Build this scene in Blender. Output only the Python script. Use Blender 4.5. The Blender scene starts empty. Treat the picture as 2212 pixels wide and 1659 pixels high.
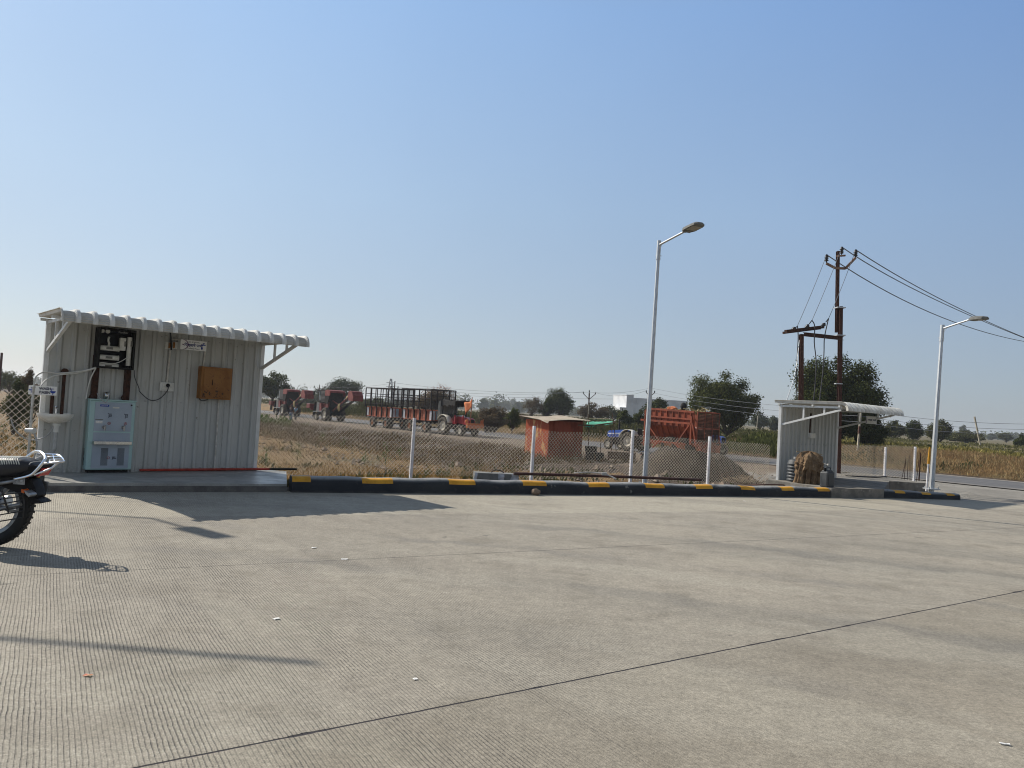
import bpy, bmesh, math, random
import numpy as np
from mathutils import Vector, Matrix, noise as mnoise

sc = bpy.context.scene
COL = sc.collection
PI = math.pi

# ------------------------------------------------------------------ camera, sky, sun, exposure
FPX, CX, CY, H0, SL, CAMH = 1662.0, 1106.0, 829.5, 888.0, 0.057, 1.5      # measured on a 2212 x 1659 view of the photograph
ROLL = math.atan(SL)
PIT = math.atan((H0 - CY) * math.cos(ROLL) / FPX)
cF = Vector((0, math.cos(PIT), math.sin(PIT)))
_u0 = Vector((0, -math.sin(PIT), math.cos(PIT)))
_r0 = Vector((1, 0, 0))
cR = _r0 * math.cos(ROLL) + _u0 * math.sin(ROLL)
cU = _u0 * math.cos(ROLL) - _r0 * math.sin(ROLL)
CAM = Vector((0, 0, CAMH))
cd = bpy.data.cameras.new('camera')
cam = bpy.data.objects.new('camera', cd)
COL.objects.link(cam)
M3 = Matrix((cR, cU, -cF)).transposed()
cam.matrix_world = Matrix.Translation(CAM) @ M3.to_4x4()
cd.sensor_width = 36.0
cd.lens = FPX / 2212 * 36.0
cd.clip_end = 9000
cd.clip_start = 0.05
sc.camera = cam

SUN_AZ, SUN_EL = math.radians(-31.5), math.radians(37.5)      # azimuth the light travels towards, elevation
travel = Vector((math.cos(SUN_EL) * math.cos(SUN_AZ), math.cos(SUN_EL) * math.sin(SUN_AZ), -math.sin(SUN_EL)))
w = bpy.data.worlds.new('World')
sc.world = w
w.use_nodes = True
wt = w.node_tree
sky = wt.nodes.new('ShaderNodeTexSky')
sky.sky_type = 'NISHITA'
sky.sun_disc = False
sky.sun_elevation = SUN_EL
sky.sun_rotation = math.atan2(-travel.x, -travel.y)
sky.altitude = 500
sky.air_density = 1.0
sky.dust_density = 1.2
sky.ozone_density = 1.6
bg = wt.nodes['Background']
bg.inputs[1].default_value = 0.14
# dusty winter air: the clear sky is washed out towards the horizon and towards the sun's side
def _w(typ, ins=None, **kw):
    n = wt.nodes.new(typ)
    for k, v in kw.items(): setattr(n, k, v)
    for k, v in (ins or {}).items():
        if hasattr(v, 'node'): wt.links.new(v, n.inputs[k])
        else: n.inputs[k].default_value = v
    return n
_dir = _w('ShaderNodeTexCoord').outputs['Generated']
_z = _w('ShaderNodeSeparateXYZ', {0: _dir}).outputs[2]
_sd = _w('ShaderNodeVectorMath', {0: _dir, 1: (-math.cos(SUN_AZ), -math.sin(SUN_AZ), 0)}, operation='DOT_PRODUCT').outputs['Value']
def _ramp(v, stops):
    r = _w('ShaderNodeValToRGB', {0: v}).color_ramp
    r.interpolation = 'LINEAR'
    while len(r.elements) < len(stops): r.elements.new(.5)
    for e, (p, c) in zip(r.elements, stops): e.position = p; e.color = (*c, 1)
    return wt.nodes[-1].outputs[0]
_t = _w('ShaderNodeMapRange', {0: _z, 1: -.02, 2: 1.0, 3: 0.0, 4: 1.0}).outputs[0]
_s = _w('ShaderNodeMapRange', {0: _sd, 1: -.2, 2: 1.0, 3: 0.0, 4: 1.0}).outputs[0]
_far = _ramp(_t, [(0, (.285, .325, .385)), (.12, (.285, .355, .465)), (.27, (.245, .37, .58)), (.48, (.165, .315, .64)), (.66, (.20, .27, .40)), (1, (.20, .24, .31))])
_sun = _ramp(_t, [(0, (.49, .53, .56)), (.12, (.50, .58, .66)), (.27, (.50, .65, .80)), (.48, (.44, .66, .95)), (.70, (.38, .46, .58)), (1, (.26, .30, .36))])
_m = _w('ShaderNodeMix', None, data_type='RGBA')
_back = _ramp(_t, [(0, (.40, .39, .37)), (.2, (.35, .355, .365)), (.5, (.24, .26, .30)), (1, (.18, .22, .29))])
_b = _w('ShaderNodeMapRange', {0: _sd, 1: -.10, 2: -.5, 3: 0.0, 4: 1.0}).outputs[0]
_n = _w('ShaderNodeMix', None, data_type='RGBA')
wt.links.new(_b, _n.inputs[0]); wt.links.new(_far, _n.inputs[6]); wt.links.new(_back, _n.inputs[7]); _far = _n.outputs[2]
wt.links.new(_s, _m.inputs[0]); wt.links.new(_far, _m.inputs[6]); wt.links.new(_sun, _m.inputs[7])
_hz = _w('ShaderNodeTexNoise', {'Vector': _dir, 'Scale': 2.3, 'Detail': 4.0}).outputs[0]
_hv = _w('ShaderNodeMapRange', {0: _hz, 1: .3, 2: .7, 3: .965, 4: 1.035}).outputs[0]
_hm = _w('ShaderNodeMix', None, data_type='RGBA', blend_type='MULTIPLY'); _hm.inputs[0].default_value = 1.0
wt.links.new(_m.outputs[2], _hm.inputs[6]); wt.links.new(_hv, _hm.inputs[7]); _m = _hm
_k = _w('ShaderNodeMix', None, data_type='RGBA', blend_type='MULTIPLY'); _k.inputs[0].default_value = 1.0
wt.links.new(_m.outputs[2], _k.inputs[6]); _k.inputs[7].default_value = (5.6, 5.7, 5.8, 1)
_f = _w('ShaderNodeMix', None, data_type='RGBA'); _f.inputs[0].default_value = 0.8
wt.links.new(sky.outputs[0], _f.inputs[6]); wt.links.new(_k.outputs[2], _f.inputs[7])
wt.links.new(_f.outputs[2], bg.inputs[0])
sl = bpy.data.lights.new('sun', 'SUN')
sl.energy = 4.6
sl.angle = math.radians(0.5)
sl.color = (1.0, 0.93, 0.82)
so = bpy.data.objects.new('sun', sl)
so.rotation_euler = travel.to_track_quat('-Z', 'Y').to_euler()
so.location = (-20, 14, 18)
COL.objects.link(so)
sc.view_settings.view_transform = 'Standard'
sc.view_settings.look = 'None'
sc.view_settings.gamma = 1.0
sc.view_settings.exposure = 0.22
sc.cycles.filter_width = 1.05
sc.cycles.use_denoising = True
sc.cycles.denoiser = 'OPENIMAGEDENOISE'
sc.cycles.denoising_input_passes = 'RGB_ALBEDO_NORMAL'
sc.cycles.denoising_prefilter = 'ACCURATE'
sc.cycles.max_bounces = 6
sc.cycles.volume_bounces = 1
sc.cycles.transparent_max_bounces = 12


# ------------------------------------------------------------------ measuring helpers
def ray(u, v):
    return cF + cR * ((u - CX) / FPX) - cU * ((v - CY) / FPX)

def G(u, v, z=0.0):
    r = ray(u, v)
    return CAM + r * ((z - CAMH) / r.z)

def at(u, v, Y):
    r = ray(u, v)
    return CAM + r * (Y / r.y)

def hor(u):
    return H0 + SL * (u - CX)

def S(r, g, b):
    f = lambda c: (c / 255 / 12.92) if c / 255 <= 0.04045 else ((c / 255 + 0.055) / 1.055) ** 2.4
    return (f(r), f(g), f(b))


# ------------------------------------------------------------------ object helpers
def tag(o, label=None, cat=None, group=None, kind=None):
    if label: o['label'] = label
    if cat: o['category'] = cat
    if group: o['group'] = group
    if kind: o['kind'] = kind
    return o

def thing(name, label, cat, loc=(0, 0, 0), rz=0.0, group=None, scale=1.0, ry=0.0):
    o = bpy.data.objects.new(name, None)
    COL.objects.link(o)
    o.empty_display_size = 0.2
    o.location = loc
    o.rotation_euler = (0, ry, rz)
    o.scale = (scale,) * 3
    return tag(o, label, cat, group)

def copy_tree(o, parent=None):
    c = o.copy()
    COL.objects.link(c)
    c.parent = parent
    for ch in list(o.children):
        copy_tree(ch, c)
    return c

class MB:
    """collects simple shapes and links them as one mesh object"""
    def __init__(s):
        s.v = []; s.f = []; s.m = []; s.sm = []
    def add(s, vs, fs, mat=0, smooth=False):
        b = len(s.v)
        s.v += [tuple(p) for p in vs]
        for f in fs:
            s.f.append([i + b for i in f]); s.m.append(mat); s.sm.append(smooth)
        return s
    def box(s, c, d, mat=0, rz=0.0, R=None, taper=None):
        hx, hy, hz = d[0] / 2, d[1] / 2, d[2] / 2
        tx, ty = taper or (1, 1)
        pts = [(-hx, -hy, -hz), (hx, -hy, -hz), (hx, hy, -hz), (-hx, hy, -hz),
               (-hx * tx, -hy * ty, hz), (hx * tx, -hy * ty, hz), (hx * tx, hy * ty, hz), (-hx * tx, hy * ty, hz)]
        if R is None: R = Matrix.Rotation(rz, 3, 'Z')
        c = Vector(c)
        s.add([c + R @ Vector(p) for p in pts], [(3, 2, 1, 0), (4, 5, 6, 7), (0, 1, 5, 4), (1, 2, 6, 5), (2, 3, 7, 6), (3, 0, 4, 7)], mat)
        return s
    def bar(s, a, b, w_, h_=None, mat=0, up=(0, 0, 1)):
        a, b = Vector(a), Vector(b)
        d = b - a
        L = d.length
        z = d.normalized()
        x = Vector(up).cross(z)
        if x.length < 1e-3: x = Vector((1, 0, 0)).cross(z)
        x.normalize(); y = z.cross(x)
        R = Matrix((x, y, z)).transposed()
        return s.box((a + b) / 2, (w_, h_ or w_, L), mat, R=R)
    def tube(s, pts, r, n=6, mat=0, smooth=True, cap=True):
        pts = [Vector(p) for p in pts]
        rs = r if isinstance(r, (list, tuple)) else [r] * len(pts)
        vs, fs = [], []
        x = None
        for i, p in enumerate(pts):
            d = (pts[min(i + 1, len(pts) - 1)] - pts[max(i - 1, 0)])
            d = d.normalized() if d.length > 1e-9 else Vector((0, 0, 1))
            if x is None:
                x = d.orthogonal().normalized()
            else:
                x = x - d * x.dot(d)
                x = x.normalized() if x.length > 1e-6 else d.orthogonal().normalized()
            y = d.cross(x)
            for k in range(n):
                a = 2 * PI * k / n
                vs.append(p + (x * math.cos(a) + y * math.sin(a)) * rs[i])
        for i in range(len(pts) - 1):
            for k in range(n):
                k2 = (k + 1) % n
                fs.append((i * n + k, i * n + k2, (i + 1) * n + k2, (i + 1) * n + k))
        s.add(vs, fs, mat, smooth)
        if cap:
            m_ = len(pts) - 1
            s.add([vs[k] for k in range(n)], [tuple(range(n))[::-1]], mat)
            s.add([vs[m_ * n + k] for k in range(n)], [tuple(range(n))], mat)
        return s
    def cyl(s, a, b, r0, r1=None, n=14, mat=0, smooth=True):
        return s.tube([a, b], [r0, r0 if r1 is None else r1], n, mat, smooth)
    def lathe(s, c, axis, prof, n=20, mat=0, smooth=True, closed=False):
        """prof: list of (distance along axis, radius)"""
        c = Vector(c); ax = Vector(axis).normalized()
        x = ax.orthogonal().normalized(); y = ax.cross(x)
        vs, fs = [], []
        for (h, r) in prof:
            for k in range(n):
                a = 2 * PI * k / n
                vs.append(c + ax * h + (x * math.cos(a) + y * math.sin(a)) * r)
        m_ = len(prof)
        for i in range(m_ if closed else m_ - 1):
            j = (i + 1) % m_
            for k in range(n):
                k2 = (k + 1) % n
                fs.append((i * n + k, i * n + k2, j * n + k2, j * n + k))
        return s.add(vs, fs, mat, smooth)
    def prism(s, poly, y0, y1, mat=0, plane='xz', smooth=False):
        """polygon extruded along the third axis"""
        n = len(poly)
        def P(p, t):
            return {'xz': (p[0], t, p[1]), 'xy': (p[0], p[1], t), 'yz': (t, p[0], p[1])}[plane]
        vs = [P(p, y0) for p in poly] + [P(p, y1) for p in poly]
        s.add(vs, [(i, (i + 1) % n, n + (i + 1) % n, n + i) for i in range(n)], mat, smooth)
        s.add(vs, [tuple(range(n))[::-1], tuple(range(n, 2 * n))], mat)
        return s
    def ball(s, c, r, n=10, mat=0, jit=0.0, seed=0):
        r = (r, r, r) if isinstance(r, (int, float)) else r
        rnd = random.Random(seed)
        vs, fs = [], []
        m_ = max(4, n * 2 // 3)
        for i in range(m_ + 1):
            th = PI * i / m_
            for k in range(n):
                a = 2 * PI * k / n
                q = 1 + (rnd.uniform(-jit, jit) if jit else 0)
                vs.append((c[0] + r[0] * q * math.sin(th) * math.cos(a), c[1] + r[1] * q * math.sin(th) * math.sin(a), c[2] - r[2] * q * math.cos(th)))
        for i in range(m_):
            for k in range(n):
                k2 = (k + 1) % n
                fs.append((i * n + k, i * n + k2, (i + 1) * n + k2, (i + 1) * n + k))
        return s.add(vs, fs, mat, jit == 0)
    def build(s, name, mats, parent=None, loc=None, rz=0.0, bevel=0.0, solid=0.0, sub=0):
        me = bpy.data.meshes.new(name)
        me.from_pydata(s.v, [], s.f)
        bm = bmesh.new(); bm.from_mesh(me)
        bmesh.ops.recalc_face_normals(bm, faces=bm.faces)
        bm.to_mesh(me); bm.free()
        if not isinstance(mats, (list, tuple)): mats = [mats]
        for m_ in mats: me.materials.append(m_)
        me.polygons.foreach_set('material_index', s.m)
        me.polygons.foreach_set('use_smooth', s.sm)
        o = bpy.data.objects.new(name, me)
        COL.objects.link(o)
        if parent: o.parent = parent
        if loc is not None: o.location = loc
        o.rotation_euler = (0, 0, rz)
        if solid:
            md = o.modifiers.new('thick', 'SOLIDIFY'); md.thickness = solid; md.offset = 0
        if sub:
            md = o.modifiers.new('sub', 'SUBSURF'); md.levels = sub; md.render_levels = sub
        if bevel:
            md = o.modifiers.new('bevel', 'BEVEL'); md.width = bevel; md.segments = 2; md.limit_method = 'ANGLE'
        return o

def arr_mesh(name, V, quads, mats, tint=None, parent=None, smooth=False):
    me = bpy.data.meshes.new(name)
    V = np.asarray(V, np.float32); Q = np.asarray(quads, np.int32)
    k = Q.shape[1]
    me.vertices.add(len(V)); me.vertices.foreach_set('co', V.ravel())
    me.loops.add(Q.size); me.loops.foreach_set('vertex_index', Q.ravel())
    me.polygons.add(len(Q))
    me.polygons.foreach_set('loop_start', np.arange(0, Q.size, k, dtype=np.int32))
    me.polygons.foreach_set('use_smooth', np.full(len(Q), smooth))
    me.update(calc_edges=True)
    if tint is not None:
        a = me.attributes.new('tint', 'FLOAT', 'POINT')
        a.data.foreach_set('value', np.asarray(tint, np.float32))
    for m_ in (mats if isinstance(mats, (list, tuple)) else [mats]): me.materials.append(m_)
    o = bpy.data.objects.new(name, me)
    COL.objects.link(o)
    if parent: o.parent = parent
    return o

def arc(p, q, sag, n=10):
    """points of a hanging wire from p to q"""
    p, q = Vector(p), Vector(q)
    return [p.lerp(q, i / n) - Vector((0, 0, 4 * sag * (i / n) * (1 - i / n))) for i in range(n + 1)]

def bez(ps, n=8):
    """smooth curve through points (Catmull-Rom)"""
    ps = [Vector(p) for p in ps]
    out = []
    for i in range(len(ps) - 1):
        a, b, c, d = ps[max(i - 1, 0)], ps[i], ps[i + 1], ps[min(i + 2, len(ps) - 1)]
        for k in range(n):
            t = k / n
            out.append(0.5 * ((2 * b) + (c - a) * t + (2 * a - 5 * b + 4 * c - d) * t * t + (3 * b - a - 3 * c + d) * t ** 3))
    out.append(ps[-1])
    return out

def lettering(text, size, mat, parent, loc, rot=(PI / 2, 0, 0), name='lettering', align='CENTER', sx=1.0, bold=0.0):
    cu = bpy.data.curves.new(name, 'FONT')
    cu.body = text; cu.size = size; cu.align_x = align; cu.align_y = 'CENTER'; cu.offset = bold
    cu.extrude = 0.0008
    t = bpy.data.objects.new(name, cu)
    COL.objects.link(t)
    bpy.context.view_layer.update()
    me = bpy.data.meshes.new_from_object(t.evaluated_get(bpy.context.evaluated_depsgraph_get()))
    bpy.data.objects.remove(t); bpy.data.curves.remove(cu)
    me.name = name
    me.materials.clear(); me.materials.append(mat)
    o = bpy.data.objects.new(name, me)
    COL.objects.link(o)
    o.parent = parent; o.location = loc; o.rotation_euler = rot; o.scale = (sx, 1, 1)
    return o


# ------------------------------------------------------------------ materials
def nd(t, typ, ins=None, **kw):
    n = t.nodes.new(typ)
    for k, v in kw.items(): setattr(n, k, v)
    for k, v in (ins or {}).items():
        if hasattr(v, 'node'): t.links.new(v, n.inputs[k])
        else: n.inputs[k].default_value = v
    return n

def mth(t, op, a, b=0.0, c=None, clamp=False):
    d = {0: a, 1: b}
    if c is not None: d[2] = c
    return nd(t, 'ShaderNodeMath', d, operation=op, use_clamp=clamp).outputs[0]

def mixc(t, f, a, b, bt='MIX'):
    n = nd(t, 'ShaderNodeMix', None, data_type='RGBA', blend_type=bt)
    for k, v in ((0, f), (6, a), (7, b)):
        if hasattr(v, 'node'): t.links.new(v, n.inputs[k])
        else: n.inputs[k].default_value = v if k == 0 else (*v[:3], 1)
    return n.outputs[2]

def noi(t, vec, scale, detail=4, rough=0.55, dist=0.0):
    return nd(t, 'ShaderNodeTexNoise', {'Vector': vec, 'Scale': scale, 'Detail': detail, 'Roughness': rough, 'Distortion': dist}).outputs[0]

def sstep(t, lo, hi, v):
    return nd(t, 'ShaderNodeMapRange', {0: v, 1: lo, 2: hi, 3: 0.0, 4: 1.0}, interpolation_type='SMOOTHSTEP').outputs[0]

def newmat(name):
    m = bpy.data.materials.new(name)
    m.use_nodes = True
    t = m.node_tree
    return m, t, t.nodes['Principled BSDF']

def pm(name, c1, c2=None, sc_=6.0, lo=0.4, hi=0.65, rough=0.6, metal=0.0, bump=0.0, bsc=50.0, stretch=None, fine=0.12, spec=None, c3=None):
    """painted / worn surface: c1 with patches of c2, fine mottling and bump"""
    m, t, b = newmat(name)
    tc = nd(t, 'ShaderNodeTexCoord').outputs['Object']
    v = tc
    if stretch:
        v = nd(t, 'ShaderNodeMapping', {'Vector': tc, 'Scale': stretch}).outputs[0]
    f = sstep(t, lo, hi, noi(t, v, sc_, 6, 0.6))
    c = mixc(t, f, c1, c2 or tuple(x * 0.82 for x in c1))
    if c3:
        c = mixc(t, sstep(t, 0.58, 0.7, noi(t, v, sc_ * 2.7, 5)), c, c3)
    g = noi(t, tc, bsc * 1.7, 3)
    c = mixc(t, fine * 2, c, mixc(t, 1.0, c, nd(t, 'ShaderNodeMapRange', {0: g, 1: 0.3, 2: 0.7, 3: 0.5, 4: 1.5}).outputs[0], 'MULTIPLY'))
    t.links.new(c, b.inputs['Base Color'])
    b.inputs['Roughness'].default_value = rough
    rr = nd(t, 'ShaderNodeMapRange', {0: f, 3: rough, 4: min(1, rough + 0.2)}).outputs[0]
    t.links.new(rr, b.inputs['Roughness'])
    b.inputs['Metallic'].default_value = metal
    if spec is not None: b.inputs['Specular IOR Level'].default_value = spec
    if bump:
        bn = nd(t, 'ShaderNodeBump', {'Height': noi(t, tc, bsc, 4), 'Strength': bump, 'Distance': 0.01})
        t.links.new(bn.outputs[0], b.inputs['Normal'])
    return m

def leafmat(name, c1, c2, trans=0.24):
    m, t, b = newmat(name)
    a = nd(t, 'ShaderNodeAttribute', None, attribute_name='tint').outputs['Fac']
    c = mixc(t, a, c1, c2)
    df = nd(t, 'ShaderNodeBsdfDiffuse', {'Color': c})
    tr = nd(t, 'ShaderNodeBsdfTranslucent', {'Color': c})
    mx = nd(t, 'ShaderNodeMixShader', {0: trans})
    t.links.new(df.outputs[0], mx.inputs[1]); t.links.new(tr.outputs[0], mx.inputs[2])
    t.links.new(mx.outputs[0], t.nodes['Material Output'].inputs[0])
    t.nodes.remove(b)
    return m

MT = {}
MT['white_paint'] = pm('white_paint', (0.72, 0.72, 0.70), (0.6, 0.6, 0.56), 3, rough=0.5)
MT['wall_sheet'] = pm('wall_sheet', (0.485, 0.49, 0.468), (0.42, 0.43, 0.41), 1.2, 0.35, 0.7, rough=0.42, stretch=(3, 3, 0.5), c3=(0.40, 0.40, 0.36), fine=0.05)
_m = MT['wall_sheet']; t = _m.node_tree; b = t.nodes['Principled BSDF']      # specks, scuffs and splash marks on the wall sheets
_tc = nd(t, 'ShaderNodeTexCoord').outputs['Object']
_zz = nd(t, 'ShaderNodeSeparateXYZ', {0: _tc}).outputs[2]
_sp = mth(t, 'MULTIPLY', sstep(t, .70, .74, noi(t, _tc, 13, 3, .5)), .75)
_dr = mth(t, 'MULTIPLY', mth(t, 'MULTIPLY', sstep(t, .45, .0, mth(t, 'ADD', _zz, mth(t, 'MULTIPLY', noi(t, _tc, 6, 5), .35))), sstep(t, .4, .6, noi(t, _tc, 30, 4))), .5)
_str = mth(t, 'MULTIPLY', sstep(t, .62, .74, noi(t, nd(t, 'ShaderNodeMapping', {'Vector': _tc, 'Scale': (14, 14, .5)}).outputs[0], 1.0, 4)), .30)
_c0 = b.inputs['Base Color'].links[0].from_socket
_c1 = mixc(t, mth(t, 'MAXIMUM', mth(t, 'MAXIMUM', _sp, _dr), _str), _c0, (0.17, 0.155, 0.13))
t.links.new(_c1, b.inputs['Base Color'])
MT['roof_sheet'] = pm('roof_sheet', (0.70, 0.69, 0.64), (0.56, 0.54, 0.48), 4, rough=0.45, fine=0.06)
MT['roof_crimp_shade'] = pm('roof_crimp_shade', (0.50, 0.49, 0.45), (0.40, 0.385, 0.34), 5, rough=0.55, fine=0.06)  # duller pans: dust plus the fine shade of the crimps painted in
MT['roof_under'] = pm('roof_under', (0.16, 0.15, 0.13), (0.10, 0.09, 0.08), 4, rough=0.7)
MT['black_plastic'] = pm('black_plastic', (0.006, 0.006, 0.0065), (0.011, 0.011, 0.012), 8, rough=0.5, spec=0.2)
MT['navy_plastic'] = pm('navy_plastic', (0.005, 0.006, 0.010), (0.010, 0.012, 0.018), 14, rough=0.4, spec=0.15)
MT['white_plastic'] = pm('white_plastic', (0.68, 0.68, 0.65), (0.55, 0.55, 0.5), 6, rough=0.4, fine=0.05)
MT['sign_white'] = pm('sign_white', (0.88, 0.88, 0.87), (0.82, 0.82, 0.80), 6, rough=0.35, fine=0.03)
MT['ivory_plastic'] = pm('ivory_plastic', (0.55, 0.5, 0.38), (0.42, 0.36, 0.25), 8, rough=0.45)
MT['rust_dark'] = pm('rust_dark', (0.055, 0.018, 0.008), (0.025, 0.012, 0.008), 14, rough=0.85, bump=0.3)
MT['cooler_side'] = pm('cooler_side', (0.40, 0.58, 0.56), (0.36, 0.53, 0.52), 3, rough=0.32, fine=0.03)
MT['cooler_steel'] = pm('cooler_steel', (0.37, 0.43, 0.50), (0.33, 0.39, 0.46), 2, rough=0.4, metal=0.15, fine=0.03)
MT['steel'] = pm('steel', (0.62, 0.61, 0.58), (0.5, 0.49, 0.46), 5, rough=0.25, metal=1.0)
MT['chrome'] = pm('chrome', (0.85, 0.86, 0.88), (0.75, 0.76, 0.78), 5, rough=0.08, metal=1.0, fine=0.0)
MT['tap_metal'] = pm('tap_metal', (0.42, 0.42, 0.42), (0.3, 0.3, 0.3), 20, rough=0.3, metal=1.0)
MT['faded_ink'] = pm('faded_ink', (0.06, 0.07, 0.10), None, 8, rough=0.5, fine=0.0)
MT['ceramic'] = pm('ceramic', (0.74, 0.73, 0.68), (0.64, 0.62, 0.56), 5, rough=0.2, fine=0.04)
MT['grey_pipe'] = pm('grey_pipe', (0.42, 0.43, 0.42), (0.3, 0.3, 0.29), 12, rough=0.5)
MT['white_pipe'] = pm('white_pipe', (0.62, 0.6, 0.55), (0.45, 0.42, 0.36), 9, rough=0.5)
MT['ochre_paint'] = pm('ochre_paint', (0.29, 0.118, 0.014), (0.22, 0.085, 0.012), 4, rough=0.5, c3=(0.15, 0.055, 0.010))
_m = MT['ochre_paint'].copy(); _m.name = 'ochre_door'; t = _m.node_tree; b = t.nodes['Principled BSDF']; MT['ochre_door'] = _m
_tc = nd(t, 'ShaderNodeTexCoord').outputs['Object']; _q = nd(t, 'ShaderNodeSeparateXYZ', {0: _tc})
_lo = mth(t, 'MULTIPLY', sstep(t, .26, .12, _q.outputs[2]), nd(t, 'ShaderNodeMapRange', {0: _q.outputs[0], 1: .05, 2: .42, 3: 1.0, 4: .55}).outputs[0])
_th = mth(t, 'SUBTRACT', .685, mth(t, 'MULTIPLY', _lo, .155))
_sp = sstep(t, 0.0, .025, mth(t, 'SUBTRACT', noi(t, _tc, 26, 4, .6), _th))
t.links.new(mixc(t, _sp, b.inputs['Base Color'].links[0].from_socket, (0.035, 0.014, 0.006)), b.inputs['Base Color'])
MT['rust_spot'] = pm('rust_spot', (0.06, 0.022, 0.008), (0.035, 0.015, 0.006), 20, rough=0.9)
MT['red_pipe'] = pm('red_pipe', (0.42, 0.035, 0.015), (0.28, 0.03, 0.015), 6, rough=0.5)
MT['brown_pipe'] = pm('brown_pipe', (0.09, 0.035, 0.025), (0.05, 0.03, 0.025), 8, rough=0.7)
MT['black_rubber'] = pm('black_rubber', (0.012, 0.012, 0.012), (0.03, 0.028, 0.025), 8, rough=0.75, bump=0.1)
MT['dusty_tyre'] = pm('dusty_tyre', (0.035, 0.031, 0.026), (0.11, 0.09, 0.065), 5, rough=0.9, bump=0.3)
MT['black_leather'] = pm('black_leather', (0.008, 0.008, 0.011), (0.014, 0.014, 0.018), 12, rough=0.35, bump=0.15, bsc=160)
MT['silver_line'] = pm('silver_line', (0.75, 0.72, 0.62), None, 8, rough=0.3, fine=0.0)
MT['black_metal'] = pm('black_metal', (0.012, 0.012, 0.012), (0.03, 0.026, 0.02), 10, rough=0.5)
MT['alloy'] = pm('alloy', (0.35, 0.36, 0.36), (0.22, 0.22, 0.22), 9, rough=0.4, metal=0.6)
MT['red_lens'] = pm('red_lens', (0.45, 0.01, 0.015), None, 8, rough=0.15, fine=0.0)
MT['orange_lens'] = pm('orange_lens', (0.55, 0.10, 0.01), None, 8, rough=0.15, fine=0.0)
MT['galvanised'] = pm('galvanised', (0.55, 0.57, 0.58), (0.42, 0.44, 0.46), 7, rough=0.42, metal=0.55, stretch=(6, 6, 1.2))
MT['lamp_grey'] = pm('lamp_grey', (0.16, 0.16, 0.15), (0.11, 0.11, 0.1), 9, rough=0.5)
MT['lamp_lens'] = pm('lamp_lens', (0.36, 0.35, 0.3), (0.26, 0.25, 0.22), 12, rough=0.25)
MT['post_white'] = pm('post_white', (0.82, 0.81, 0.82), (0.68, 0.66, 0.66), 9, rough=0.7, bump=0.4, bsc=25, stretch=(1, 1, 0.6))
MT['wire_galv'] = pm('wire_galv', (0.54, 0.475, 0.375), (0.42, 0.365, 0.285), 3, rough=0.6, metal=0.0, fine=0.0)
MT['pole_rust'] = pm('pole_rust', (0.075, 0.024, 0.014), (0.035, 0.016, 0.012), 6, rough=0.8, c3=(0.26, 0.2, 0.14), stretch=(9, 9, 1.1), bump=0.2)
MT['angle_rust'] = pm('angle_rust', (0.30, 0.19, 0.13), (0.17, 0.09, 0.055), 6, rough=0.8)
MT['insulator'] = pm('insulator', (0.02, 0.017, 0.017), None, 5, rough=0.2)
MT['cable'] = pm('cable', (0.05, 0.05, 0.055), None, 3, rough=0.6, fine=0.0)
MT['line_wire'] = pm('line_wire', (0.14, 0.15, 0.17), None, 3, rough=0.5, fine=0.0)
MT['jute'] = pm('jute', (0.20, 0.128, 0.066), (0.115, 0.07, 0.037), 5, rough=0.95, bump=0.6, bsc=70, c3=(0.31, 0.21, 0.12))
MT['tank_black'] = pm('tank_black', (0.03, 0.034, 0.038), (0.055, 0.06, 0.064), 6, rough=0.45)
MT['concrete_old'] = pm('concrete_old', (0.22, 0.20, 0.17), (0.14, 0.13, 0.11), 3.2, rough=0.9, bump=0.5, bsc=30, c3=(0.28, 0.26, 0.22))
MT['concrete_dark'] = pm('concrete_dark', (0.15, 0.14, 0.125), (0.09, 0.085, 0.08), 4, rough=0.9, bump=0.5, bsc=30)
MT['plaster_slab'] = pm('plaster_slab', (0.33, 0.325, 0.30), (0.26, 0.255, 0.235), 2.2, rough=0.32, bump=0.12, bsc=40, c3=(0.42, 0.41, 0.37))
MT['stone'] = pm('stone', (0.22, 0.16, 0.11), (0.15, 0.11, 0.08), 14, rough=0.95, bump=0.8, bsc=40)
MT['paper'] = pm('paper', (0.75, 0.74, 0.71), (0.62, 0.6, 0.56), 30, rough=0.8)
MT['red_paper'] = pm('red_paper', (0.55, 0.12, 0.05), (0.6, 0.5, 0.3), 60, 0.45, 0.55, rough=0.6)
MT['blue_ink'] = pm('blue_ink', (0.012, 0.03, 0.19), None, 8, rough=0.5, fine=0.0)
MT['navy_ink'] = pm('navy_ink', (0.012, 0.016, 0.06), None, 8, rough=0.5, fine=0.0)
MT['blue_label'] = pm('blue_label', (0.01, 0.05, 0.36), None, 8, rough=0.4, fine=0.0)
MT['white_ink'] = pm('white_ink', (0.75, 0.75, 0.75), None, 8, rough=0.5, fine=0.0)
MT['red_ink'] = pm('red_ink', (0.36, 0.09, 0.10), None, 8, rough=0.5, fine=0.0)
MT['purple_ink'] = pm('purple_ink', (0.10, 0.015, 0.12), None, 8, rough=0.5, fine=0.0)
MT['grey_board'] = pm('grey_board', (0.19, 0.19, 0.175), (0.13, 0.13, 0.12), 5, rough=0.8)
MT['torn_sheet'] = pm('torn_sheet', (0.55, 0.56, 0.58), (0.3, 0.31, 0.33), 7, rough=0.4)
MT['harv_red'] = pm('harv_red', (0.17, 0.016, 0.012), (0.11, 0.015, 0.012), 2, rough=0.4, c3=(0.2, 0.07, 0.05))
MT['harv_red_dusty'] = pm('harv_red_dusty', (0.21, 0.036, 0.026), (0.14, 0.022, 0.017), 3, rough=0.6)
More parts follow.
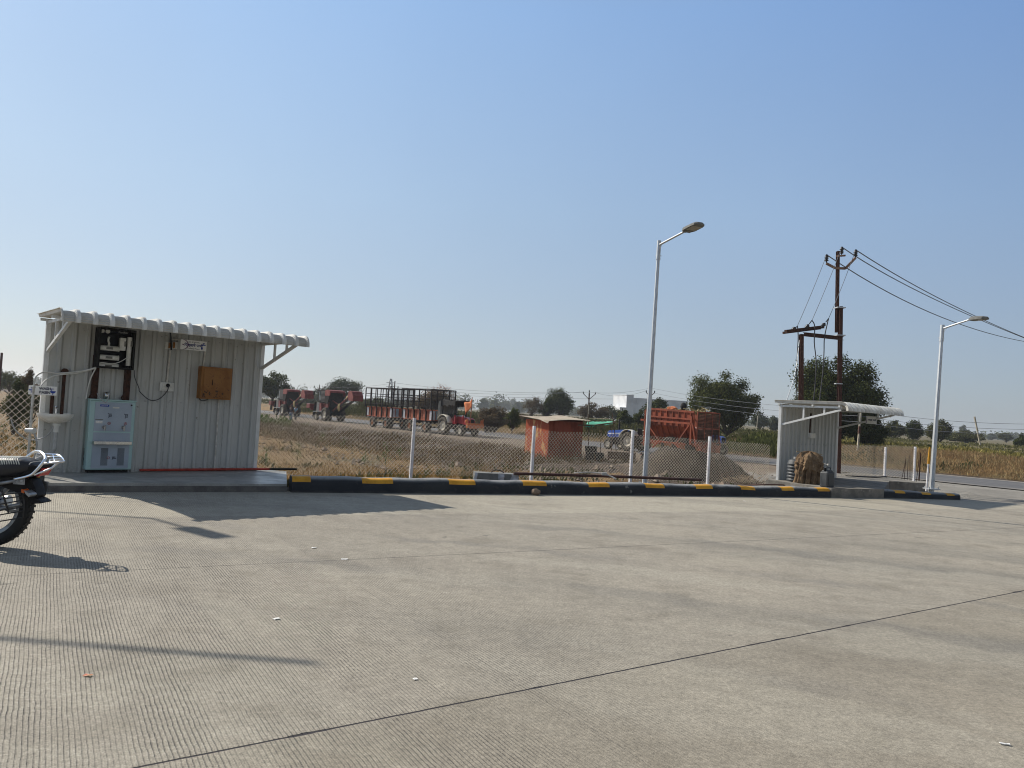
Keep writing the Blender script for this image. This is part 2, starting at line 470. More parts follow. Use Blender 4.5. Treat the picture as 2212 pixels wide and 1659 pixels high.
MT['dark_grime'] = pm('dark_grime', (0.011, 0.010, 0.010), (0.03, 0.025, 0.020), 3, rough=0.8, spec=0.2)
MT['radiator'] = pm('radiator', (0.14, 0.135, 0.13), (0.09, 0.088, 0.085), 8, rough=0.7)
MT['glass_dark'] = pm('glass_dark', (0.03, 0.045, 0.05), None, 3, rough=0.08, fine=0.0)
MT['straw'] = pm('straw', (0.42, 0.33, 0.16), (0.3, 0.22, 0.1), 9, rough=0.95)
MT['cage_black'] = pm('cage_black', (0.010, 0.009, 0.010), (0.03, 0.02, 0.018), 5, rough=0.7, spec=0.2)
MT['trailer_orange'] = pm('trailer_orange', (0.34, 0.078, 0.026), (0.20, 0.044, 0.018), 3, rough=0.65, c3=(0.46, 0.20, 0.13))
MT['trailer_white'] = pm('trailer_white', (0.5, 0.5, 0.52), (0.36, 0.35, 0.36), 4, rough=0.6)
MT['trailer_blue'] = pm('trailer_blue', (0.30, 0.40, 0.45), (0.2, 0.26, 0.3), 4, rough=0.6)
MT['tractor_red'] = pm('tractor_red', (0.34, 0.014, 0.02), (0.32, 0.025, 0.03), 3, rough=0.35)
MT['canvas_grey'] = pm('canvas_grey', (0.19, 0.185, 0.165), (0.14, 0.135, 0.12), 3, rough=0.9)
MT['flag_cloth'] = pm('flag_cloth', (0.60, 0.20, 0.08), (0.5, 0.14, 0.05), 3, rough=0.9)
MT['tip_orange'] = pm('tip_orange', (0.30, 0.052, 0.011), (0.17, 0.032, 0.009), 2.2, rough=0.55, c3=(0.11, 0.025, 0.011), stretch=(1, 1, 0.5))
MT['tip_mesh'] = pm('tip_mesh', (0.075, 0.042, 0.022), (0.045, 0.026, 0.015), 5, rough=0.9)
MT['tractor_blue'] = pm('tractor_blue', (0.02, 0.09, 0.42), (0.025, 0.08, 0.32), 3, rough=0.3)
MT['tractor_cream'] = pm('tractor_cream', (0.62, 0.58, 0.48), (0.5, 0.46, 0.36), 5, rough=0.45)
MT['rim_cream'] = pm('rim_cream', (0.55, 0.50, 0.40), (0.42, 0.37, 0.29), 5, rough=0.6)
MT['rim_orange'] = pm('rim_orange', (0.42, 0.15, 0.055), (0.26, 0.12, 0.06), 5, rough=0.8)
MT['kiosk_red_shaded'] = pm('kiosk_red_shaded', (0.27, 0.046, 0.014), (0.17, 0.030, 0.010), 1.6, 0.4, 0.6, rough=0.7, c3=(0.26, 0.075, 0.03), stretch=(1.3, 1.3, 0.6), bump=0.15)  # darker red, with the shade of the walls away from the sun painted in
MT['kiosk_sunlit_faded'] = pm('kiosk_sunlit_faded', (0.48, 0.095, 0.030), (0.75, 0.45, 0.20), 1.3, 0.54, 0.64, rough=0.7, c3=(0.30, 0.05, 0.016), stretch=(2.2, 2.2, 0.9))  # faded patches on a red painted brighter for the sunlit wall
MT['kiosk_roof'] = pm('kiosk_roof', (0.36, 0.31, 0.24), (0.26, 0.22, 0.17), 3, rough=0.85)
MT['tarp_green'] = pm('tarp_green', (0.05, 0.31, 0.19), (0.12, 0.42, 0.28), 3, rough=0.7)
MT['stick_wood'] = pm('stick_wood', (0.14, 0.085, 0.05), (0.08, 0.05, 0.03), 7, rough=0.9)
MT['pale_wood'] = pm('pale_wood', (0.42, 0.32, 0.2), (0.3, 0.22, 0.13), 7, rough=0.9)
MT['crate_black'] = pm('crate_black', (0.012, 0.012, 0.012), (0.035, 0.03, 0.025), 5, rough=0.9)
MT['gravel'] = pm('gravel', (0.064, 0.049, 0.033), (0.040, 0.031, 0.022), 2.5, rough=0.98, bump=1.0, bsc=14, fine=0.3)
MT['bark'] = pm('bark', (0.08, 0.058, 0.04), (0.045, 0.035, 0.026), 4, rough=0.95, bump=0.5, bsc=20)
MT['bldg_white'] = pm('bldg_white', (0.66, 0.67, 0.68), (0.54, 0.55, 0.57), 0.4, rough=0.85, fine=0.05)
MT['bldg_dark'] = pm('bldg_dark', (0.08, 0.08, 0.085), None, 2, rough=0.6)
MT['pole_conc'] = pm('pole_conc', (0.42, 0.38, 0.3), (0.28, 0.24, 0.18), 3, rough=0.9)
MT['far_metal'] = pm('far_metal', (0.16, 0.16, 0.17), None, 3, rough=0.7)
MT['yellow_paint'] = pm('yellow_paint', (0.66, 0.315, 0.008), (0.54, 0.25, 0.012), 5, rough=0.55, c3=(0.35, 0.21, 0.03))
MT['skin'] = pm('skin', (0.15, 0.075, 0.045), None, 5, rough=0.6)
MT['hair'] = pm('hair', (0.01, 0.009, 0.009), None, 5, rough=0.6)
MT['shirt_white'] = pm('shirt_white', (0.62, 0.62, 0.6), (0.5, 0.5, 0.5), 6, rough=0.9)
MT['shirt_dark'] = pm('shirt_dark', (0.03, 0.028, 0.035), (0.05, 0.04, 0.045), 6, rough=0.9)
MT['shirt_blue'] = pm('shirt_blue', (0.28, 0.40, 0.48), (0.2, 0.3, 0.38), 6, rough=0.9)
MT['jeans'] = pm('jeans', (0.11, 0.18, 0.27), (0.07, 0.11, 0.18), 6, rough=0.9)
MT['trouser_dark'] = pm('trouser_dark', (0.03, 0.03, 0.04), (0.02, 0.02, 0.025), 6, rough=0.9)
for k, a, b in (('leaf_dark', (0.027, 0.036, 0.011), (0.105, 0.118, 0.040)), ('leaf_mid', (0.043, 0.053, 0.015), (0.145, 0.155, 0.054)),
                ('leaf_olive', (0.050, 0.056, 0.022), (0.115, 0.112, 0.050)), ('leaf_grey', (0.07, 0.084, 0.054), (0.145, 0.155, 0.105)),
                ('leaf_brown', (0.095, 0.070, 0.043), (0.18, 0.138, 0.09)), ('leaf_dry', (0.23, 0.165, 0.078), (0.41, 0.325, 0.175)),
                ('leaf_russet', (0.22, 0.138, 0.066), (0.37, 0.26, 0.14)), ('leaf_yellow', (0.14, 0.13, 0.045), (0.31, 0.265, 0.085)),
                ('leaf_fresh', (0.05, 0.085, 0.02), (0.12, 0.17, 0.045)), ('grass_dry', (0.17, 0.092, 0.024), (0.33, 0.205, 0.066)),
                ('grass_mixed', (0.075, 0.056, 0.03), (0.16, 0.11, 0.058)), ('leaf_pink', (0.30, 0.18, 0.13), (0.42, 0.30, 0.22)),
                ('field_green', (0.10, 0.105, 0.042), (0.19, 0.17, 0.08))):
    MT[k] = leafmat(k, a, b)

# ------------------------------------------------------------------ the ground
PN = (0.778, 0.628); TD = (-0.628, 0.778)          # across the road, along the road

def ss(a, b, x):
    x = np.clip((np.asarray(x, float) - a) / (b - a), 0, 1)
    return x * x * (3 - 2 * x)

def vnoise(x, y, seed=0):
    x = np.asarray(x, float); y = np.asarray(y, float)
    xi = np.floor(x).astype(np.int64); yi = np.floor(y).astype(np.int64)
    fx = x - xi; fy = y - yi
    fx = fx * fx * (3 - 2 * fx); fy = fy * fy * (3 - 2 * fy)
    def h(a, b):
        n = (a * 374761393 + b * 668265263 + seed * 1442695041) & 0x7fffffff
        n = ((n ^ (n >> 13)) * 1274126177) & 0x7fffffff
        return ((n ^ (n >> 16)) & 0xffff) / 65535.0
    return (h(xi, yi) * (1 - fx) + h(xi + 1, yi) * fx) * (1 - fy) + (h(xi, yi + 1) * (1 - fx) + h(xi + 1, yi + 1) * fx) * fy

def fnoise(x, y, s, seed=0):
    return (vnoise(x * s, y * s, seed) - .5) + .5 * (vnoise(x * s * 2.1, y * s * 2.1, seed + 1) - .5) + .25 * (vnoise(x * s * 4.3, y * s * 4.3, seed + 2) - .5)

def zones(x, y):
    x = np.asarray(x, float); y = np.asarray(y, float)
    p = PN[0] * x + PN[1] * y
    t = TD[0] * x + TD[1] * y
    q = (x + 3.4) * -.384 + (y - 12.4) * .923
    left = ss(28, 48, t)
    return p, t, q, left

def hgt(x, y, bare=False):
    p, t, q, left = zones(x, y)
    zn = -.45 - .75 * ss(14, 30, t)
    e0 = 19 + 5 * left; e1 = 25 + 8 * left
    k = ss(e0, e1, p)
    z = zn + (-.85 - zn) * k
    z = z - .08 * ss(41.2, 41.7, p) * (1 - ss(49.2, 49.6, p))
    z = z + (1.0 - .15 * left) * ss(50.3, 54.5, p) + .35 * ss(58, 82, p)
    near = 1 - ss(.8, 4.5, q)
    z = z * (1 - near) + near * -.045
    if not bare:
        rub = ss(16, 18.5, p) * (1 - ss(33, 36, p)) * ss(3, 6, q) * (.35 + .65 * ss(-5, 12, t))
        z = z + rub * .24 * fnoise(x, y, .8, 3) + rub * .22 * fnoise(x, y, 2.3, 8)
        far = ss(50.5, 54, p)
        z = z + far * .35 * fnoise(x, y, .22, 5) + .05 * (1 - near) * (1 - ss(38, 41, p)) * fnoise(x, y, .6, 11)
    return z

def hz(x, y): return float(hgt(x, y))

def axis(parts):
    out = []
    for a, b, n in parts: out += list(np.linspace(a, b, n, endpoint=False))
    return np.array(out)
pax = axis([(-700, -60, 10), (-60, -6, 14), (-6, 14, 34), (14, 36, 90), (36, 41, 8), (41, 41.7, 4), (41.7, 49.2, 8), (49.2, 56, 26), (56, 110, 60), (110, 300, 30), (300, 2400, 20)])
tax = axis([(-2000, -200, 14), (-200, -40, 24), (-40, -6, 40), (-6, 110, 330), (110, 220, 55), (220, 600, 24), (600, 2600, 14)])
PP, TT = np.meshgrid(pax, tax, indexing='ij')
XX = PN[0] * PP + TD[0] * TT; YY = PN[1] * PP + TD[1] * TT
ZZ = hgt(XX, YY)
nP, nT = len(pax), len(tax)
idx = np.arange(nP * nT).reshape(nP, nT)
quads = np.stack([idx[:-1, :-1], idx[1:, :-1], idx[1:, 1:], idx[:-1, 1:]], -1).reshape(-1, 4)

gm, t, b = newmat('soil')
geo = nd(t, 'ShaderNodeNewGeometry').outputs['Position']
za = nd(t, 'ShaderNodeAttribute', None, attribute_name='zone').outputs['Color']
sp = nd(t, 'ShaderNodeSeparateColor', {0: za})
n1 = noi(t, geo, .5, 6); n2 = noi(t, geo, 4.5, 6, .65); n3 = noi(t, geo, 22, 4, .7)
rubble = mixc(t, sstep(t, .35, .68, n2), (0.095, 0.065, 0.040), (0.052, 0.036, 0.023))
rubble = mixc(t, sstep(t, .63, .72, n3), rubble, (0.20, 0.15, 0.105))
dust = mixc(t, sstep(t, .35, .7, n1), (0.19, 0.143, 0.097), (0.13, 0.097, 0.066))
dust = mixc(t, sstep(t, .55, .7, n3), dust, (0.14, 0.11, 0.08))
dry = mixc(t, sstep(t, .3, .7, n2), (0.23, 0.135, 0.042), (0.14, 0.083, 0.026))
dry = mixc(t, sstep(t, .52, .68, n1), dry, (0.115, 0.088, 0.036))
grey = mixc(t, sstep(t, .35, .7, n1), (0.27, 0.25, 0.215), (0.195, 0.18, 0.155))
grey = mixc(t, sstep(t, .6, .72, n3), grey, (0.17, 0.16, 0.145))
green = mixc(t, sstep(t, .35, .65, n1), (0.10, 0.095, 0.038), (0.14, 0.10, 0.05))
jit = mth(t, 'MULTIPLY', mth(t, 'SUBTRACT', n2, .5), .7)
def zf(s): return sstep(t, .3, .7, mth(t, 'ADD', s, jit))
c = mixc(t, zf(sp.outputs[0]), rubble, dust)
c = mixc(t, zf(sp.outputs[1]), c, dry)
c = mixc(t, zf(sp.outputs[2]), c, green)
al = nd(t, 'ShaderNodeAttribute', None, attribute_name='gravelly').outputs['Fac']
c = mixc(t, zf(al), c, grey)
t.links.new(c, b.inputs['Base Color'])
b.inputs['Roughness'].default_value = .95
hh = mth(t, 'ADD', mth(t, 'MULTIPLY', n2, 1.0), mth(t, 'MULTIPLY', n3, .35))
t.links.new(nd(t, 'ShaderNodeBump', {'Height': hh, 'Strength': .9, 'Distance': .09}).outputs[0], b.inputs['Normal'])

ground = arr_mesh('ground', np.stack([XX, YY, ZZ], -1).reshape(-1, 3), quads, gm, smooth=True)
tag(ground, kind='structure')
p_, t_, q_, l_ = zones(XX, YY)
e0 = 19 + 5 * l_; e1 = 25 + 8 * l_
shoulder = ss(e1 - 1.5 + 2.5 * (1 - l_), e1 + 1.0 + 2.5 * (1 - l_), p_) * (1 - ss(49.4, 50.4, p_))
dryz = (1 - ss(e0 - 1.5, e0 + 2.5, p_)) * ss(13, 19, t_) * ss(.8, 2.5, q_)
farz = ss(50.2, 51.5, p_)
zc = np.zeros((nP * nT, 4), np.float32); zc[:, 3] = 1
zc[:, 0] = shoulder.ravel(); zc[:, 1] = np.clip(dryz + farz * (1 - ss(56, 62, p_)), 0, 1).ravel(); zc[:, 2] = (farz * ss(56, 64, p_)).ravel()
a = ground.data.attributes.new('zone', 'FLOAT_COLOR', 'POINT'); a.data.foreach_set('color', zc.ravel())
gr = np.clip(np.maximum((1 - ss(7, 12, t_)) * ss(19, 22, p_), (1 - ss(17, 27, t_)) * ss(26, 28.5, p_)) * (1 - ss(49.5, 50.3, p_)) + (1 - ss(.4, 1.2, q_)) * .5, 0, 1)
a = ground.data.attributes.new('gravelly', 'FLOAT', 'POINT'); a.data.foreach_set('value', gr.astype(np.float32).ravel())

# the road beyond
rm, t, b = newmat('asphalt')
geo = nd(t, 'ShaderNodeNewGeometry').outputs['Position']
pc = nd(t, 'ShaderNodeVectorMath', {0: geo, 1: (PN[0], PN[1], 0)}, operation='DOT_PRODUCT').outputs['Value']
tcd = nd(t, 'ShaderNodeVectorMath', {0: geo, 1: (TD[0], TD[1], 0)}, operation='DOT_PRODUCT').outputs['Value']
sv = nd(t, 'ShaderNodeCombineXYZ', {0: mth(t, 'MULTIPLY', tcd, .12), 1: mth(t, 'MULTIPLY', pc, 1.2), 2: 0.0}).outputs[0]
c = mixc(t, sstep(t, .35, .65, noi(t, sv, 1.0, 6)), (0.098, 0.096, 0.098), (0.15, 0.145, 0.14))
edge = mth(t, 'MAXIMUM', sstep(t, 43.6, 41.8, mth(t, 'ADD', pc, mth(t, 'MULTIPLY', noi(t, geo, .4, 5), 1.6))), sstep(t, 48.9, 49.5, mth(t, 'ADD', pc, mth(t, 'MULTIPLY', noi(t, geo, .5, 5), .8))))
c = mixc(t, edge, c, (0.33, 0.29, 0.24))
c = mixc(t, .25, c, mixc(t, 1.0, c, noi(t, geo, 30, 3), 'MULTIPLY'))
t.links.new(c, b.inputs['Base Color']); b.inputs['Roughness'].default_value = .8
tr_ = axis([(-900, -60, 20), (-60, 200, 80), (200, 1500, 30)])
V = []; Q = []
for i, tt in enumerate(tr_):
    for j, pp in enumerate((41.7, 45.4, 49.2)):
        V.append((PN[0] * pp + TD[0] * tt, PN[1] * pp + TD[1] * tt, -.835 + (.06 if j == 1 else 0)))
        if i and j: Q.append((len(V) - 1, len(V) - 4, len(V) - 5, len(V) - 2))
road = arr_mesh('road', V, [q[::-1] for q in Q], rm)
tag(road, kind='structure')

# the forecourt: tined concrete
am, t, b = newmat('forecourt_concrete')
geo = nd(t, 'ShaderNodeNewGeometry').outputs['Position']
xyz = nd(t, 'ShaderNodeSeparateXYZ', {0: geo})
px, py = xyz.outputs[0], xyz.outputs[1]
wob = mth(t, 'SUBTRACT', noi(t, geo, 1.4, 4), .5)
wob2 = mth(t, 'SUBTRACT', noi(t, geo, 9, 4), .5)
def lin(ang, x0, y0):
    """signed distance from a line through (x0, y0) at angle ang"""
    nx, ny = -math.sin(ang), math.cos(ang)
    return mth(t, 'ADD', mth(t, 'ADD', mth(t, 'MULTIPLY', px, nx), mth(t, 'MULTIPLY', py, ny)), -(nx * x0 + ny * y0))
ga = math.radians(31.0)
gco = mth(t, 'ADD', mth(t, 'MULTIPLY', px, math.cos(ga)), mth(t, 'MULTIPLY', py, math.sin(ga)))
gco = mth(t, 'ADD', gco, mth(t, 'MULTIPLY', wob, .022))
gco = mth(t, 'ADD', gco, mth(t, 'MULTIPLY', wob2, .012))
gv = mth(t, 'SINE', mth(t, 'MULTIPLY', gco, 2 * PI / .0215))
gro = sstep(t, .05, .95, gv)                                              # 1 in a groove
patch = sstep(t, .36, .60, noi(t, geo, .55, 4, .6))
along = nd(t, 'ShaderNodeCombineXYZ', {0: gco, 1: mth(t, 'MULTIPLY', lin(ga, 0, 0), .12), 2: 0.0}).outputs[0]
comb = sstep(t, .33, .62, noi(t, along, 3.5, 4, .6))
brk = sstep(t, .40, .58, noi(t, geo, 21, 4, .65))
lft = nd(t, 'ShaderNodeMapRange', {0: mth(t, 'ADD', px, mth(t, 'MULTIPLY', py, .10)), 1: -.3, 2: 2.2, 3: 1.0, 4: .10}, interpolation_type='SMOOTHSTEP').outputs[0]
gmask = mth(t, 'MULTIPLY', mth(t, 'MULTIPLY', nd(t, 'ShaderNodeMapRange', {0: patch, 3: .45, 4: 1.0}).outputs[0], nd(t, 'ShaderNodeMapRange', {0: comb, 3: .4, 4: 1.0}).outputs[0]), mth(t, 'MULTIPLY', lft, nd(t, 'ShaderNodeMapRange', {0: brk, 3: .5, 4: 1.0}).outputs[0]))
# slabs and joints
J1 = lin(math.radians(34.95), .09, 4.16)
J2 = lin(math.radians(29.7), .12, 8.28)
A3, B3 = G(274, 1117.3), G(830, 1112)
J3 = lin(math.atan2(B3.y - A3.y, B3.x - A3.x), A3.x, A3.y)
n_big = noi(t, geo, .35, 5, .55); n_mid = noi(t, geo, 2.2, 6, .62); n_fin = noi(t, geo, 38, 4, .7); n_spk = noi(t, geo, 140, 2, .6)
c = mixc(t, sstep(t, .3, .7, n_big), (0.322, 0.288, 0.230), (0.268, 0.242, 0.196))
c = mixc(t, mth(t, 'MULTIPLY', sstep(t, .5, .75, n_mid), .28), c, (0.40, 0.365, 0.285))
c = mixc(t, mth(t, 'MULTIPLY', sstep(t, .5, .3, n_mid), .55), c, (0.19, 0.168, 0.128))
warm = mth(t, 'MULTIPLY', sstep(t, -.02, .05, J3), .55)
c = mixc(t, warm, c, (0.40, 0.365, 0.285))
c = mixc(t, mth(t, 'MULTIPLY', sstep(t, .06, -.06, mth(t, 'ADD', J1, mth(t, 'MULTIPLY', wob, .3))), .45), c, (0.225, 0.197, 0.148))
# tyre smears, curved towards the exit
ang = mth(t, 'ARCTAN2', mth(t, 'SUBTRACT', py, -9.0), mth(t, 'SUBTRACT', px, -3.5))
rad = mth(t, 'SQRT', mth(t, 'ADD', mth(t, 'POWER', mth(t, 'SUBTRACT', px, -3.5), 2.0), mth(t, 'POWER', mth(t, 'SUBTRACT', py, -9.0), 2.0)))
rad = mth(t, 'ADD', rad, mth(t, 'MULTIPLY', wob, .9))
sm_v = nd(t, 'ShaderNodeCombineXYZ', {0: mth(t, 'MULTIPLY', rad, .9), 1: mth(t, 'MULTIPLY', ang, 2.2), 2: 0.0}).outputs[0]
smear = mth(t, 'MULTIPLY', sstep(t, .46, .66, noi(t, sm_v, 1.0, 5, .55)), nd(t, 'ShaderNodeMapRange', {0: px, 1: -1.0, 2: 4.0, 3: .1, 4: .62}, clamp=True).outputs[0])
c = mixc(t, smear, c, (0.185, 0.172, 0.142))
c = mixc(t, mth(t, 'MULTIPLY', sstep(t, .50, .36, noi(t, sm_v, 1.7, 5, .55)), .30), c, (0.40, 0.37, 0.30))
for r0, w0, k0 in ((15.3, .11, .30), (16.9, .10, .34), (18.6, .13, .30), (20.3, .12, .26), (13.6, .10, .22)):      # rubber left by turning wheels
    dd = mth(t, 'ABSOLUTE', mth(t, 'SUBTRACT', rad, r0 + 1.0))
    bnd = mth(t, 'MULTIPLY', mth(t, 'MULTIPLY', sstep(t, w0 * 1.8, w0 * .5, dd), sstep(t, .38, .62, noi(t, geo, .8, 4))), k0)
    c = mixc(t, bnd, c, (0.14, 0.135, 0.125))
drip = mth(t, 'MULTIPLY', sstep(t, .715, .75, noi(t, geo, 3.4, 3, .5)), .55)
c = mixc(t, drip, c, (0.10, 0.09, 0.078))
ol = mth(t, 'MULTIPLY', sstep(t, .54, .72, noi(t, geo, .62, 5, .6)), .55)
c = mixc(t, ol, c, (0.18, 0.157, 0.122))
# texture
n_ten = noi(t, geo, 8.5, 6, .72)
c = mixc(t, .85, c, mixc(t, 1.0, c, nd(t, 'ShaderNodeMapRange', {0: n_ten, 1: .28, 2: .72, 3: .80, 4: 1.20}).outputs[0], 'MULTIPLY'))
fine = nd(t, 'ShaderNodeMapRange', {0: n_fin, 1: .25, 2: .75, 3: .55, 4: 1.45}).outputs[0]
c = mixc(t, .8, c, mixc(t, 1.0, c, fine, 'MULTIPLY'))
spk = nd(t, 'ShaderNodeMapRange', {0: n_spk, 1: .3, 2: .7, 3: .55, 4: 1.45}).outputs[0]
c = mixc(t, .6, c, mixc(t, 1.0, c, spk, 'MULTIPLY'))
c = mixc(t, mth(t, 'MULTIPLY', mth(t, 'MULTIPLY', gro, gmask), .68), c, (0.105, 0.088, 0.070))      # dirt lying in the grooves
def joint(J, w_, dark, wamp=.010):
    d = mth(t, 'ABSOLUTE', mth(t, 'ADD', J, mth(t, 'MULTIPLY', wob2, wamp)))
    return mth(t, 'MULTIPLY', sstep(t, mth(t, 'MULTIPLY', w_, 1.4), mth(t, 'MULTIPLY', w_, .8), d), dark)
j1 = joint(J1, mth(t, 'ADD', .0058, mth(t, 'MULTIPLY', sstep(t, .55, .75, noi(t, geo, 5, 3)), .008)), 1.0)
j2 = joint(J2, .006, .6, .02)
j3 = joint(lin(math.radians(122.0), .18, 4.22), .003, .13, .05)
j4 = joint(lin(math.radians(121.0), 4.7, 7.4), .004, .08, .05)
jm = mth(t, 'MAXIMUM', mth(t, 'MAXIMUM', j1, j2), mth(t, 'MAXIMUM', j3, j4))
c = mixc(t, jm, c, (0.022, 0.018, 0.022))
t.links.new(c, b.inputs['Base Color'])
b.inputs['Roughness'].default_value = .82
b.inputs['Specular IOR Level'].default_value = .35
ht = mth(t, 'SUBTRACT', mth(t, 'ADD', mth(t, 'MULTIPLY', n_fin, .28), mth(t, 'MULTIPLY', n_spk, .14)), mth(t, 'ADD', mth(t, 'MULTIPLY', mth(t, 'MULTIPLY', gro, gmask), .55), mth(t, 'MULTIPLY', jm, 1.4)))
t.links.new(nd(t, 'ShaderNodeBump', {'Height': ht, 'Strength': 1.0, 'Distance': .010}).outputs[0], b.inputs['Normal'])
kerb_pts = [(-3.42, 12.36), (0, 13.91), (3.35, 15.40), (5.36, 16.22), (7.13, 16.97), (8.71, 17.62), (10.77, 18.25)]
apron = [(-30, -10), (45, -10), (45, 17.2), (20, 17.9), (12.6, 18.1), (10.9, 18.45)] + [(x - .08, y + .2) for x, y in kerb_pts[::-1]] + [(-6.5, 11.2), (-12, 8.9), (-30, 2)]
mb = MB(); mb.add([(x, y, 0) for x, y in apron], [tuple(range(len(apron)))])
fore = mb.build('forecourt_pavement', am); tag(fore, kind='structure')

# kerbs, rounded on the traffic side, with yellow blocks
km, t, b = newmat('kerb_paint')
tc = nd(t, 'ShaderNodeTexCoord').outputs['Object']
nrm = nd(t, 'ShaderNodeSeparateXYZ', {0: nd(t, 'ShaderNodeNewGeometry').outputs['Normal']}).outputs[2]
c = mixc(t, sstep(t, .35, .7, noi(t, tc, 1.6, 6)), (0.018, 0.022, 0.028), (0.032, 0.036, 0.041))
wear = mth(t, 'MULTIPLY', sstep(t, .25, .55, noi(t, tc, 2.6, 6, .65)), sstep(t, .35, .95, nrm))
c = mixc(t, wear, c, (0.27, 0.27, 0.26))
c = mixc(t, mth(t, 'MULTIPLY', sstep(t, .60, .70, noi(t, tc, 14, 5)), .7), c, (0.05, 0.05, 0.05))
c = mixc(t, mth(t, 'MULTIPLY', sstep(t, .10, .0, mth(t, 'ADD', nd(t, 'ShaderNodeSeparateXYZ', {0: tc}).outputs[2], mth(t, 'MULTIPLY', noi(t, tc, 5, 5), .10))), .8), c, (0.13, 0.12, 0.10))
c = mixc(t, mth(t, 'MULTIPLY', sstep(t, .66, .69, noi(t, tc, 4.5, 6, .7)), .8), c, (0.20, 0.195, 0.18))
t.links.new(c, b.inputs['Base Color']); b.inputs['Roughness'].default_value = .6; b.inputs['Specular IOR Level'].default_value = .2
t.links.new(nd(t, 'ShaderNodeBump', {'Height': noi(t, tc, 12, 5), 'Strength': .4, 'Distance': .02}).outputs[0], b.inputs['Normal'])

def kerb(pts, hgts, marks, name='kerb', depth=.32):
    """marks: list of (u0, u1) columns of the photograph painted yellow"""
    pts = [Vector((x, y, 0)) for x, y in pts]
    cum = [0]
    for a_, b_ in zip(pts, pts[1:]): cum.append(cum[-1] + (b_ - a_).length)
    L = cum[-1]
    def P(s_):
        s_ = min(max(s_, 0), L)
        for i in range(len(pts) - 1):
            if s_ <= cum[i + 1] or i == len(pts) - 2:
                f = (s_ - cum[i]) / (cum[i + 1] - cum[i])
                return pts[i].lerp(pts[i + 1], f)
    def col(s_):
        p = P(s_) + Vector((0, 0, .2)) - CAM
        return CX + FPX * p.dot(cR) / p.dot(cF)
    def inv(u):
        a_, b_ = 0, L
        for _ in range(40):
            m_ = (a_ + b_) / 2
            if col(m_) < u: a_ = m_
            else: b_ = m_
        return a_
    ms = [(inv(a_), inv(b_)) for a_, b_ in marks]
    st = sorted(set([0, L] + [x for m_ in ms for x in m_] + list(np.arange(.1, L, .12))))
    st = [s_ for i, s_ in enumerate(st) if i == 0 or s_ - st[i - 1] > 1e-4]
    vs, fs, mi = [], [], []
    prof_n = 0
    for s_ in st:
        p = P(s_); d = (P(min(s_ + .4, L)) - P(max(s_ - .4, 0))).normalized(); nb = Vector((-d.y, d.x, 0))
        H = hgts[0] + (hgts[1] - hgts[0]) * s_ / L + .006 * math.sin(s_ * 3.1) + .005 * math.sin(s_ * 7.7 + 1)
        prof = [(0, -.05), (.004, H * .42), (.010, H * .66), (.024, H * .83), (.055, H * .94), (.10, H * .985), (.16, H), (depth - .04, H - .005), (depth, H - .05), (depth, -.1)]
        prof_n = len(prof)
        vs += [p + nb * a_ + Vector((0, 0, z_)) for a_, z_ in prof]
    for i in range(len(st) - 1):
        mid = (st[i] + st[i + 1]) / 2
        ye = any(a_ <= mid <= b_ for a_, b_ in ms)
        for k in range(prof_n - 1):
            fs.append((i * prof_n + k, (i + 1) * prof_n + k, (i + 1) * prof_n + k + 1, i * prof_n + k + 1)); mi.append(1 if ye and 2 <= k <= 5 else 0)
    mb = MB(); mb.add(vs, fs); mb.m = mi; mb.sm = [True] * len(fs)
    n_ = (len(st) - 1) * prof_n
    mb.add([vs[k] for k in range(prof_n)], [tuple(range(prof_n))]); mb.add([vs[n_ + k] for k in range(prof_n)], [tuple(range(prof_n))[::-1]])
    o = mb.build(name, [km, MT['yellow_paint']])
    return tag(o, kind='structure')
kerb(kerb_pts[:5], (.252, .205), [(628, 672), (783, 850), (971, 1028), (1131, 1182), (1273, 1318), (1396, 1437), (1505, 1541), (1602, 1633), (1690, 1717), (1768, 1794)])
kerb([(8.62, 17.60), (9.7, 17.98), (10.77, 18.30)], (.19, .14), [(1935, 1957), (1993, 2013), (2047, 2064)])
kerb([(-10.5, 9.3), (-6.47, 10.72)], (.25, .25), [(60, 101)])

# raised floors of the two shelters
mb = MB(); mb.prism([(-6.40, 10.82), (-3.52, 12.42), (-4.15, 14.55), (-5.0, 14.7), (-7.9, 12.3)], -.1, .128, plane='xy')
tag(mb.build('shelter_pavement', [MT['plaster_slab']], bevel=.008), kind='structure')
mb = MB(); mb.prism([(7.16, 17.00), (8.60, 17.58), (10.2, 20.6), (8.9, 21.4), (6.2, 18.5)], -.3, .205, plane='xy')
tag(mb.build('air_point_pavement', [MT['concrete_old']], bevel=.008), kind='structure')
# skirt under the first floor's front edge
a_, b_ = Vector((-6.40, 10.82, 0)), Vector((-3.52, 12.42, 0))
mb = MB(); d_ = (b_ - a_).normalized(); n_ = Vector((d_.y, -d_.x, 0)) * .02
mb.bar(a_ + n_ * .2 + Vector((0, 0, .045)), b_ + n_ * .2 + Vector((0, 0, .045)), .02, .09)
tag(mb.build('pavement_skirting', [MT['concrete_dark']]), kind='structure')

# ------------------------------------------------------------------ the two sheet-metal shelters
class Wall:
    """local frame of a shelter: x along the wall, -y towards the forecourt, z up"""
    def __init__(s, x, y, z, th): s.o = Vector((x, y, z)); s.th = th; s.d = Vector((math.cos(th), math.sin(th), 0)); s.n = Vector((math.sin(th), -math.cos(th), 0))
    def on(s, u, v, off=0.0):
        """pixel -> local (x, z) on the plane 'off' metres in front of the wall"""
        r = ray(u, v); q = s.o + s.n * off
        k = (q - CAM).dot(s.n) / r.dot(s.n)
        p = CAM + r * k - s.o
        return p.dot(s.d), p.z
    def w(s, x, y, z): return s.o + s.d * x - s.n * y + Vector((0, 0, z))

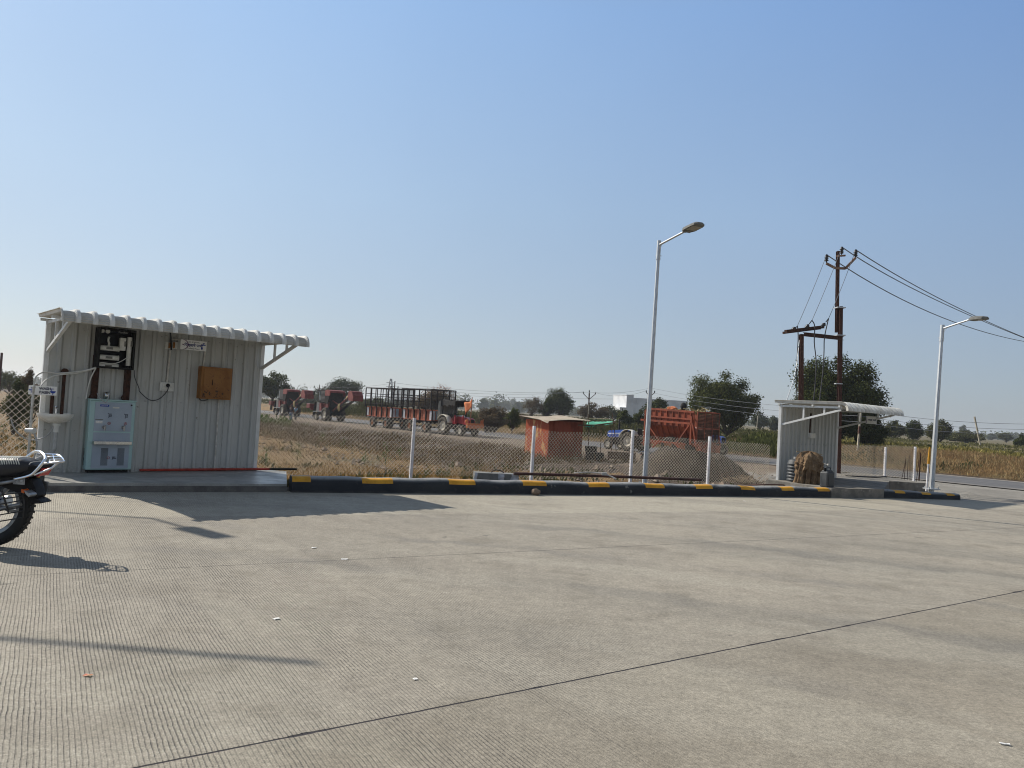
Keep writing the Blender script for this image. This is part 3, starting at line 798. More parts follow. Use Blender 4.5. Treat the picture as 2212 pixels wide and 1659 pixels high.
def shelter(W, L, H, Lp, e, label, rib, nroof, rr):
    t = thing('shelter', label, 'shelter', W.o, W.th)
    # ribbed wall sheet
    mb = MB(); xs = []
    x = 0.0
    while x < L - rib * .2:
        for dx, dy in ((0, 0), (rib * .52, 0), (rib * .60, -.032), (rib * .80, -.032), (rib * .97, 0)):
            if x + dx < L: xs.append((x + dx, dy))
        x += rib
    xs.append((L, 0))
    vs = [(a, b_, 0) for a, b_ in xs] + [(a, b_, H) for a, b_ in xs]
    n = len(xs)
    mb.add(vs, [(i, i + 1, n + i + 1, n + i) for i in range(n - 1)])
    k = 0
    while k * rib + rib * .3 < L:              # screw rows in the pans, lap seams every fifth sheet rib
        for z in (.06, H * .5, H - .08): mb.box((k * rib + rib * .3, -.006, z), (.018, .012, .018), 1)
        if k % 5 == 4: mb.box((k * rib + rib * .1, -.005, H / 2), (.006, .008, H - .02), 1)
        k += 1
    mb.build('wall_panel', [MT['wall_sheet'], MT['grey_pipe']], t, solid=.006)
    for sx in (0.0, L):
        mb = MB(); mb.box((sx + (-.025 if sx == 0 else .025), .02, H / 2 + .01), (.07, .07, H + .02))
        mb.build('post', [MT['white_paint']], t, bevel=.004)
    mb = MB(); mb.bar((0, .045, H - .06), (L, .045, H - .06), .05); mb.bar((0, .045, H * .5), (L, .045, H * .5), .05); mb.bar((0, .045, .06), (L, .045, .06), .05)
    mb.build('rail', [MT['white_paint']], t)
    # brackets
    for sx in (-.02, L + .02):
        mb = MB(); b = .045
        yt = -Lp + .12
        mb.bar((sx, .0, H - .03), (sx, yt, H - .02), b)
        mb.bar((sx, -.02, H - .48), (sx, yt + .02, H - .075), b)
        mb.bar((sx, yt * .38, H - .04), (sx, yt * .38, H - .36), b * .8)
        mb.bar((sx, yt * .72, H - .04), (sx, yt * .72, H - .19), b * .8)
        mb.build('bracket', [MT['white_paint']], t)
    mb = MB()
    for yy in (-Lp + .16, -Lp * .5, .05): mb.bar((-e * .8, yy, H + .005), (L + e * .8, yy, H + .005), .04)
    mb.build('purlin', [MT['white_paint']], t)
    # roof with ribs and a rolled front edge
    path = [(.16, H + .045), (-Lp + rr, H + .05)]
    na = 14
    for k in range(1, na + 1):
        a = math.radians(98) * k / na
        path.append((-Lp + rr - rr * math.sin(a), H + .05 - rr + rr * math.cos(a)))
    nrm = []
    for i in range(len(path)):
        p0, p1 = path[max(i - 1, 0)], path[min(i + 1, len(path) - 1)]
        dy, dz = p1[0] - p0[0], p1[1] - p0[1]; l = math.hypot(dy, dz)
        nrm.append((dz / l * -1 if False else dz / l, -dy / l))
    nrm = [(-abs(a) if i > 1 else 0, b_) for i, (a, b_) in enumerate(nrm)]
    per = (L + 2 * e) / nroof
    rh = .045 if L > 3.2 else .062
    prof = []
    for k in range(nroof):
        x0 = -e + k * per
        prof += [(x0, rh), (x0 + per * .10, rh), (x0 + per * .17, 0), (x0 + per * .40, .004), (x0 + per * .60, .004), (x0 + per * .84, 0), (x0 + per * .92, rh)]
    prof.append((L + e, rh))
    vs, fs, mi = [], [], []
    for j, (y, z) in enumerate(path):
        crimp = .0045 * (-1) ** j if j > 1 else 0
        for (x, hh) in prof:
            q = hh + (crimp if hh < rh else 0)
            vs.append((x, y + nrm[j][0] * q, z + nrm[j][1] * q))
    n = len(prof)
    for j in range(len(path) - 1):
        for i in range(n - 1):
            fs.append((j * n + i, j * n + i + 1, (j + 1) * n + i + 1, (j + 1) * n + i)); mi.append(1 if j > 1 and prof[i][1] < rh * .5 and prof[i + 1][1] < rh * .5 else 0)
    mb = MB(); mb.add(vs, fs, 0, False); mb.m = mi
    mb.build('roof', [MT['roof_sheet'], MT['roof_crimp_shade']], t, solid=.007)
    return t

W1 = Wall(-7.269, 12.033, .128, .728)
S1 = shelter(W1, 3.443, 2.38, 1.52, .17, 'larger white ribbed-sheet shelter with rolled roof edge behind the water cooler', .20, 17, .135)
W2 = Wall(6.60, 18.72, .13, .746)
S2 = shelter(W2, 3.034, 1.90, 1.593, .11, 'smaller white ribbed-sheet shelter at the far end of the kerb, sheltering the sacking-covered tank', .20, 15, .12)

# ------------------------------------------------------------------ things on the first shelter's wall
def onwall(W, name, label, cat, x, y, z, group=None):
    return thing(name, label, cat, W.w(x, y, z), W.th, group)

# water purifier in its black case
OFF = .30
x0, z1 = W1.on(216, 706, OFF); x1, _ = W1.on(295.5, 711, OFF); _, z0 = W1.on(211, 794, OFF)
pw, ph = x1 - x0, z1 - z0
pu = onwall(W1, 'water_purifier', 'black wall-mounted water purifier with white filter tubes above the cooler', 'water purifier', x0, 0, z0)
mb = MB()
mb.box((pw / 2, -.05, ph / 2), (pw, .02, ph)); mb.box((.015, -.17, ph / 2), (.03, .26, ph)); mb.box((pw - .015, -.17, ph / 2), (.03, .26, ph))
mb.box((pw / 2, -.17, .015), (pw - .06, .26, .03)); mb.box((pw / 2, -.17, ph - .015), (pw - .06, .26, .03))
mb.build('case', [MT['black_plastic']], pu)
mb = MB(); mb.box((pw / 2, -.075, ph / 2), (pw - .07, .02, ph - .07)); mb.box((pw * .27, -.15, ph * .70), (pw * .42, .10, ph * .34)); mb.box((pw * .5, -.16, ph * .93), (pw * .86, .1, ph * .09))
mb.build('panel', [MT['navy_plastic']], pu)
for zz in (.50, .27, .06):
    mb = MB(); mb.cyl((pw * .03 + .02, -.24, ph * zz), (pw * .57, -.24, ph * zz), ph * .062, n=14); mb.cyl((pw * .57, -.24, ph * zz), (pw * .585, -.24, ph * zz), ph * .07, n=14)
    f = mb.build('filter_tube', [MT['white_plastic']], pu)
    mb = MB(); mb.box((pw * .31, -.24 - ph * .062, ph * zz), (pw * .18, .008, ph * .055)); mb.build('sticker', [MT['lamp_grey']], f)
mb = MB(); mb.cyl((pw * .86, -.24, ph * .10), (pw * .86, -.24, ph * .82), pw * .068, n=14); f = mb.build('filter_tube', [MT['white_plastic']], pu)
mb = MB(); mb.box((pw * .9, -.24 - pw * .066, ph * .66), (pw * .06, .008, ph * .14)); mb.build('sticker', [MT['lamp_grey']], f)
mb = MB(); mb.box((pw * .67, -.22, ph * .63), (pw * .16, .09, ph * .32)); f = mb.build('pump_box', [MT['white_plastic']], pu, bevel=.008)
mb = MB(); mb.box((pw * .73, -.267, ph * .64), (pw * .05, .006, ph * .13)); mb.build('sticker', [MT['lamp_grey']], f)
for xx in (.10, .25):
    mb = MB(); mb.cyl((pw * xx, -.21, ph * .915), (pw * xx, -.24, ph * .915), .033, n=16); mb.build('gauge', [MT['white_plastic']], pu)
mb = MB(); mb.tube(bez([(pw * .30, -.22, ph * .78), (pw * .27, -.24, ph * .70), (pw * .30, -.24, ph * .62), (pw * .29, -.23, ph * .54)], 5), .016); mb.build('hose', [MT['white_plastic']], pu)
mb = MB(); mb.tube(bez([(pw * .04, -.28, ph * .05), (pw * .10, -.3, ph * .13), (pw * .4, -.3, ph * .12), (pw * .62, -.3, ph * .19), (pw * .82, -.28, ph * .32)], 5), .007); mb.build('hose', [MT['white_plastic']], pu)
lettering('Purifier', .05, MT['grey_pipe'], pu, (pw * .68, -.218, ph * .925), align='CENTER')
# rusty uprights the purifier hangs on
for u in (288 / 3.687, 755 / 3.687):
    xx, za = W1.on(.5486 * (u + 300), 794, .05); _, zb = W1.on(.5486 * (u + 300), 866, .05)
    br = onwall(W1, 'hanging_bracket', 'rusty flat upright on the wall under the %s end of the purifier' % ('left' if u < 100 else 'right'), 'bracket', xx, 0, zb, 'rusty uprights under the purifier')
    mb = MB(); mb.box((0, -.045, (za - zb) / 2 + .1), (.10, .035, za - zb + .2)); mb.cyl((-.03, -.05, .05), (-.03, -.075, .05), .05, n=9)
    o = mb.build('upright', [MT['rust_dark']], br)

# water cooler
cb = G(183.4, 1022, .128)
loc = Vector((cb.x, cb.y, cb.z)) - W1.o
cx0 = loc.dot(W1.d); cy0 = -loc.dot(W1.n)
xr, _ = W1.on(283, 1017, -cy0)
cw = max(.62, xr - cx0)
_, ztop = W1.on(193, 864, -cy0)
cd_ = .46
ch = ztop - .05
ck = onwall(W1, 'water_cooler', 'pale turquoise steel water cooler with two chrome taps and drip tray', 'water cooler', cx0, cy0, 0)
mb = MB(); mb.box((cw / 2, cd_ / 2, .05 + ch / 2), (cw, cd_, ch)); mb.build('cabinet', [MT['cooler_side']], ck, bevel=.012)
mb = MB(); mb.box((cw / 2, cd_ / 2 - .005, ch + .062), (cw + .02, cd_ + .02, .022)); mb.build('top', [MT['cooler_side']], ck, bevel=.006)
mb = MB(); mb.box((cw / 2, cd_ / 2, .022), (cw - .08, cd_ - .08, .056)); mb.build('base', [MT['black_plastic']], ck)
mb = MB(); mb.box((cw / 2 + .01, -.004, .05 + ch * .77), (cw - .13, .008, ch * .42)); mb.box((cw / 2 + .01, -.003, .05 + ch * .28), (cw - .13, .006, ch * .52)); mb.build('front_panel', [MT['cooler_steel']], ck)
mb = MB(); mb.box((cw / 2 + .01, -.06, .05 + ch * .395), (cw - .12, .12, .055)); mb.build('drip_tray', [MT['steel']], ck, bevel=.006)
for xx in (.33, .75):
    mb = MB(); z = .05 + ch * .60
    mb.cyl((cw * xx, -.005, z + .02), (cw * xx, -.065, z + .02), .016, n=10); mb.cyl((cw * xx, -.06, z + .035), (cw * xx, -.06, z - .03), .013, n=10); mb.ball((cw * xx, -.06, z + .045), .018, 8); mb.cyl((cw * xx, -.006, z + .02), (cw * xx, -.014, z + .02), .03, n=12)
    mb.build('tap', [MT['tap_metal']], ck)
for xx in (.30, .66):
    mb = MB()
    for k in range(17): mb.box((cw * xx + .055, -.0085, .05 + ch * (.07 + .0148 * k)), (.105, .003, ch * .0075))
    mb.build('vent_grille', [MT['black_plastic']], ck)
mb = MB()
for k in range(14): mb.box((-.0025, cd_ * .45, .05 + ch * (.07 + .017 * k)), (.003, .16, ch * .008))
mb.build('side_vent', [MT['black_plastic']], ck)
mb = MB(); mb.box((cw * .31, -.0105, .05 + ch * .93), (.13, .004, .032)); lb = mb.build('brand_label', [MT['blue_label']], ck)
lettering('BLUE STAR', .02, MT['white_ink'], lb, (cw * .31, -.0135, .05 + ch * .93))
for xx in (.44, .80):
    o = lettering('JSL', .062, MT['faded_ink'], ck, (cw * xx, -.0095, .05 + ch * .785), rot=(PI / 2, PI / 2, 0), name='logo_lettering', bold=.002)
    mb = MB(); mb.lathe((cw * xx - .005, -.0085, .05 + ch * .675), (0, -1, 0), [(0, .024), (.003, .024), (.003, .017), (0, .017)], 18, closed=True); mb.cyl((cw * xx - .005, -.0085, .05 + ch * .675), (cw * xx - .005, -.0115, .05 + ch * .675), .008, n=10)
    mb.build('logo', [MT['red_ink']], ck)
lettering('JSL', .05, MT['faded_ink'], ck, (cw * .60, -.0095, .05 + ch * .175), name='logo_lettering', bold=.002)
mb = MB(); mb.lathe((cw * .47, -.0085, .05 + ch * .175), (0, -1, 0), [(0, .022), (.003, .022), (.003, .015), (0, .015)], 18, closed=True); mb.build('logo', [MT['red_ink']], ck)
mb = MB(); mb.box((cw * .215, -.0095, .05 + ch * .69), (.10, .003, .04)); mb.build('sticker', [MT['paper']], ck)
mb = MB(); mb.box((cw * .215, -.0095, .05 + ch * .725), (.115, .003, .012)); mb.build('sticker', [MT['lamp_grey']], ck)
mb = MB(); mb.box((cw * .56, -.0095, .05 + ch * .905), (.10, .003, .024)); mb.build('badge', [MT['white_plastic']], ck)
mb = MB(); mb.cyl((cw * .9, -.008, .05 + ch * .95), (cw * .9, -.016, .05 + ch * .95), .014, n=10); mb.build('lock', [MT['black_metal']], ck)
# steel tumbler on the cooler
tp = W1.w(cx0 + cw * .38, cy0 + .12, ch + .073)
mb = MB(); mb.lathe((0, 0, 0), (0, 0, 1), [(0, 0), (0, .032), (.115, .043), (.115, .039), (.006, .029), (.006, 0)], 18)
o = mb.build('tumbler', [MT['steel']], None, tp); tag(o, 'steel drinking tumbler standing on top of the water cooler', 'tumbler')

# wash basin
xb, zb = W1.on(125.5, 911, .22)
xl, zr = W1.on(86.5, 893, .3)
xr, _ = W1.on(165, 897, .25)
bw = (xr - xl)
bs = onwall(W1, 'wash_basin', 'white ceramic wash basin hanging on the wall below its blue sign', 'wash basin', (xl + xr) / 2, 0, 0)
zt = (W1.on(125, 894, .3)[1])
mb = MB(); N_ = 22
rings = [(1.0, 0), (1.0, -.028), (.97, -.05), (.80, -.10), (.5, -.145), (.16, -.16), (0.001, -.16)]
vs, fs = [], []
def rim(k, f):
    a = PI * k / N_
    return (-math.cos(a) * bw / 2 * f, -(math.sin(a) ** .75) * .40 * (f * .9 + .1) - .03)
for f, dz in rings:
    for k in range(N_ + 1):
        x, y = rim(k, f); vs.append((x, y, zt + dz))
m_ = N_ + 1
for i in range(len(rings) - 1):
    for k in range(N_): fs.append((i * m_ + k, i * m_ + k + 1, (i + 1) * m_ + k + 1, (i + 1) * m_ + k))
mb.add(vs, fs, 0, True)
vs2 = []
for f, dz in ((1.0, 0), (.90, -.004), (.75, -.07), (.3, -.11), (.001, -.115)):
    for k in range(m_):
        x, y = rim(k, f); vs2.append((x, y - (.02 if f < 1 else 0), zt + dz))
fs2 = []
for i in range(4):
    for k in range(N_): fs2.append((i * m_ + k, (i + 1) * m_ + k, (i + 1) * m_ + k + 1, i * m_ + k + 1))
mb.add(vs2, fs2, 0, True)
mb.box((0, -.02, zt - .06), (bw * .86, .035, .13))
mb.build('bowl', [MT['ceramic']], bs)
mb = MB(); mb.cyl((0, -.09, zt), (0, -.09, zt + .08), .016, n=10); mb.tube(bez([(0, -.09, zt + .07), (0, -.13, zt + .10), (0, -.19, zt + .075)], 4), .011); mb.ball((0, -.09, zt + .10), .022, 8)
mb.build('tap', [MT['chrome']], bs)
mb = MB(); mb.cyl((0, -.2, zt - .15), (0, -.2, zt - .185), .055, n=14); mb.cyl((0, -.2, zt - .185), (0, -.2, zt - .29), .038, n=14); mb.build('bottle_trap', [MT['white_plastic']], bs)
mb = MB(); mb.tube([(0, -.2, zt - .28), (0, -.2, zt - .55), (-.02, -.2, zt - .60), (-.42, -.14, .10), (-.44, -.14, .02)], .027, 10); mb.build('drain_pipe', [MT['grey_pipe']], bs)
mb = MB(); mb.tube(bez([(-.03, -.17, zt - .2), (-.12, -.15, zt - .36), (-.32, -.08, zt - .42), (-.5, -.05, zt - .30), (-.58, -.04, zt - .12)], 6), .009); mb.build('supply_hose', [MT['grey_pipe']], bs)
for (u, va, vb) in ((114.3, 838, 894), (139.5, 803, 896)):
    xx, za = W1.on(u, va, .04); _, zz = W1.on(u, vb, .04)
    mb = MB(); mb.box((0, -.045, (za - zz) / 2), (.045, .03, za - zz))
    if u > 130: mb.cyl((0, -.03, za - zz), (0, -.07, za - zz), .055, n=9)
    o = mb.build('fixing_strip', [MT['rust_dark']], None, W1.w(xx, 0, zz), W1.th); tag(o, 'rusty fixing strip above the basin %s' % ('with a round rusted head' if u > 130 else 'coming down from behind the blue-lettered sign'), 'bracket')

def signboard(W, name, label, corners, off, cat='sign'):
    (ua, va), (ub, vb), (uc, vc) = corners
    xa, za = W.on(ua, va, off); xb, zb = W.on(ub, vb, off); _, zc_ = W.on(uc, vc, off)
    w_, h_ = xb - xa, abs(zb - zc_)
    t = onwall(W, name, label, cat, (xa + xb) / 2, -off, (za + zb) / 2 - h_ / 2)
    mb = MB(); mb.box((0, .006, 0), (w_, .012, h_)); mb.build('board', [MT['sign_white']], t)
    return t, w_, h_
sg, w_, h_ = signboard(W1, 'wash_basin_sign', 'white sign reading WASH BASIN beside the white water pipe', ((62.7, 832.5), (123.7, 835), (122.8, 854.3)), .14)
lettering('WASH', h_ * .40, MT['navy_ink'], sg, (w_ * .07, -.002, h_ * .2), bold=.002)
lettering('BASIN', h_ * .40, MT['navy_ink'], sg, (w_ * .07, -.002, -h_ * .22), bold=.002)
mb = MB(); mb.prism([(w_ * .36 + math.cos(a) * h_ * .27, -h_ * .02 - abs(math.sin(a)) * h_ * .26) for a in [PI * k / 10 for k in range(11)]], -.004, -.001); mb.box((w_ * .36, -.0025, -h_ * .36), (h_ * .08, .003, h_ * .16)); mb.box((w_ * .31, -.0025, h_ * .12), (h_ * .07, .003, h_ * .25)); mb.box((w_ * .335, -.0025, h_ * .22), (h_ * .25, .003, h_ * .07))
mb.build('basin_symbol', [MT['blue_label']], sg)
mb = MB(); mb.tube(bez([(-w_ * .42, -.004, h_ * .3), (-w_ * .36, -.004, 0), (-w_ * .42, -.004, -h_ * .3)], 5), .006, 4); mb.box((-w_ * .44, -.003, 0), (h_ * .3, .003, h_ * .12)); mb.build('emblem', [MT['blue_label']], sg)

sg, w_, h_ = signboard(W1, 'drinking_water_sign', 'white drinking-water sign in blue Devanagari script hanging under the roof edge', ((391, 733), (447, 738), (446, 759)), .42)
lettering('\u093f\u092aण्याचे पाणी', h_ * .36, MT['blue_ink'], sg, (w_ * .0, -.002, -h_ * .02), bold=.002)
lettering('(आर. ओ. WATER)', h_ * .15, MT['navy_ink'], sg, (0, -.002, h_ * .30))
lettering('( Drinking Water)', h_ * .16, MT['navy_ink'], sg, (0, -.002, -h_ * .34))
mb = MB(); mb.tube([(-w_ * .42 + math.cos(a) * h_ * .52, -.004, math.sin(a) * h_ * .49) for a in [(-.5 + k / 12) * PI * .98 for k in range(13)]], [.003 + .006 * math.sin(PI * k / 12) for k in range(13)], 4); mb.build('emblem_arc', [MT['purple_ink']], sg)
mb = MB(); mb.prism([(-w_ * .45, .004), (-w_ * .42, h_ * .06), (-w_ * .405, h_ * .02), (-w_ * .39, h_ * .06), (-w_ * .36, .004), (-w_ * .405, -h_ * .08)], -.004, -.001); mb.build('emblem', [MT['purple_ink']], sg)
mb = MB(); mb.box((w_ * .39, -.0025, h_ * .12), (w_ * .13, .003, h_ * .10)); mb.box((w_ * .38, -.0025, h_ * .22), (w_ * .02, .003, h_ * .16)); mb.box((w_ * .38, -.0025, h_ * .31), (w_ * .08, .003, h_ * .05)); mb.box((w_ * .335, -.0025, h_ * .04), (w_ * .025, .003, h_ * .14)); mb.prism([(w_ * .28, -h_ * .12), (w_ * .36, -h_ * .12), (w_ * .345, -h_ * .36), (w_ * .295, -h_ * .36)], -.004, -.001)
mb.build('tap_symbol', [MT['blue_label']], sg)
for f in (-.22, .3):
    mb = MB(); mb.tube([(w_ * f, .004, h_ * .5), (w_ * f, .004, h_ * .5 + .16)], .003, 5); mb.build('hanger_wire', [MT['cable']], sg)

# electrical cabinet, ochre with rust spots
x0, z1 = W1.on(437, 791, .2); x1, _ = W1.on(503.5, 794, .2); _, z0 = W1.on(432, 861, .2)
ew, eh = x1 - x0, z1 - z0
eb = onwall(W1, 'electrical_cabinet', 'ochre painted metal electrical cabinet spotted with rust', 'cabinet', x0, 0, z0)
mb = MB(); mb.box((ew / 2, -.10, eh / 2), (ew, .18, eh)); mb.build('box', [MT['ochre_paint']], eb, bevel=.006)
mb = MB(); mb.box((ew / 2 + .01, -.196, eh / 2 - .005), (ew - .06, .014, eh - .06)); dr = mb.build('door', [MT['ochre_door']], eb, bevel=.004)
mb = MB(); mb.box((ew * .36, -.207, eh * .52), (.012, .012, .10)); mb.build('handle', [MT['rust_spot']], dr)
mb = MB(); mb.tube(bez([(.02, -.1, 0), (.06, -.12, -.035), (.14, -.12, -.02), (.17, -.1, 0)], 5), .008); mb.build('cable_loop', [MT['cable']], eb)

def conduit(pts, label, r=.013, W=W1, off=.045, mat='white_pipe'):
    ps = []
    for u, v in pts:
        x, z = W.on(u, v, off); ps.append((x, -off, z))
    o0 = ps[0]
    mb = MB(); mb.tube([(a - o0[0], b_ - o0[1], c_ - o0[2]) for a, b_, c_ in ps], r, 8)
    o = mb.build('conduit', [MT[mat]], None, W.w(*o0), W.th)
    return tag(o, label, 'conduit')
conduit([(360, 833), (368, 756)], 'white conduit running up from the socket board to the switch boxes', .016)
conduit([(445, 748), (439, 792)], 'white conduit between the drinking-water sign and the ochre cabinet', .014)
conduit([(473, 863), (463, 1014)], 'white conduit with a black band running down from the ochre cabinet', .014)
conduit([(396, 735), (372, 733)], 'short white conduit from the switch boxes towards the drinking-water sign', .01)
x0, z1 = W1.on(346, 825, .05); x1, z0 = W1.on(375, 846, .05)
sb = onwall(W1, 'socket_board', 'white plastic socket board with a black plug pushed in', 'socket', (x0 + x1) / 2, 0, (z0 + z1) / 2)
bw2, bh2 = x1 - x0, z1 - z0
mb = MB(); mb.box((0, -.045, 0), (bw2, .03, bh2)); mb.build('plate', [MT['white_plastic']], sb, bevel=.006)
for dz in (.2, -.2):
    mb = MB(); mb.box((0, -.062, bh2 * dz), (bw2 * .66, .008, bh2 * .26)); mb.build('socket', [MT['ceramic']], sb, bevel=.002)
px_, pz_ = .01, bh2 * .16
mb = MB(); mb.cyl((px_, -.066, pz_), (px_, -.11, pz_), .034, .02, n=12); mb.build('plug', [MT['black_plastic']], sb)
pts = [(px_, -.11, pz_), (px_ - .02, -.10, pz_ - .1)]
def loc2(u, v, off=.09):
    x, z = W1.on(u, v, off); return (x - (x0 + x1) / 2, -off, z - (z0 + z1) / 2)
pts += [loc2(345, 861), loc2(330, 865), loc2(318, 861), loc2(302, 846), loc2(300, 838), loc2(291, 815), loc2(290, 800)]
mb = MB(); mb.tube(bez(pts, 6), .008, 6); mb.build('flex', [MT['cable']], sb)
xx, zz = W1.on(366, 746, .05)
for k, (u, lab) in enumerate(((362, 'small ivory switch box under the black roof cable'), (377, 'small ivory switch box beside the drinking-water sign'))):
    xx, zz = W1.on(u, 746, .05)
    sw = onwall(W1, 'switch_box', lab, 'switch box', xx, 0, zz, 'switch boxes under the roof')
    mb = MB(); mb.box((0, -.05, 0), (.085, .05, .12)); mb.build('box', [MT['white_plastic']], sw, bevel=.005)
    mb = MB(); mb.box((.02 if k == 0 else -.02, -.08, .0), (.03, .02, .10)); mb.build('bracket', [MT['ochre_paint']], sw)
p0 = loc2(368, 714, .35); p1 = loc2(369, 730, .12); p2 = loc2(370, 756, .08)
base = W1.w((x0 + x1) / 2, 0, (z0 + z1) / 2)
mb = MB(); mb.tube(bez([loc2(376, 712, .6), p0, p1, p2], 6), .012, 6); o = mb.build('cable', [MT['black_plastic']], None, base, W1.th); tag(o, 'thick black cable dropping from the roof between the switch boxes', 'cable')

# white water pipe and hoses at the left end of the wall
vp = at(72.8, 836, W1.w(-.16, -.32, 0).y); vb = at(61, 986, W1.w(-.16, -.32, 0).y)
wp = thing('water_pipe', 'white upright water pipe with a ball valve at the end of the shelter', 'pipe', (vb.x, vb.y, .05))
top = Vector(vp) - wp.location
mb = MB(); mb.tube([(0, 0, -.06), (0.0, 0, .3), top * .45, top], .018, 10); mb.ball(top, .027, 8)
for f in (.3, .62, .86): mb.cyl(top * f - Vector((0, 0, .03)), top * f + Vector((0, 0, .03)), .023, n=10)
mb.build('pipe', [MT['white_pipe']], wp)
mb = MB(); q = top * .53; mb.cyl(q + Vector((-.05, -.02, .0)), q + Vector((.07, -.05, .0)), .035, n=10); mb.cyl(q + Vector((.06, -.05, 0)), q + Vector((.10, -.06, 0)), .045, n=10); mb.build('valve', [MT['white_plastic']], wp)
mb = MB(); mb.tube(bez([q + Vector((.08, -.05, 0)), q + Vector((.14, -.04, -.2)), q + Vector((.10, -.03, -.45)), q + Vector((.05, -.02, -.62))], 6), .012); mb.build('branch_hose', [MT['grey_pipe']], wp)
def wpt(u, v, off): return W1.w(W1.on(u, v, off)[0], -off, W1.on(u, v, off)[1])
hpts = [(vp.x, vp.y, vp.z)] + [tuple(wpt(*a)) for a in ((77, 815, .3), (88, 806, .22), (105, 804, .12), (130, 806, .08), (180, 801, .1), (207, 794, .28))]
mb = MB(); mb.tube(bez(hpts, 6), .012, 6); o = mb.build('hose', [MT['white_plastic']]); tag(o, 'white hose arching from the upright pipe top to the purifier', 'hose')
hpts = [tuple(wpt(*a)) for a in ((88, 834, .18), (102, 819, .12), (125, 810, .09), (165, 806, .08), (195, 799, .12), (206, 795, .3))]
mb = MB(); mb.tube(bez(hpts, 6), .011, 6); o = mb.build('hose', [MT['white_plastic']]); tag(o, 'white hose running from above the WASH BASIN sign to the purifier', 'hose')
hpts = [tuple(wpt(*a)) for a in ((207, 795, .3), (197, 815, .16), (190, 838, .1), (186, 862, .12))]
mb = MB(); mb.tube(bez(hpts, 6), .01, 6); o = mb.build('hose', [MT['white_plastic']]); tag(o, 'white hose dropping from the purifier to the left side of the cooler', 'hose')
hpts = [tuple(wpt(*a)) for a in ((210, 850, .2), (218, 862, .45), (228, 869, .5), (233, 862, .5), (236, 850, .45), (232, 852, .4))]
mb = MB(); mb.tube(bez(hpts, 6), .008, 6); o = mb.build('hose', [MT['grey_pipe']]); tag(o, 'thin grey hose looping over the top of the water cooler', 'hose')

# red pipe lying along the foot of the wall
mb = MB(); mb.tube([W1.w(1.45, -.05, .03), W1.w(3.72, -.06, .03)], .022, 10)
a_ = W1.w(3.72, -.06, .03); b_ = W1.w(4.25, -.12, .03)
o = mb.build('red_pipe', [MT['red_pipe']]); tag(o, 'red pipe lying along the foot of the larger shelter', 'pipe')
mb = MB(); mb.tube([a_, b_], .021, 10); mb.build('sleeve', [MT['black_plastic']], o)

# ------------------------------------------------------------------ things at the second shelter
conduit([(1752, 893), (1749, 935)], 'rusty conduit running down the inside of the smaller shelter', .02, W2, .03, 'rust_dark')
x0, z1 = W2.on(1747, 935, .05); x1, z0 = W2.on(1759, 947, .05)
sb = onwall(W2, 'socket_board', 'white square socket box on the wall of the smaller shelter', 'socket', (x0 + x1) / 2, 0, (z0 + z1) / 2)
mb = MB(); mb.box((0, -.05, 0), (x1 - x0, .07, z1 - z0)); mb.build('box', [MT['white_plastic']], sb, bevel=.006)
mb = MB(); mb.box((.0, -.09, 0), ((x1 - x0) * .7, .012, (z1 - z0) * .7)); mb.build('cover', [MT['ceramic']], sb)
fa = at(1882.5, 907.5, W2.w(3.0, -1.0, 0).y)
fs_ = thing('air_sign', 'small white sign reading FREE AIR hanging under the smaller roof', 'sign', fa, math.radians(8))
mb = MB(); mb.box((0, .006, 0), (.30, .012, .20)); mb.build('board', [MT['white_plastic']], fs_)
lettering('FREE AIR', .062, MT['navy_ink'], fs_, (.015, -.002, 0), bold=.002)
mb = MB(); mb.box((-.135, -.003, 0), (.012, .004, .17)); mb.build('emblem', [MT['purple_ink']], fs_)
for f in (-.1, .1):
    mb = MB(); mb.tube([(f, .006, .1), (f, .006, .26)], .004, 5); mb.build('hanger_wire', [MT['cable']], fs_)

# ------------------------------------------------------------------ tank, sacking, jerrycan
fz2 = .205
b0 = G(1715, 1046, fz2 - .1)
def at_u(u, Y, z):
    """ground-plan point on photo column u at depth Y and height z"""
    x = 0.0
    for _ in range(6):
        p = Vector((x, Y, z)) - CAM
        x += (u - (CX + FPX * p.dot(cR) / p.dot(cF))) * Y / FPX
    return Vector((x, Y, z))
tkp = at_u(1719, 18.35, .0)
tk = thing('water_tank', 'black ribbed plastic water tank half hidden under brown sacking', 'water tank', (tkp.x, tkp.y, .02))
R_ = .205
prof = [(0, 0), (0, R_)]
for k in range(8):
    z = .05 + k * .075
    prof += [(z, R_), (z + .02, R_ + .018), (z + .042, R_ + .018), (z + .06, R_)]
prof += [(.66, R_), (.70, R_ * .86), (.73, R_ * .5), (.74, .09), (.78, .09), (.785, 0)]
mb = MB(); mb.lathe((0, 0, 0), (0, 0, 1), prof, 22); mb.build('body', [MT['tank_black']], tk)
mb = MB(); mb.cyl((-.0, -R_, .12), (-.02, -R_ - .09, .12), .03, n=10); mb.box((-.02, -R_ - .06, .17), (.1, .03, .02)); mb.build('outlet_valve', [MT['white_plastic']], tk)
mb = MB(); mb.tube(bez([(-.02, -R_ - .08, .12), (-.35, -.3, .12), (-.75, -.2, .10), (-1.1, .1, .04)], 5), .016); mb.build('outlet_hose', [MT['brown_pipe']], tk)

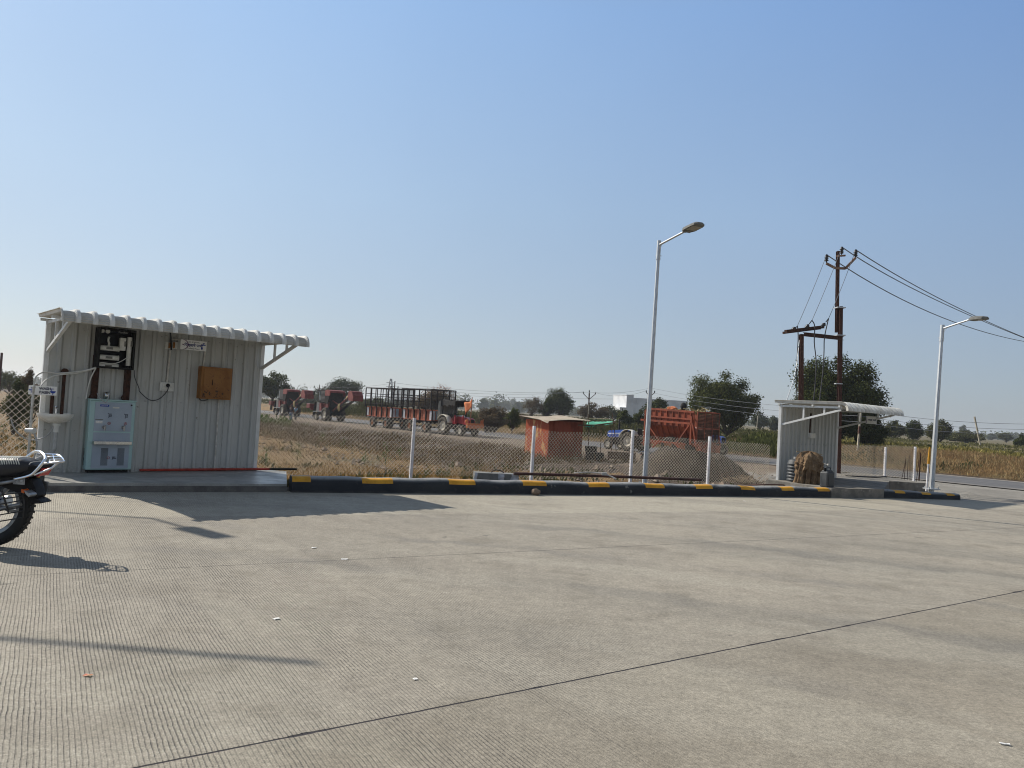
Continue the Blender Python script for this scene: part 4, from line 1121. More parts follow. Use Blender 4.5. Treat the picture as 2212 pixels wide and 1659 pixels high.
# draped sacking: two overlapping folded cloth shells over a second tank
skp = at_u(1746, 18.05, 0)
sk = thing('sacking_cover', 'brown jute sacking draped in folds over the ribbed tank', 'sacking', (skp.x, skp.y, .0))
def drape(rx, ry, h, seed, z0, a0=0, a1=2 * PI, flare=.08, fold=.075, nf=9, n=90, m=26):
    vs, fs = [], []
    for j in range(m + 1):
        f = j / m
        for k in range(n + 1):
            a = a0 + (a1 - a0) * k / n
            if f < .25:
                g = f / .25; r = .93 * math.sin(g * PI / 2); z = h - .16 * (1 - math.cos(g * PI / 2))
            else:
                g = (f - .25) / .75; r = .93 + .09 * min(1, g * 5) + flare * g; z = (h - .16) * (1 - g) + z0 * g
            fo = fold * (max(0, f - .12) ** .6) * (math.sin(a * nf + seed + 1.1 * math.sin(2.3 * a + f * 3)) + .6 * math.sin(a * nf * 2.3 + seed * 2 + f * 2.0))
            wr = .03 * (mnoise.noise(Vector((a * 2.2, f * 6, seed))) + .6 * mnoise.noise(Vector((a * 6, f * 13, seed))))
            q = r * 1.0
            vs.append(((rx * q + fo + wr) * math.cos(a), (ry * q + fo + wr) * math.sin(a), z + .5 * wr + .025 * math.sin(a * 5 + seed)))
    for j in range(m):
        for k in range(n):
            fs.append((j * (n + 1) + k, j * (n + 1) + k + 1, (j + 1) * (n + 1) + k + 1, (j + 1) * (n + 1) + k))
    return vs, fs
mb = MB(); mb.add(*drape(.25, .22, .90, 1.0, .05), 0, True)
mb.build('cloth', [MT['jute']], sk, solid=.006)
mb = MB(); mb.add(*drape(.29, .26, .935, 5.0, .52, PI * .75, PI * 1.75, .02, .035, 7), 0, True); mb.build('flap', [MT['jute']], sk, solid=.006)
mb = MB(); mb.add(*drape(.28, .25, .915, 9.0, .34, -PI * .30, PI * .15, .03, .035, 7), 0, True); mb.build('flap', [MT['jute']], sk, solid=.006)
mb = MB(); mb.bar((-.33, -.03, .935), (.3, .05, .90), .03, .02); mb.build('stick', [MT['pale_wood']], sk)
mb = MB(); mb.tube([(.2, .1, .70), (.44, .02, .66)], .016, 8); mb.cyl((.43, .02, .662), (.46, .018, .657), .03, n=10)
o = mb.build('pipe_stub', [MT['white_pipe']], None, (skp.x, skp.y, 0)); tag(o, 'short white pipe stub sticking out beside the sacking', 'pipe')

jp = G(1786, 1052, fz2)
jc = thing('jerrycan', 'dark grey plastic jerrycan on the kerb-side floor next to the sacking', 'jerrycan', jp, .55)
mb = MB(); mb.box((0, 0, .17), (.26, .20, .34)); mb.box((0, 0, .36), (.24, .18, .05), taper=(.7, .7)); mb.build('body', [MT['tank_black']], jc, bevel=.025)
mb = MB(); mb.tube([(-.05, 0, .37), (-.05, 0, .43), (.1, 0, .43), (.1, 0, .37)], .014, 8); mb.build('handle', [MT['tank_black']], jc)
mb = MB(); mb.cyl((-.09, 0, .37), (-.09, 0, .43), .032, n=12); mb.build('cap', [MT['black_plastic']], jc)
mb = MB(); mb.box((0, -.103, .17), (.18, .012, .22)); mb.build('panel', [MT['tank_black']], jc, bevel=.004)

# ------------------------------------------------------------------ concrete upstand, rebar and pipes on the right
we = G(2005, 1057, 0); wl_ = Vector((9.6, 21.4, 0))
cw_ = thing('low_wall', 'low unfinished concrete upstand under the right-hand fence', 'wall', (we.x, we.y, 0))
d_ = (Vector((8.9, 21.15, 0)) - we); d_.z = 0
nn = Vector((-d_.y, d_.x, 0)).normalized()
if nn.y < 0: nn = -nn
mb = MB(); e = .25
mb.prism([(0, 0), (d_.x, d_.y), (d_.x + nn.x * e, d_.y + nn.y * e), (nn.x * e, nn.y * e)], -.4, .165, plane='xy')
mb.prism([(nn.x * e, nn.y * e), (d_.x + nn.x * e, d_.y + nn.y * e), (d_.x * .9 + nn.x * 2.6, d_.y * .9 + nn.y * 2.6), (nn.x * 3.3, nn.y * 3.3)], -.6, .158, plane='xy')
mb.build('concrete', [MT['concrete_old']], cw_, bevel=.015)
rb = thing('rebar_starter', 'cluster of bare upright reinforcing bars beside the last fence post', 'rebar', at_u(1962, 23.6, .15))
rnd = random.Random(2)
mb = MB()
for k, dx in enumerate((-.16, -.09, -.02, .05, .3)):
    mb.tube([(dx, rnd.uniform(-.1, .1), -.1), (dx + rnd.uniform(-.02, .02), rnd.uniform(-.1, .1), .62 + rnd.uniform(-.08, .06))], .008, 6)
mb.build('bars', [MT['rust_dark']], rb)
mp = at_u(1985, 23.3, .1)
mb = MB(); mb.tube([(0, 0, 0), (.02, 0, .85)], .02, 8); o = mb.build('marker_rod', [MT['rust_dark']], None, mp); tag(o, 'rusty red rod standing right of the last white fence post', 'rod')
pb = at_u(2001, 20.55, .0); ptop = at(2008.5, 966, 20.5)
wp2 = thing('marker_pipe', 'white upright pipe with a yellow sleeve beside the far street lamp', 'pipe', pb)
tv = Vector(ptop) - pb
mb = MB(); mb.tube([(0, 0, 0), tv * .62], .026, 8); mb.build('pipe', [MT['post_white']], wp2)
mb = MB(); mb.tube([tv * .62, tv * .74, tv * .84, tv], [.028, .030, .026, .02], 8); mb.build('sleeve', [MT['yellow_paint']], wp2)
hp = at_u(1870, 22.6, .16)
mb = MB(); mb.tube(bez([(-.6, 0, .012), (-.2, -.1, .015), (.3, -.05, .02), (.6, .1, .04), (.68, .12, .03)], 6), .02, 6); o = mb.build('hose', [MT['cable']], None, hp); tag(o, 'black hose lying on the concrete in front of the right-hand fence', 'hose')

# ------------------------------------------------------------------ chain-link fences
def chain_panel(A, B, za, zb, ha, hb, cell=.092, r=.0028):
    """woven diagonal wires between two posts; A, B ground points, heights above them"""
    A, B = Vector(A), Vector(B)
    d = Vector((B.x - A.x, B.y - A.y, 0)); L = d.length; d.normalize()
    V, Q = [], []
    nrm = Vector((-d.y, d.x, 0))
    H = (ha + hb) / 2
    def P(s_, h_): return Vector((A.x + d.x * s_, A.y + d.y * s_, za + (zb - za) * s_ / L + h_ * ((ha + (hb - ha) * s_ / L) / H)))
    def seg(p, q, off):
        dirv = (q - p).normalized(); y = nrm; x = dirv.cross(y)
        b = len(V)
        for pt in (p, q):
            for k in range(3):
                a = 2 * PI * k / 3 + .5
                V.append(pt + (x * math.cos(a) + y * math.sin(a)) * r + nrm * off)
        for k in range(3): Q.append((b + k, b + (k + 1) % 3, b + 3 + (k + 1) % 3, b + 3 + k))
    n = int((L + H) / cell)
    sag = lambda s_: .012 * math.sin(s_ * 2.1) + .008 * math.sin(s_ * 5.3)
    for i in range(n + 1):
        c = i * cell
        for sg in (1, -1):
            # rising (sg 1): s = c - H + h ; falling: s = c - h
            h0 = max(0, (H - c) if sg == 1 else c - L); h1 = min(H, (L - c + H) if sg == 1 else c)
            if h1 - h0 < .02: continue
            k = max(1, int((h1 - h0) / .3)); pr = None
            for j in range(k + 1):
                h_ = h0 + (h1 - h0) * j / k
                s_ = (c - H + h_) if sg == 1 else (c - h_)
                hh = h_ + (sag(s_) if h_ > .6 * H else 0) + (.035 if (j == k and h1 > H - .001 and i % 1 == 0) else 0)
                pt = P(min(max(s_, 0), L), hh)
                if pr is not None: seg(pr, pt, .004 * sg)
                pr = pt
    return V, Q

def fence(label, posts, panels, name='chain_link_fence'):
    t = thing(name, label, 'fence', posts[0][0] if posts else panels[0][0])
    o0 = t.location.copy()
    for (pt, h, lean) in posts:
        q = Vector(pt) - o0
        mb = MB(); mb.box(q + Vector((lean / 2, 0, h / 2 - .15)), (.062, .062, h + .3), R=Matrix.Rotation(math.radians(30), 3, 'Z') @ Matrix.Rotation(lean / max(h, .1), 3, 'Y'))
        mb.build('post', [MT['post_white']], t, bevel=.008)
    for (A, B, za, zb, ha, hb, cell, r) in panels:
        V, Q = chain_panel(Vector(A) - o0, Vector(B) - o0, za - o0.z, zb - o0.z, ha, hb, cell, r)
        arr_mesh('wire_mesh', V, Q, MT['wire_galv'], parent=t)
    return t
def post(u, vb, vt, Y):
    b = at_u(u, Y, 0); top = at(u + (vb - vt) * .045, vt, Y)
    g_ = min(hz(b.x, b.y), 0.0)
    return (Vector((b.x, b.y, g_)), top.z - g_, .01)
P1, P2, P3, P4 = post(887, 1025, 903, 16.8), post(1147, 1035, 920, 17.4), post(1361, 1037, 930, 18.65), post(1528, 1042, 943, 19.4)
E0 = W1.w(3.3, .75, 0); E0 = Vector((E0.x, E0.y, 0))
PZ = Vector((6.75, 19.9, 0))
fence('long chain-link fence with four white concrete posts behind the kerb', [P1, P2, P3, P4],
      [((E0.x - .2, E0.y, 0), P1[0], -.05, 0, 1.22, 1.20, .086, .0040), (P1[0], P2[0], 0, 0, 1.10, 1.10, .084, .0040), (P2[0], P3[0], 0, 0, 1.03, 1.08, .084, .0040), (P3[0], P4[0], 0, 0, 1.05, 1.02, .08, .0040), (P4[0], PZ, 0, 0, 1.02, .98, .07, .0040)])
def low_post(u, vt, Y):
    b = at_u(u, Y, .1); return (b, at(u + 3, vt, Y).z - .1, .01)
P5, P6 = low_post(1910, 966, 23.6), low_post(1974, 965, 24.4)
E5 = at_u(1815, 22.2, 0)
fence('short chain-link fence with two white posts on the concrete upstand', [P5, P6], [(E5, P5[0], .1, .12, .92, .95, .075, .0040), (P5[0], P6[0], .12, .12, .95, .95, .075, .0040)])
L0 = W1.w(.1, .35, 0); L1 = Vector((-15.5, 8.2, 0))
fence('chain-link fence running off behind the left end of the larger shelter', [(Vector((-13.4, 9.35, 0)), 1.3, 0)], [((L1.x, L1.y, 0), (L0.x, L0.y, 0), 0, 0, 1.36, 1.36, .105, .0040)])

# ------------------------------------------------------------------ street lamps
def street_lamp(base, top, arm_end, head_end, r0, r1, label):
    t = thing('street_lamp', label, 'street lamp', base, 0, 'galvanised street lamps')
    b = Vector(base); T = Vector(top) - b; A = Vector(arm_end) - b; Hd = Vector(head_end) - b
    ax = T.normalized()
    mb = MB(); mb.tube([(0, 0, -.1), T * .985], [r0, r1], 8, smooth=False); mb.build('pole', [MT['galvanised']], t)
    mb = MB(); mb.box((0, 0, .012), (r0 * 4.4, r0 * 4.4, .024))
    for sx in (-1, 1):
        for sy in (-1, 1): mb.cyl((sx * r0 * 1.7, sy * r0 * 1.7, 0), (sx * r0 * 1.7, sy * r0 * 1.7, .07), .012, n=6)
    mb.build('base_plate', [MT['galvanised']], t)
    mb = MB(); mb.cyl(T - ax * .42, T, r1 * 1.22, n=14); mb.cyl(T - ax * .43, T - ax * .40, r1 * 1.4, n=14)
    for a in range(3):
        q = Vector((math.cos(a * 2.1 + .3), math.sin(a * 2.1 + .3), 0)); mb.cyl(T - ax * .34 + q * r1, T - ax * .34 + q * r1 * 2.1, .009, n=6)
    mb.build('collar', [MT['galvanised']], t)
    st = T - ax * .10
    mb = MB(); mb.cyl(st, A, .024, .022, n=10); d = (A - st).normalized(); mb.tube([T - ax * .26, st + d * .16], .006, 5); mb.build('arm', [MT['galvanised']], t)
    # head: flat tapering housing
    d = (Hd - A).normalized(); side = d.cross(Vector((0, 0, 1))).normalized(); up = side.cross(d)
    Lh = (Hd - A).length
    prof = [(-.06, .035, .03), (.04, .05, .04), (.12, .11, .055), (.30, .145, .06), (.75, .145, .055), (.93, .125, .045), (1.0, .08, .03)]
    mb = MB(); vs = []; fs = []
    for f, hw, hh in prof:
        c = A + d * (Lh * f)
        for sx, sz in ((-1, -.5), (1, -.5), (1, .3), (.55, 1), (-.55, 1), (-1, .3)): vs.append(c + side * hw * sx + up * hh * sz)
    n = 6
    for i in range(len(prof) - 1):
        for k in range(n): fs.append((i * n + k, i * n + (k + 1) % n, (i + 1) * n + (k + 1) % n, (i + 1) * n + k))
    fs += [tuple(range(n))[::-1], tuple(range((len(prof) - 1) * n, len(prof) * n))]
    mb.add(vs, fs)
    hd = mb.build('lamp_head', [MT['lamp_grey']], t)
    Rm = Matrix((side, d, up)).transposed()
    mb = MB(); mb.box(A + d * Lh * .60 - up * .033, (.22, Lh * .44, .012), R=Rm); mb.build('lens', [MT['lamp_lens']], hd)
    mb = MB(); mb.box(A + d * Lh * .22 - up * .036, (.16, Lh * .22, .014), R=Rm); mb.build('driver_cover', [MT['lamp_grey']], hd)
    return t
def on_dir(p, u, v, horiz):
    """point on the vertical plane through p containing direction horiz that is seen at pixel (u, v)"""
    n = Vector((-horiz[1], horiz[0], 0)); r = ray(u, v); k = (Vector(p) - CAM).dot(n) / r.dot(n)
    return CAM + r * k
lb1 = at_u(1392, 17.3, .02); lt1 = at(1424, 520, 17.35)
a1 = on_dir(lt1, 1479, 500, (.32, -.95)); h1 = on_dir(lt1, 1513, 483, (.32, -.95))
street_lamp(lb1, lt1, a1, h1, .058, .038, 'nearer galvanised street lamp rising behind the striped kerb')
lb2 = at_u(2012, 19.95, .1); lt2 = at(2036, 702, 20.1)
a2 = on_dir(lt2, 2096, 690, (.32, -.95)); h2 = on_dir(lt2, 2131, 687, (.32, -.95))
street_lamp(lb2, lt2, a2, h2, .068, .042, 'farther galvanised street lamp beside the short striped kerb')

# ------------------------------------------------------------------ two-legged power pole
Yp = 23.8
def pz(u, v, Y=Yp): return at(u, v, Y)
g1 = at_u(1811, Yp, -.1); top1 = pz(1816, 541)
g2 = at_u(1729, 22.7, -.15); top2 = pz(1731, 722, 22.7)
pp = thing('power_pole', 'rusty two-legged steel power pole with a V-shaped top arm behind the smaller shelter', 'power pole', g1)
O = Vector(g1)
def ibeam(mb, a, b, wd, dp, th=.014):
    a, b = Vector(a) - O, Vector(b) - O
    z = (b - a).normalized(); x = Vector((1, 0, 0)); x = (x - z * x.dot(z)).normalized() if abs(z.x) < .9 else Vector((0, 1, 0)); y = z.cross(x)
    R = Matrix((x, y, z)).transposed(); L = (b - a).length; c = (a + b) / 2
    mb.box(c + y * (dp / 2), (wd, th, L), R=R); mb.box(c - y * (dp / 2), (wd, th, L), R=R); mb.box(c, (th, dp - th, L), R=R)
mb = MB(); jn = Vector(g1).lerp(Vector(top1), .70); ibeam(mb, g1, jn + Vector((0, 0, .4)), .105, .11); mb.build('leg', [MT['pole_rust']], pp)
mb = MB(); ibeam(mb, jn + Vector((-.035, .12, -.4)), Vector(top1) + Vector((-.035, .12, 0)), .085, .09); mb.build('upper_leg', [MT['pole_rust']], pp)
mb = MB(); ibeam(mb, g2, top2, .105, .11); mb.build('leg', [MT['pole_rust']], pp)
mb = MB()
for f in (.58, .70): 
    q = Vector(g1).lerp(Vector(top1), f + .05) - O; mb.box(q + Vector((0, .03, 0)), (.26, .3, .03))
q = Vector(pz(1811, 829)) - O; mb.box(q, (.2, .16, .03))
mb.build('clamp', [MT['galvanised']], pp)
mb = MB(); ibeam(mb, Vector(pz(1737, 722, 22.65)), Vector(pz(1820, 731, Yp - .1)), .1, .1); mb.build('tie_beam', [MT['pole_rust']], pp)
mb = MB(); ca, cb_ = Vector(pz(1697, 716, 22.2)), Vector(pz(1778, 706, 22.9)); mb.bar(ca - O, cb_ - O, .09, .09); mb.bar(ca - O + Vector((0, .2, -.02)), cb_ - O + Vector((0, .2, -.02)), .05, .07); mb.build('cross_arm', [MT['rust_dark']], pp)
va, vm, vc = Vector(pz(1785, 569)), Vector(pz(1815, 580)), Vector(pz(1848, 557))
mb = MB()
mb.bar(va - O, Vector(pz(1804, 579)) - O, .05, .07); mb.bar(Vector(pz(1804, 579)) - O, Vector(pz(1826, 580)) - O, .05, .07); mb.bar(Vector(pz(1826, 580)) - O, vc - O, .05, .07)
mb.bar(Vector(pz(1808, 553)) - O, Vector(pz(1826, 552)) - O, .05, .05)
mb.build('v_arm', [MT['angle_rust']], pp)
ins = {}
def insulator(base, key, tilt=(0, 0, 1)):
    ax = Vector(tilt).normalized(); prof = [(-.08, .012), (0, .014)]
    for k in range(3): prof += [(.02 + k * .055, .035), (.035 + k * .055, .07), (.06 + k * .055, .04)]
    prof += [(.19, .045), (.23, .03), (.24, 0)]
    mb = MB(); mb.lathe(Vector(base) - O, ax, prof, 12); mb.build('insulator', [MT['insulator']], pp)
    ins[key] = Vector(base) + ax * .22
insulator(va + Vector((0, 0, .05)), 'L'); insulator(Vector(pz(1818, 549)), 'T'); insulator(vc + Vector((0, 0, .03)), 'R')
strain = {}
for key, ua, va_, ub, vb_ in (('L', 1711, 714, 1722, 705), ('M', 1740, 710, 1754, 692), ('R', 1775, 707, 1790, 688)):
    a, b_ = Vector(pz(ua, va_, 22.5)), Vector(pz(ub, vb_, 22.6))
    d = (b_ - a)
    mb = MB(); mb.lathe(a - O, d, [(0, .015), (.03, .03), (.05, .06), (.09, .035), (.11, .065), (.15, .04), (.18, .02)], 10); mb.tube([a - O + d * .6, b_ - O], .015, 5); mb.build('strain_insulator', [MT['insulator']], pp)
    strain[key] = b_
def wire(name, pts, r, label, mat='line_wire', cat='wire', group=None):
    o0 = Vector(pts[0]); mb = MB(); mb.tube([Vector(p) - o0 for p in pts], r, 5)
    o = mb.build(name, [MT[mat]], None, o0)
    return tag(o, label, cat, group)
for k1, k2, lab in (('L', 'L', 'thin jumper wire from the left V-arm insulator down to the cross arm'), ('T', 'M', 'thin jumper wire from the pole-top insulator down to the cross arm'), ('R', 'R', 'thin jumper wire from the right V-arm insulator down to the cross arm')):
    wire('jumper_wire', arc(ins[k1], strain[k2], .05, 8), .008, lab, group='jumper wires of the power pole')
for key, pts, lab in (('M', [(1760, 705), (1759, 740), (1763, 780), (1761, 830), (1757, 868)], 'black drop cable hanging from the middle of the cross arm'), ('R', [(1787, 700), (1781, 730), (1780, 760), (1778, 800), (1770, 868)], 'black drop cable hanging from the right end of the cross arm'), ('L', [(1723, 708), (1724, 730), (1722, 770), (1720, 810), (1722, 868)], 'black drop cable hanging beside the shorter leg')):
    wire('drop_cable', bez([strain[key]] + [pz(u, v, 22.6) for u, v in pts], 5), .016, lab, 'cable', 'cable', 'drop cables of the power pole')
wire('guy_wire', [pz(1727, 735, 22.7), pz(1721, 790, 22.3), pz(1712, 828, 22), pz(1697, 872, 21.5)], .012, 'slack guy wire slanting from the shorter leg to behind the smaller roof', 'galvanised')
for key, far, mids, lab in (('T', (2215, 731), (1985, 630), 'uppermost overhead wire running from the pole top off to the right'), ('R', (2215, 730), (2020, 640), 'overhead wire running from the right V-arm off to the right'), ('L', (2215, 738), (2000, 671), 'lowest overhead wire running from the left V-arm off to the right')):
    a = ins[key]; e_ = at(far[0], far[1], 44.0); e2 = a + (e_ - a) * 1.5
    pts = []
    mY = a.lerp(e_, .5).y - 3.0
    n = 16
    m_ = at(mids[0], mids[1], a.y + (44 - a.y) * .36)
    for i in range(n + 7):
        s_ = i / n; s1 = .42
        l0 = (s_ - s1) * (s_ - 1) / (s1); l1 = s_ * (s_ - 1) / (s1 * (s1 - 1)); l2 = s_ * (s_ - s1) / (1 - s1)
        pts.append(a * l0 + m_ * l1 + e_ * l2)
    wire('overhead_wire', pts, .017, lab, group='overhead wires to the right')

# ------------------------------------------------------------------ small things on and behind the kerb
rk = G(1157, 1070, 0)
mb = MB(); mb.ball((0, 0, .055), (.085, .06, .062), 9, jit=.16, seed=3); o = mb.build('rock', [MT['stone']], None, rk); tag(o, 'single brown rock lying against the striped kerb', 'rock')
bp = at_u(1070, 15.6, 0)
bx = thing('packing_case', 'grey board case with torn silver sheeting behind the kerb', 'packing case', (bp.x, bp.y, hz(bp.x, bp.y)), .18)
mb = MB(); mb.box((0, 0, .17), (.88, .36, .35)); mb.build('board', [MT['grey_board']], bx, bevel=.01)
for x0_, x1_, sd in ((-.47, -.40, 1), (.0, .16, 2), (.25, .46, 3)):
    rnd = random.Random(sd); mb = MB()
    pts = []
    for k in range(7):
        f = k / 6
        pts.append((x0_ + (x1_ - x0_) * (.2 * rnd.random()), -.185 - .02 * rnd.random(), .33 * f + .02)); 
    vs = pts + [(x1_ - (x1_ - x0_) * .35 * rnd.random(), -.19 - .035 * rnd.random(), p[2]) for p in pts]
    mb.add(vs, [(k, k + 7, k + 8, k + 1) for k in range(6)]); mb.build('torn_sheet', [MT['torn_sheet']], bx, solid=.004)
mb = MB(); mb.tube(bez([(-.1, 0, .35), (-.02, 0, .40), (.1, 0, .39), (.16, 0, .35)], 4), .012); mb.build('strap', [MT['black_plastic']], bx)
p0_, p1_ = at_u(1110, 15.2, .26), at_u(1520, 16.6, .24)
mb = MB(); mb.tube([p0_ + Vector((0, .2, 0)) - p0_, (p1_ - p0_) * .5 + Vector((0, .2, .01)), p1_ - p0_ + Vector((0, .2, 0))], .03, 8)
o = mb.build('brown_pipe', [MT['brown_pipe']], None, p0_); tag(o, 'long brown pipe lying on the ground behind the striped kerb', 'pipe')
cp = at_u(1303, 15.9, .30)
mb = MB(); mb.tube(bez([(-.6, 0, .0), (-.3, .02, .03), (0, 0, .02), (.15, -.06, -.02), (.25, -.1, -.06)], 5), .014, 6); mb.box((.02, -.01, .02), (.1, .05, .06)); o = mb.build('hose', [MT['white_pipe']], None, cp); tag(o, 'hose with a white joint lying over the brown pipe behind the kerb', 'hose')
for u, v, sx, sy, rz, mk, lab in ((678, 1184, .055, .05, .3, 'paper', 'small white paper scrap nearest the shelter shadow'), (744, 1209, .075, .05, .1, 'paper', 'flat white paper scrap right of the other near the middle joint'), (597, 1338, .05, .035, .8, 'paper', 'crumpled white scrap on the tined concrete'),
        (897, 1468, .028, .03, .5, 'paper', 'tiny white paper scrap just above the dark joint'), (2170, 1609, .055, .02, -.35, 'paper', 'white folded paper strip in the near right corner of the forecourt'), (190, 1461, .05, .028, -.1, 'red_paper', 'red and cream wrapper on the near left concrete'), (1608, 1083, .06, .04, 0, 'paper', 'thin white scrap in front of the kerb under the far lamp'), (1122, 1069, .05, .03, .2, 'red_paper', 'red wrapper lying against the foot of the kerb')):
    p = G(u, v, 0); rnd = random.Random(int(u)); n = 5; vs, fs = [], []; sx *= .42; sy *= .42
    for i in range(n):
        for j in range(3): vs.append((sx * (i / (n - 1) - .5) * 2, sy * (j - 1), .004 + .2 * sx * rnd.random()))
    for i in range(n - 1):
        for j in range(2): fs.append((i * 3 + j, (i + 1) * 3 + j, (i + 1) * 3 + j + 1, i * 3 + j + 1))
    mb = MB(); mb.add(vs, fs); o = mb.build('paper_scrap', [MT[mk]], None, p, rz, solid=.002); tag(o, lab, 'litter')

# ------------------------------------------------------------------ added unseen mast on the left, its arms laid out to throw the thin shadows
mz = 7.0; sh = Vector((math.cos(SUN_AZ), math.sin(SUN_AZ), 0)) * (mz / math.tan(SUN_EL))
def up(u, v, k=1.0):
    g_ = G(u, v, 0); return Vector((g_.x, g_.y, 0)) - sh + Vector((0, 0, mz))
A1, A0 = up(680, 1432), up(-240, 1360)
B0, B1, B2, B3 = up(-30, 1096), up(330, 1120), up(400, 1140), up(480, 1161)
mb_ = (A0 + B0) / 2 + Vector((-1.6, 0, 0))
ms = thing('shadow_mast', 'added unseen mast with two side arms shaped to cast thin shadows on the forecourt', 'mast', (mb_.x, mb_.y, 0))
O2 = Vector((mb_.x, mb_.y, 0))
mb = MB(); mb.tube([(0, 0, -.2), (0, 0, mz + .1)], [.11, .06], 8); mb.build('pole', [MT['galvanised']], ms)
mb = MB(); mb.tube([Vector((0, 0, mz)), A0 - O2, A1 - O2], .032, 8); mb.build('arm', [MT['galvanised']], ms)
mb = MB(); mb.tube([Vector((0, 0, mz)), B0 - O2, B1 - O2, B2 - O2], .03, 8); mb.build('arm', [MT['galvanised']], ms)
mb = MB(); mb.bar(B2 - O2, B3 - O2, .26, .08); mb.build('lamp_head', [MT['lamp_grey']], ms)  # no lamp here; plate added for the wide end of the cast shadow

# ------------------------------------------------------------------ wheels
def wheel(parent, c, r, wd, tyre='dusty_tyre', rim='rim_cream', rr=.52, lugs=0, name='wheel', spokes=0):
    """wheel with its axle along local y"""
    c = Vector(c); mb = MB()
    h = wd / 2
    prof = [(-h * .72, r * rr), (-h * .98, r * (rr + .12)), (-h, r * .80), (-h * .80, r * .94), (-h * .45, r * .995), (0, r), (h * .45, r * .995), (h * .80, r * .94), (h, r * .80), (h * .98, r * (rr + .12)), (h * .72, r * rr)]
    mb.lathe(c, (0, 1, 0), prof, 28)
    for k in range(lugs):
        for s in (-1, 1):
            a = 2 * PI * (k + (.5 if s > 0 else 0)) / lugs
            R = Matrix.Rotation(-a, 3, 'Y') @ Matrix.Rotation(.5 * s, 3, 'X')
            mb.box(c + Matrix.Rotation(-a, 3, 'Y') @ Vector((r * 1.0, s * h * .48, 0)), (r * .09, h * .95, r * .085), R=R)
    o = mb.build(name, [MT[tyre]], parent)
    mb = MB()
    mb.lathe(c, (0, 1, 0), [(-h * .74, r * rr), (-h * .74, r * (rr - .06)), (-h * .40, r * (rr - .1)), (-h * .34, r * .2), (-h * .55, r * .17), (-h * .55, 0)], 24)
    mb.lathe(c, (0, 1, 0), [(h * .74, r * rr), (h * .74, r * (rr - .06)), (h * .40, r * (rr - .1)), (h * .34, r * .2), (h * .55, r * .17), (h * .55, 0)], 24)
    for k in range(6):
        a = 2 * PI * k / 6
        for s in (-1, 1): mb.cyl(c + Vector((math.cos(a) * r * .13, s * h * .50, math.sin(a) * r * .13)), c + Vector((math.cos(a) * r * .13, s * h * .62, math.sin(a) * r * .13)), r * .03, n=6)
    mb.build('rim', [MT[rim]], o)
    return o

# ------------------------------------------------------------------ motorcycle at the left edge
BY = 7.05
bk0 = at_u(-20, BY, 0); bk0.z = 0
bike = thing('motorcycle', 'black motorcycle with ribbed seat and chrome rear carrier at the left edge', 'motorcycle', bk0, PI)
def bpx(u, v, dy=0.0):
    """pixel -> bike-local point; dy metres towards the camera from the bike's centre plane"""
    p = at(u, v, BY - dy) - bk0
    return Vector((-p.x, -p.y, p.z))
def z3(x, y, dy=0.0): return bpx(.5486 * x / 6.38, .5486 * (1700 + y / 6.38), dy)
def z2(x, y, dy=0.0): return bpx(.5486 * x / 2.766, .5486 * (1700 + y / 2.766), dy)
wc = bpx(-20, 1088); WR = wc.z
mb = MB()
mb.lathe((wc.x, 0, wc.z), (0, 1, 0), [(-.038, WR * .74), (-.055, WR * .82), (-.055, WR * .90), (-.035, WR * .975), (0, WR), (.035, WR * .975), (.055, WR * .90), (.055, WR * .82), (.038, WR * .74)], 40)
for k in range(44):
    a = 2 * PI * k / 44
    for s in (-1, 1): mb.box((wc.x + math.cos(a) * WR * .985, s * .026, wc.z + math.sin(a) * WR * .975), (.010, .034, .018), R=Matrix.Rotation(-a, 3, 'Y') @ Matrix.Rotation(.4 * s, 3, 'X'))
bw = mb.build('wheel', [MT['black_rubber']], bike)
mb = MB(); mb.lathe((wc.x, 0, wc.z), (0, 1, 0), [(-.036, WR * .745), (-.036, WR * .66), (-.015, WR * .64), (.015, WR * .64), (.036, WR * .66), (.036, WR * .745)], 40)
mb.cyl((wc.x, -.06, wc.z), (wc.x, .06, wc.z), .085, n=20)
for k in range(6):
    a = 2 * PI * k / 6 + .25; mb.bar((wc.x + math.cos(a) * .07, 0, wc.z + math.sin(a) * .07), (wc.x + math.cos(a) * WR * .66, 0, wc.z + math.sin(a) * WR * .66), .034, .022, up=(0, 1, 0))
mb.build('rim', [MT['alloy']], bw)
# seat: lofted, rounded section, with pale piping bands
tops = [(-900, 640), (-500, 618), (0, 622), (300, 626), (560, 636), (720, 668), (850, 720), (930, 790), (985, 860)]
lows = [(-900, 1180), (-500, 1190), (0, 1180), (300, 1150), (560, 1110), (720, 1070), (850, 1020), (930, 960), (985, 900)]
hw = [.10, .135, .145, .145, .14, .13, .11, .085, .04]
def seat_pt(i_f, a):
    i = min(int(i_f), len(tops) - 2); f = i_f - i
    tp = z3(*tops[i]).lerp(z3(*tops[i + 1]), f); lo = z3(*lows[i]).lerp(z3(*lows[i + 1]), f); h_ = hw[i] * (1 - f) + hw[i + 1] * f
    c = (tp + lo) / 2; hz_ = (tp - lo).length / 2
    ca, sa = math.cos(a), math.sin(a)
    e_ = lambda v: math.copysign(abs(v) ** .62, v)
    return Vector((c.x + (tp.x - lo.x) / 2 * e_(sa), h_ * e_(ca), c.z + hz_ * e_(sa)))
vs, fs = [], []; ns = 24; m_ = 33
for j in range(m_):
    for k in range(ns): vs.append(seat_pt(j * 8 / (m_ - 1), 2 * PI * k / ns))
for j in range(m_ - 1):
    for k in range(ns): fs.append((j * ns + k, j * ns + (k + 1) % ns, (j + 1) * ns + (k + 1) % ns, (j + 1) * ns + k))
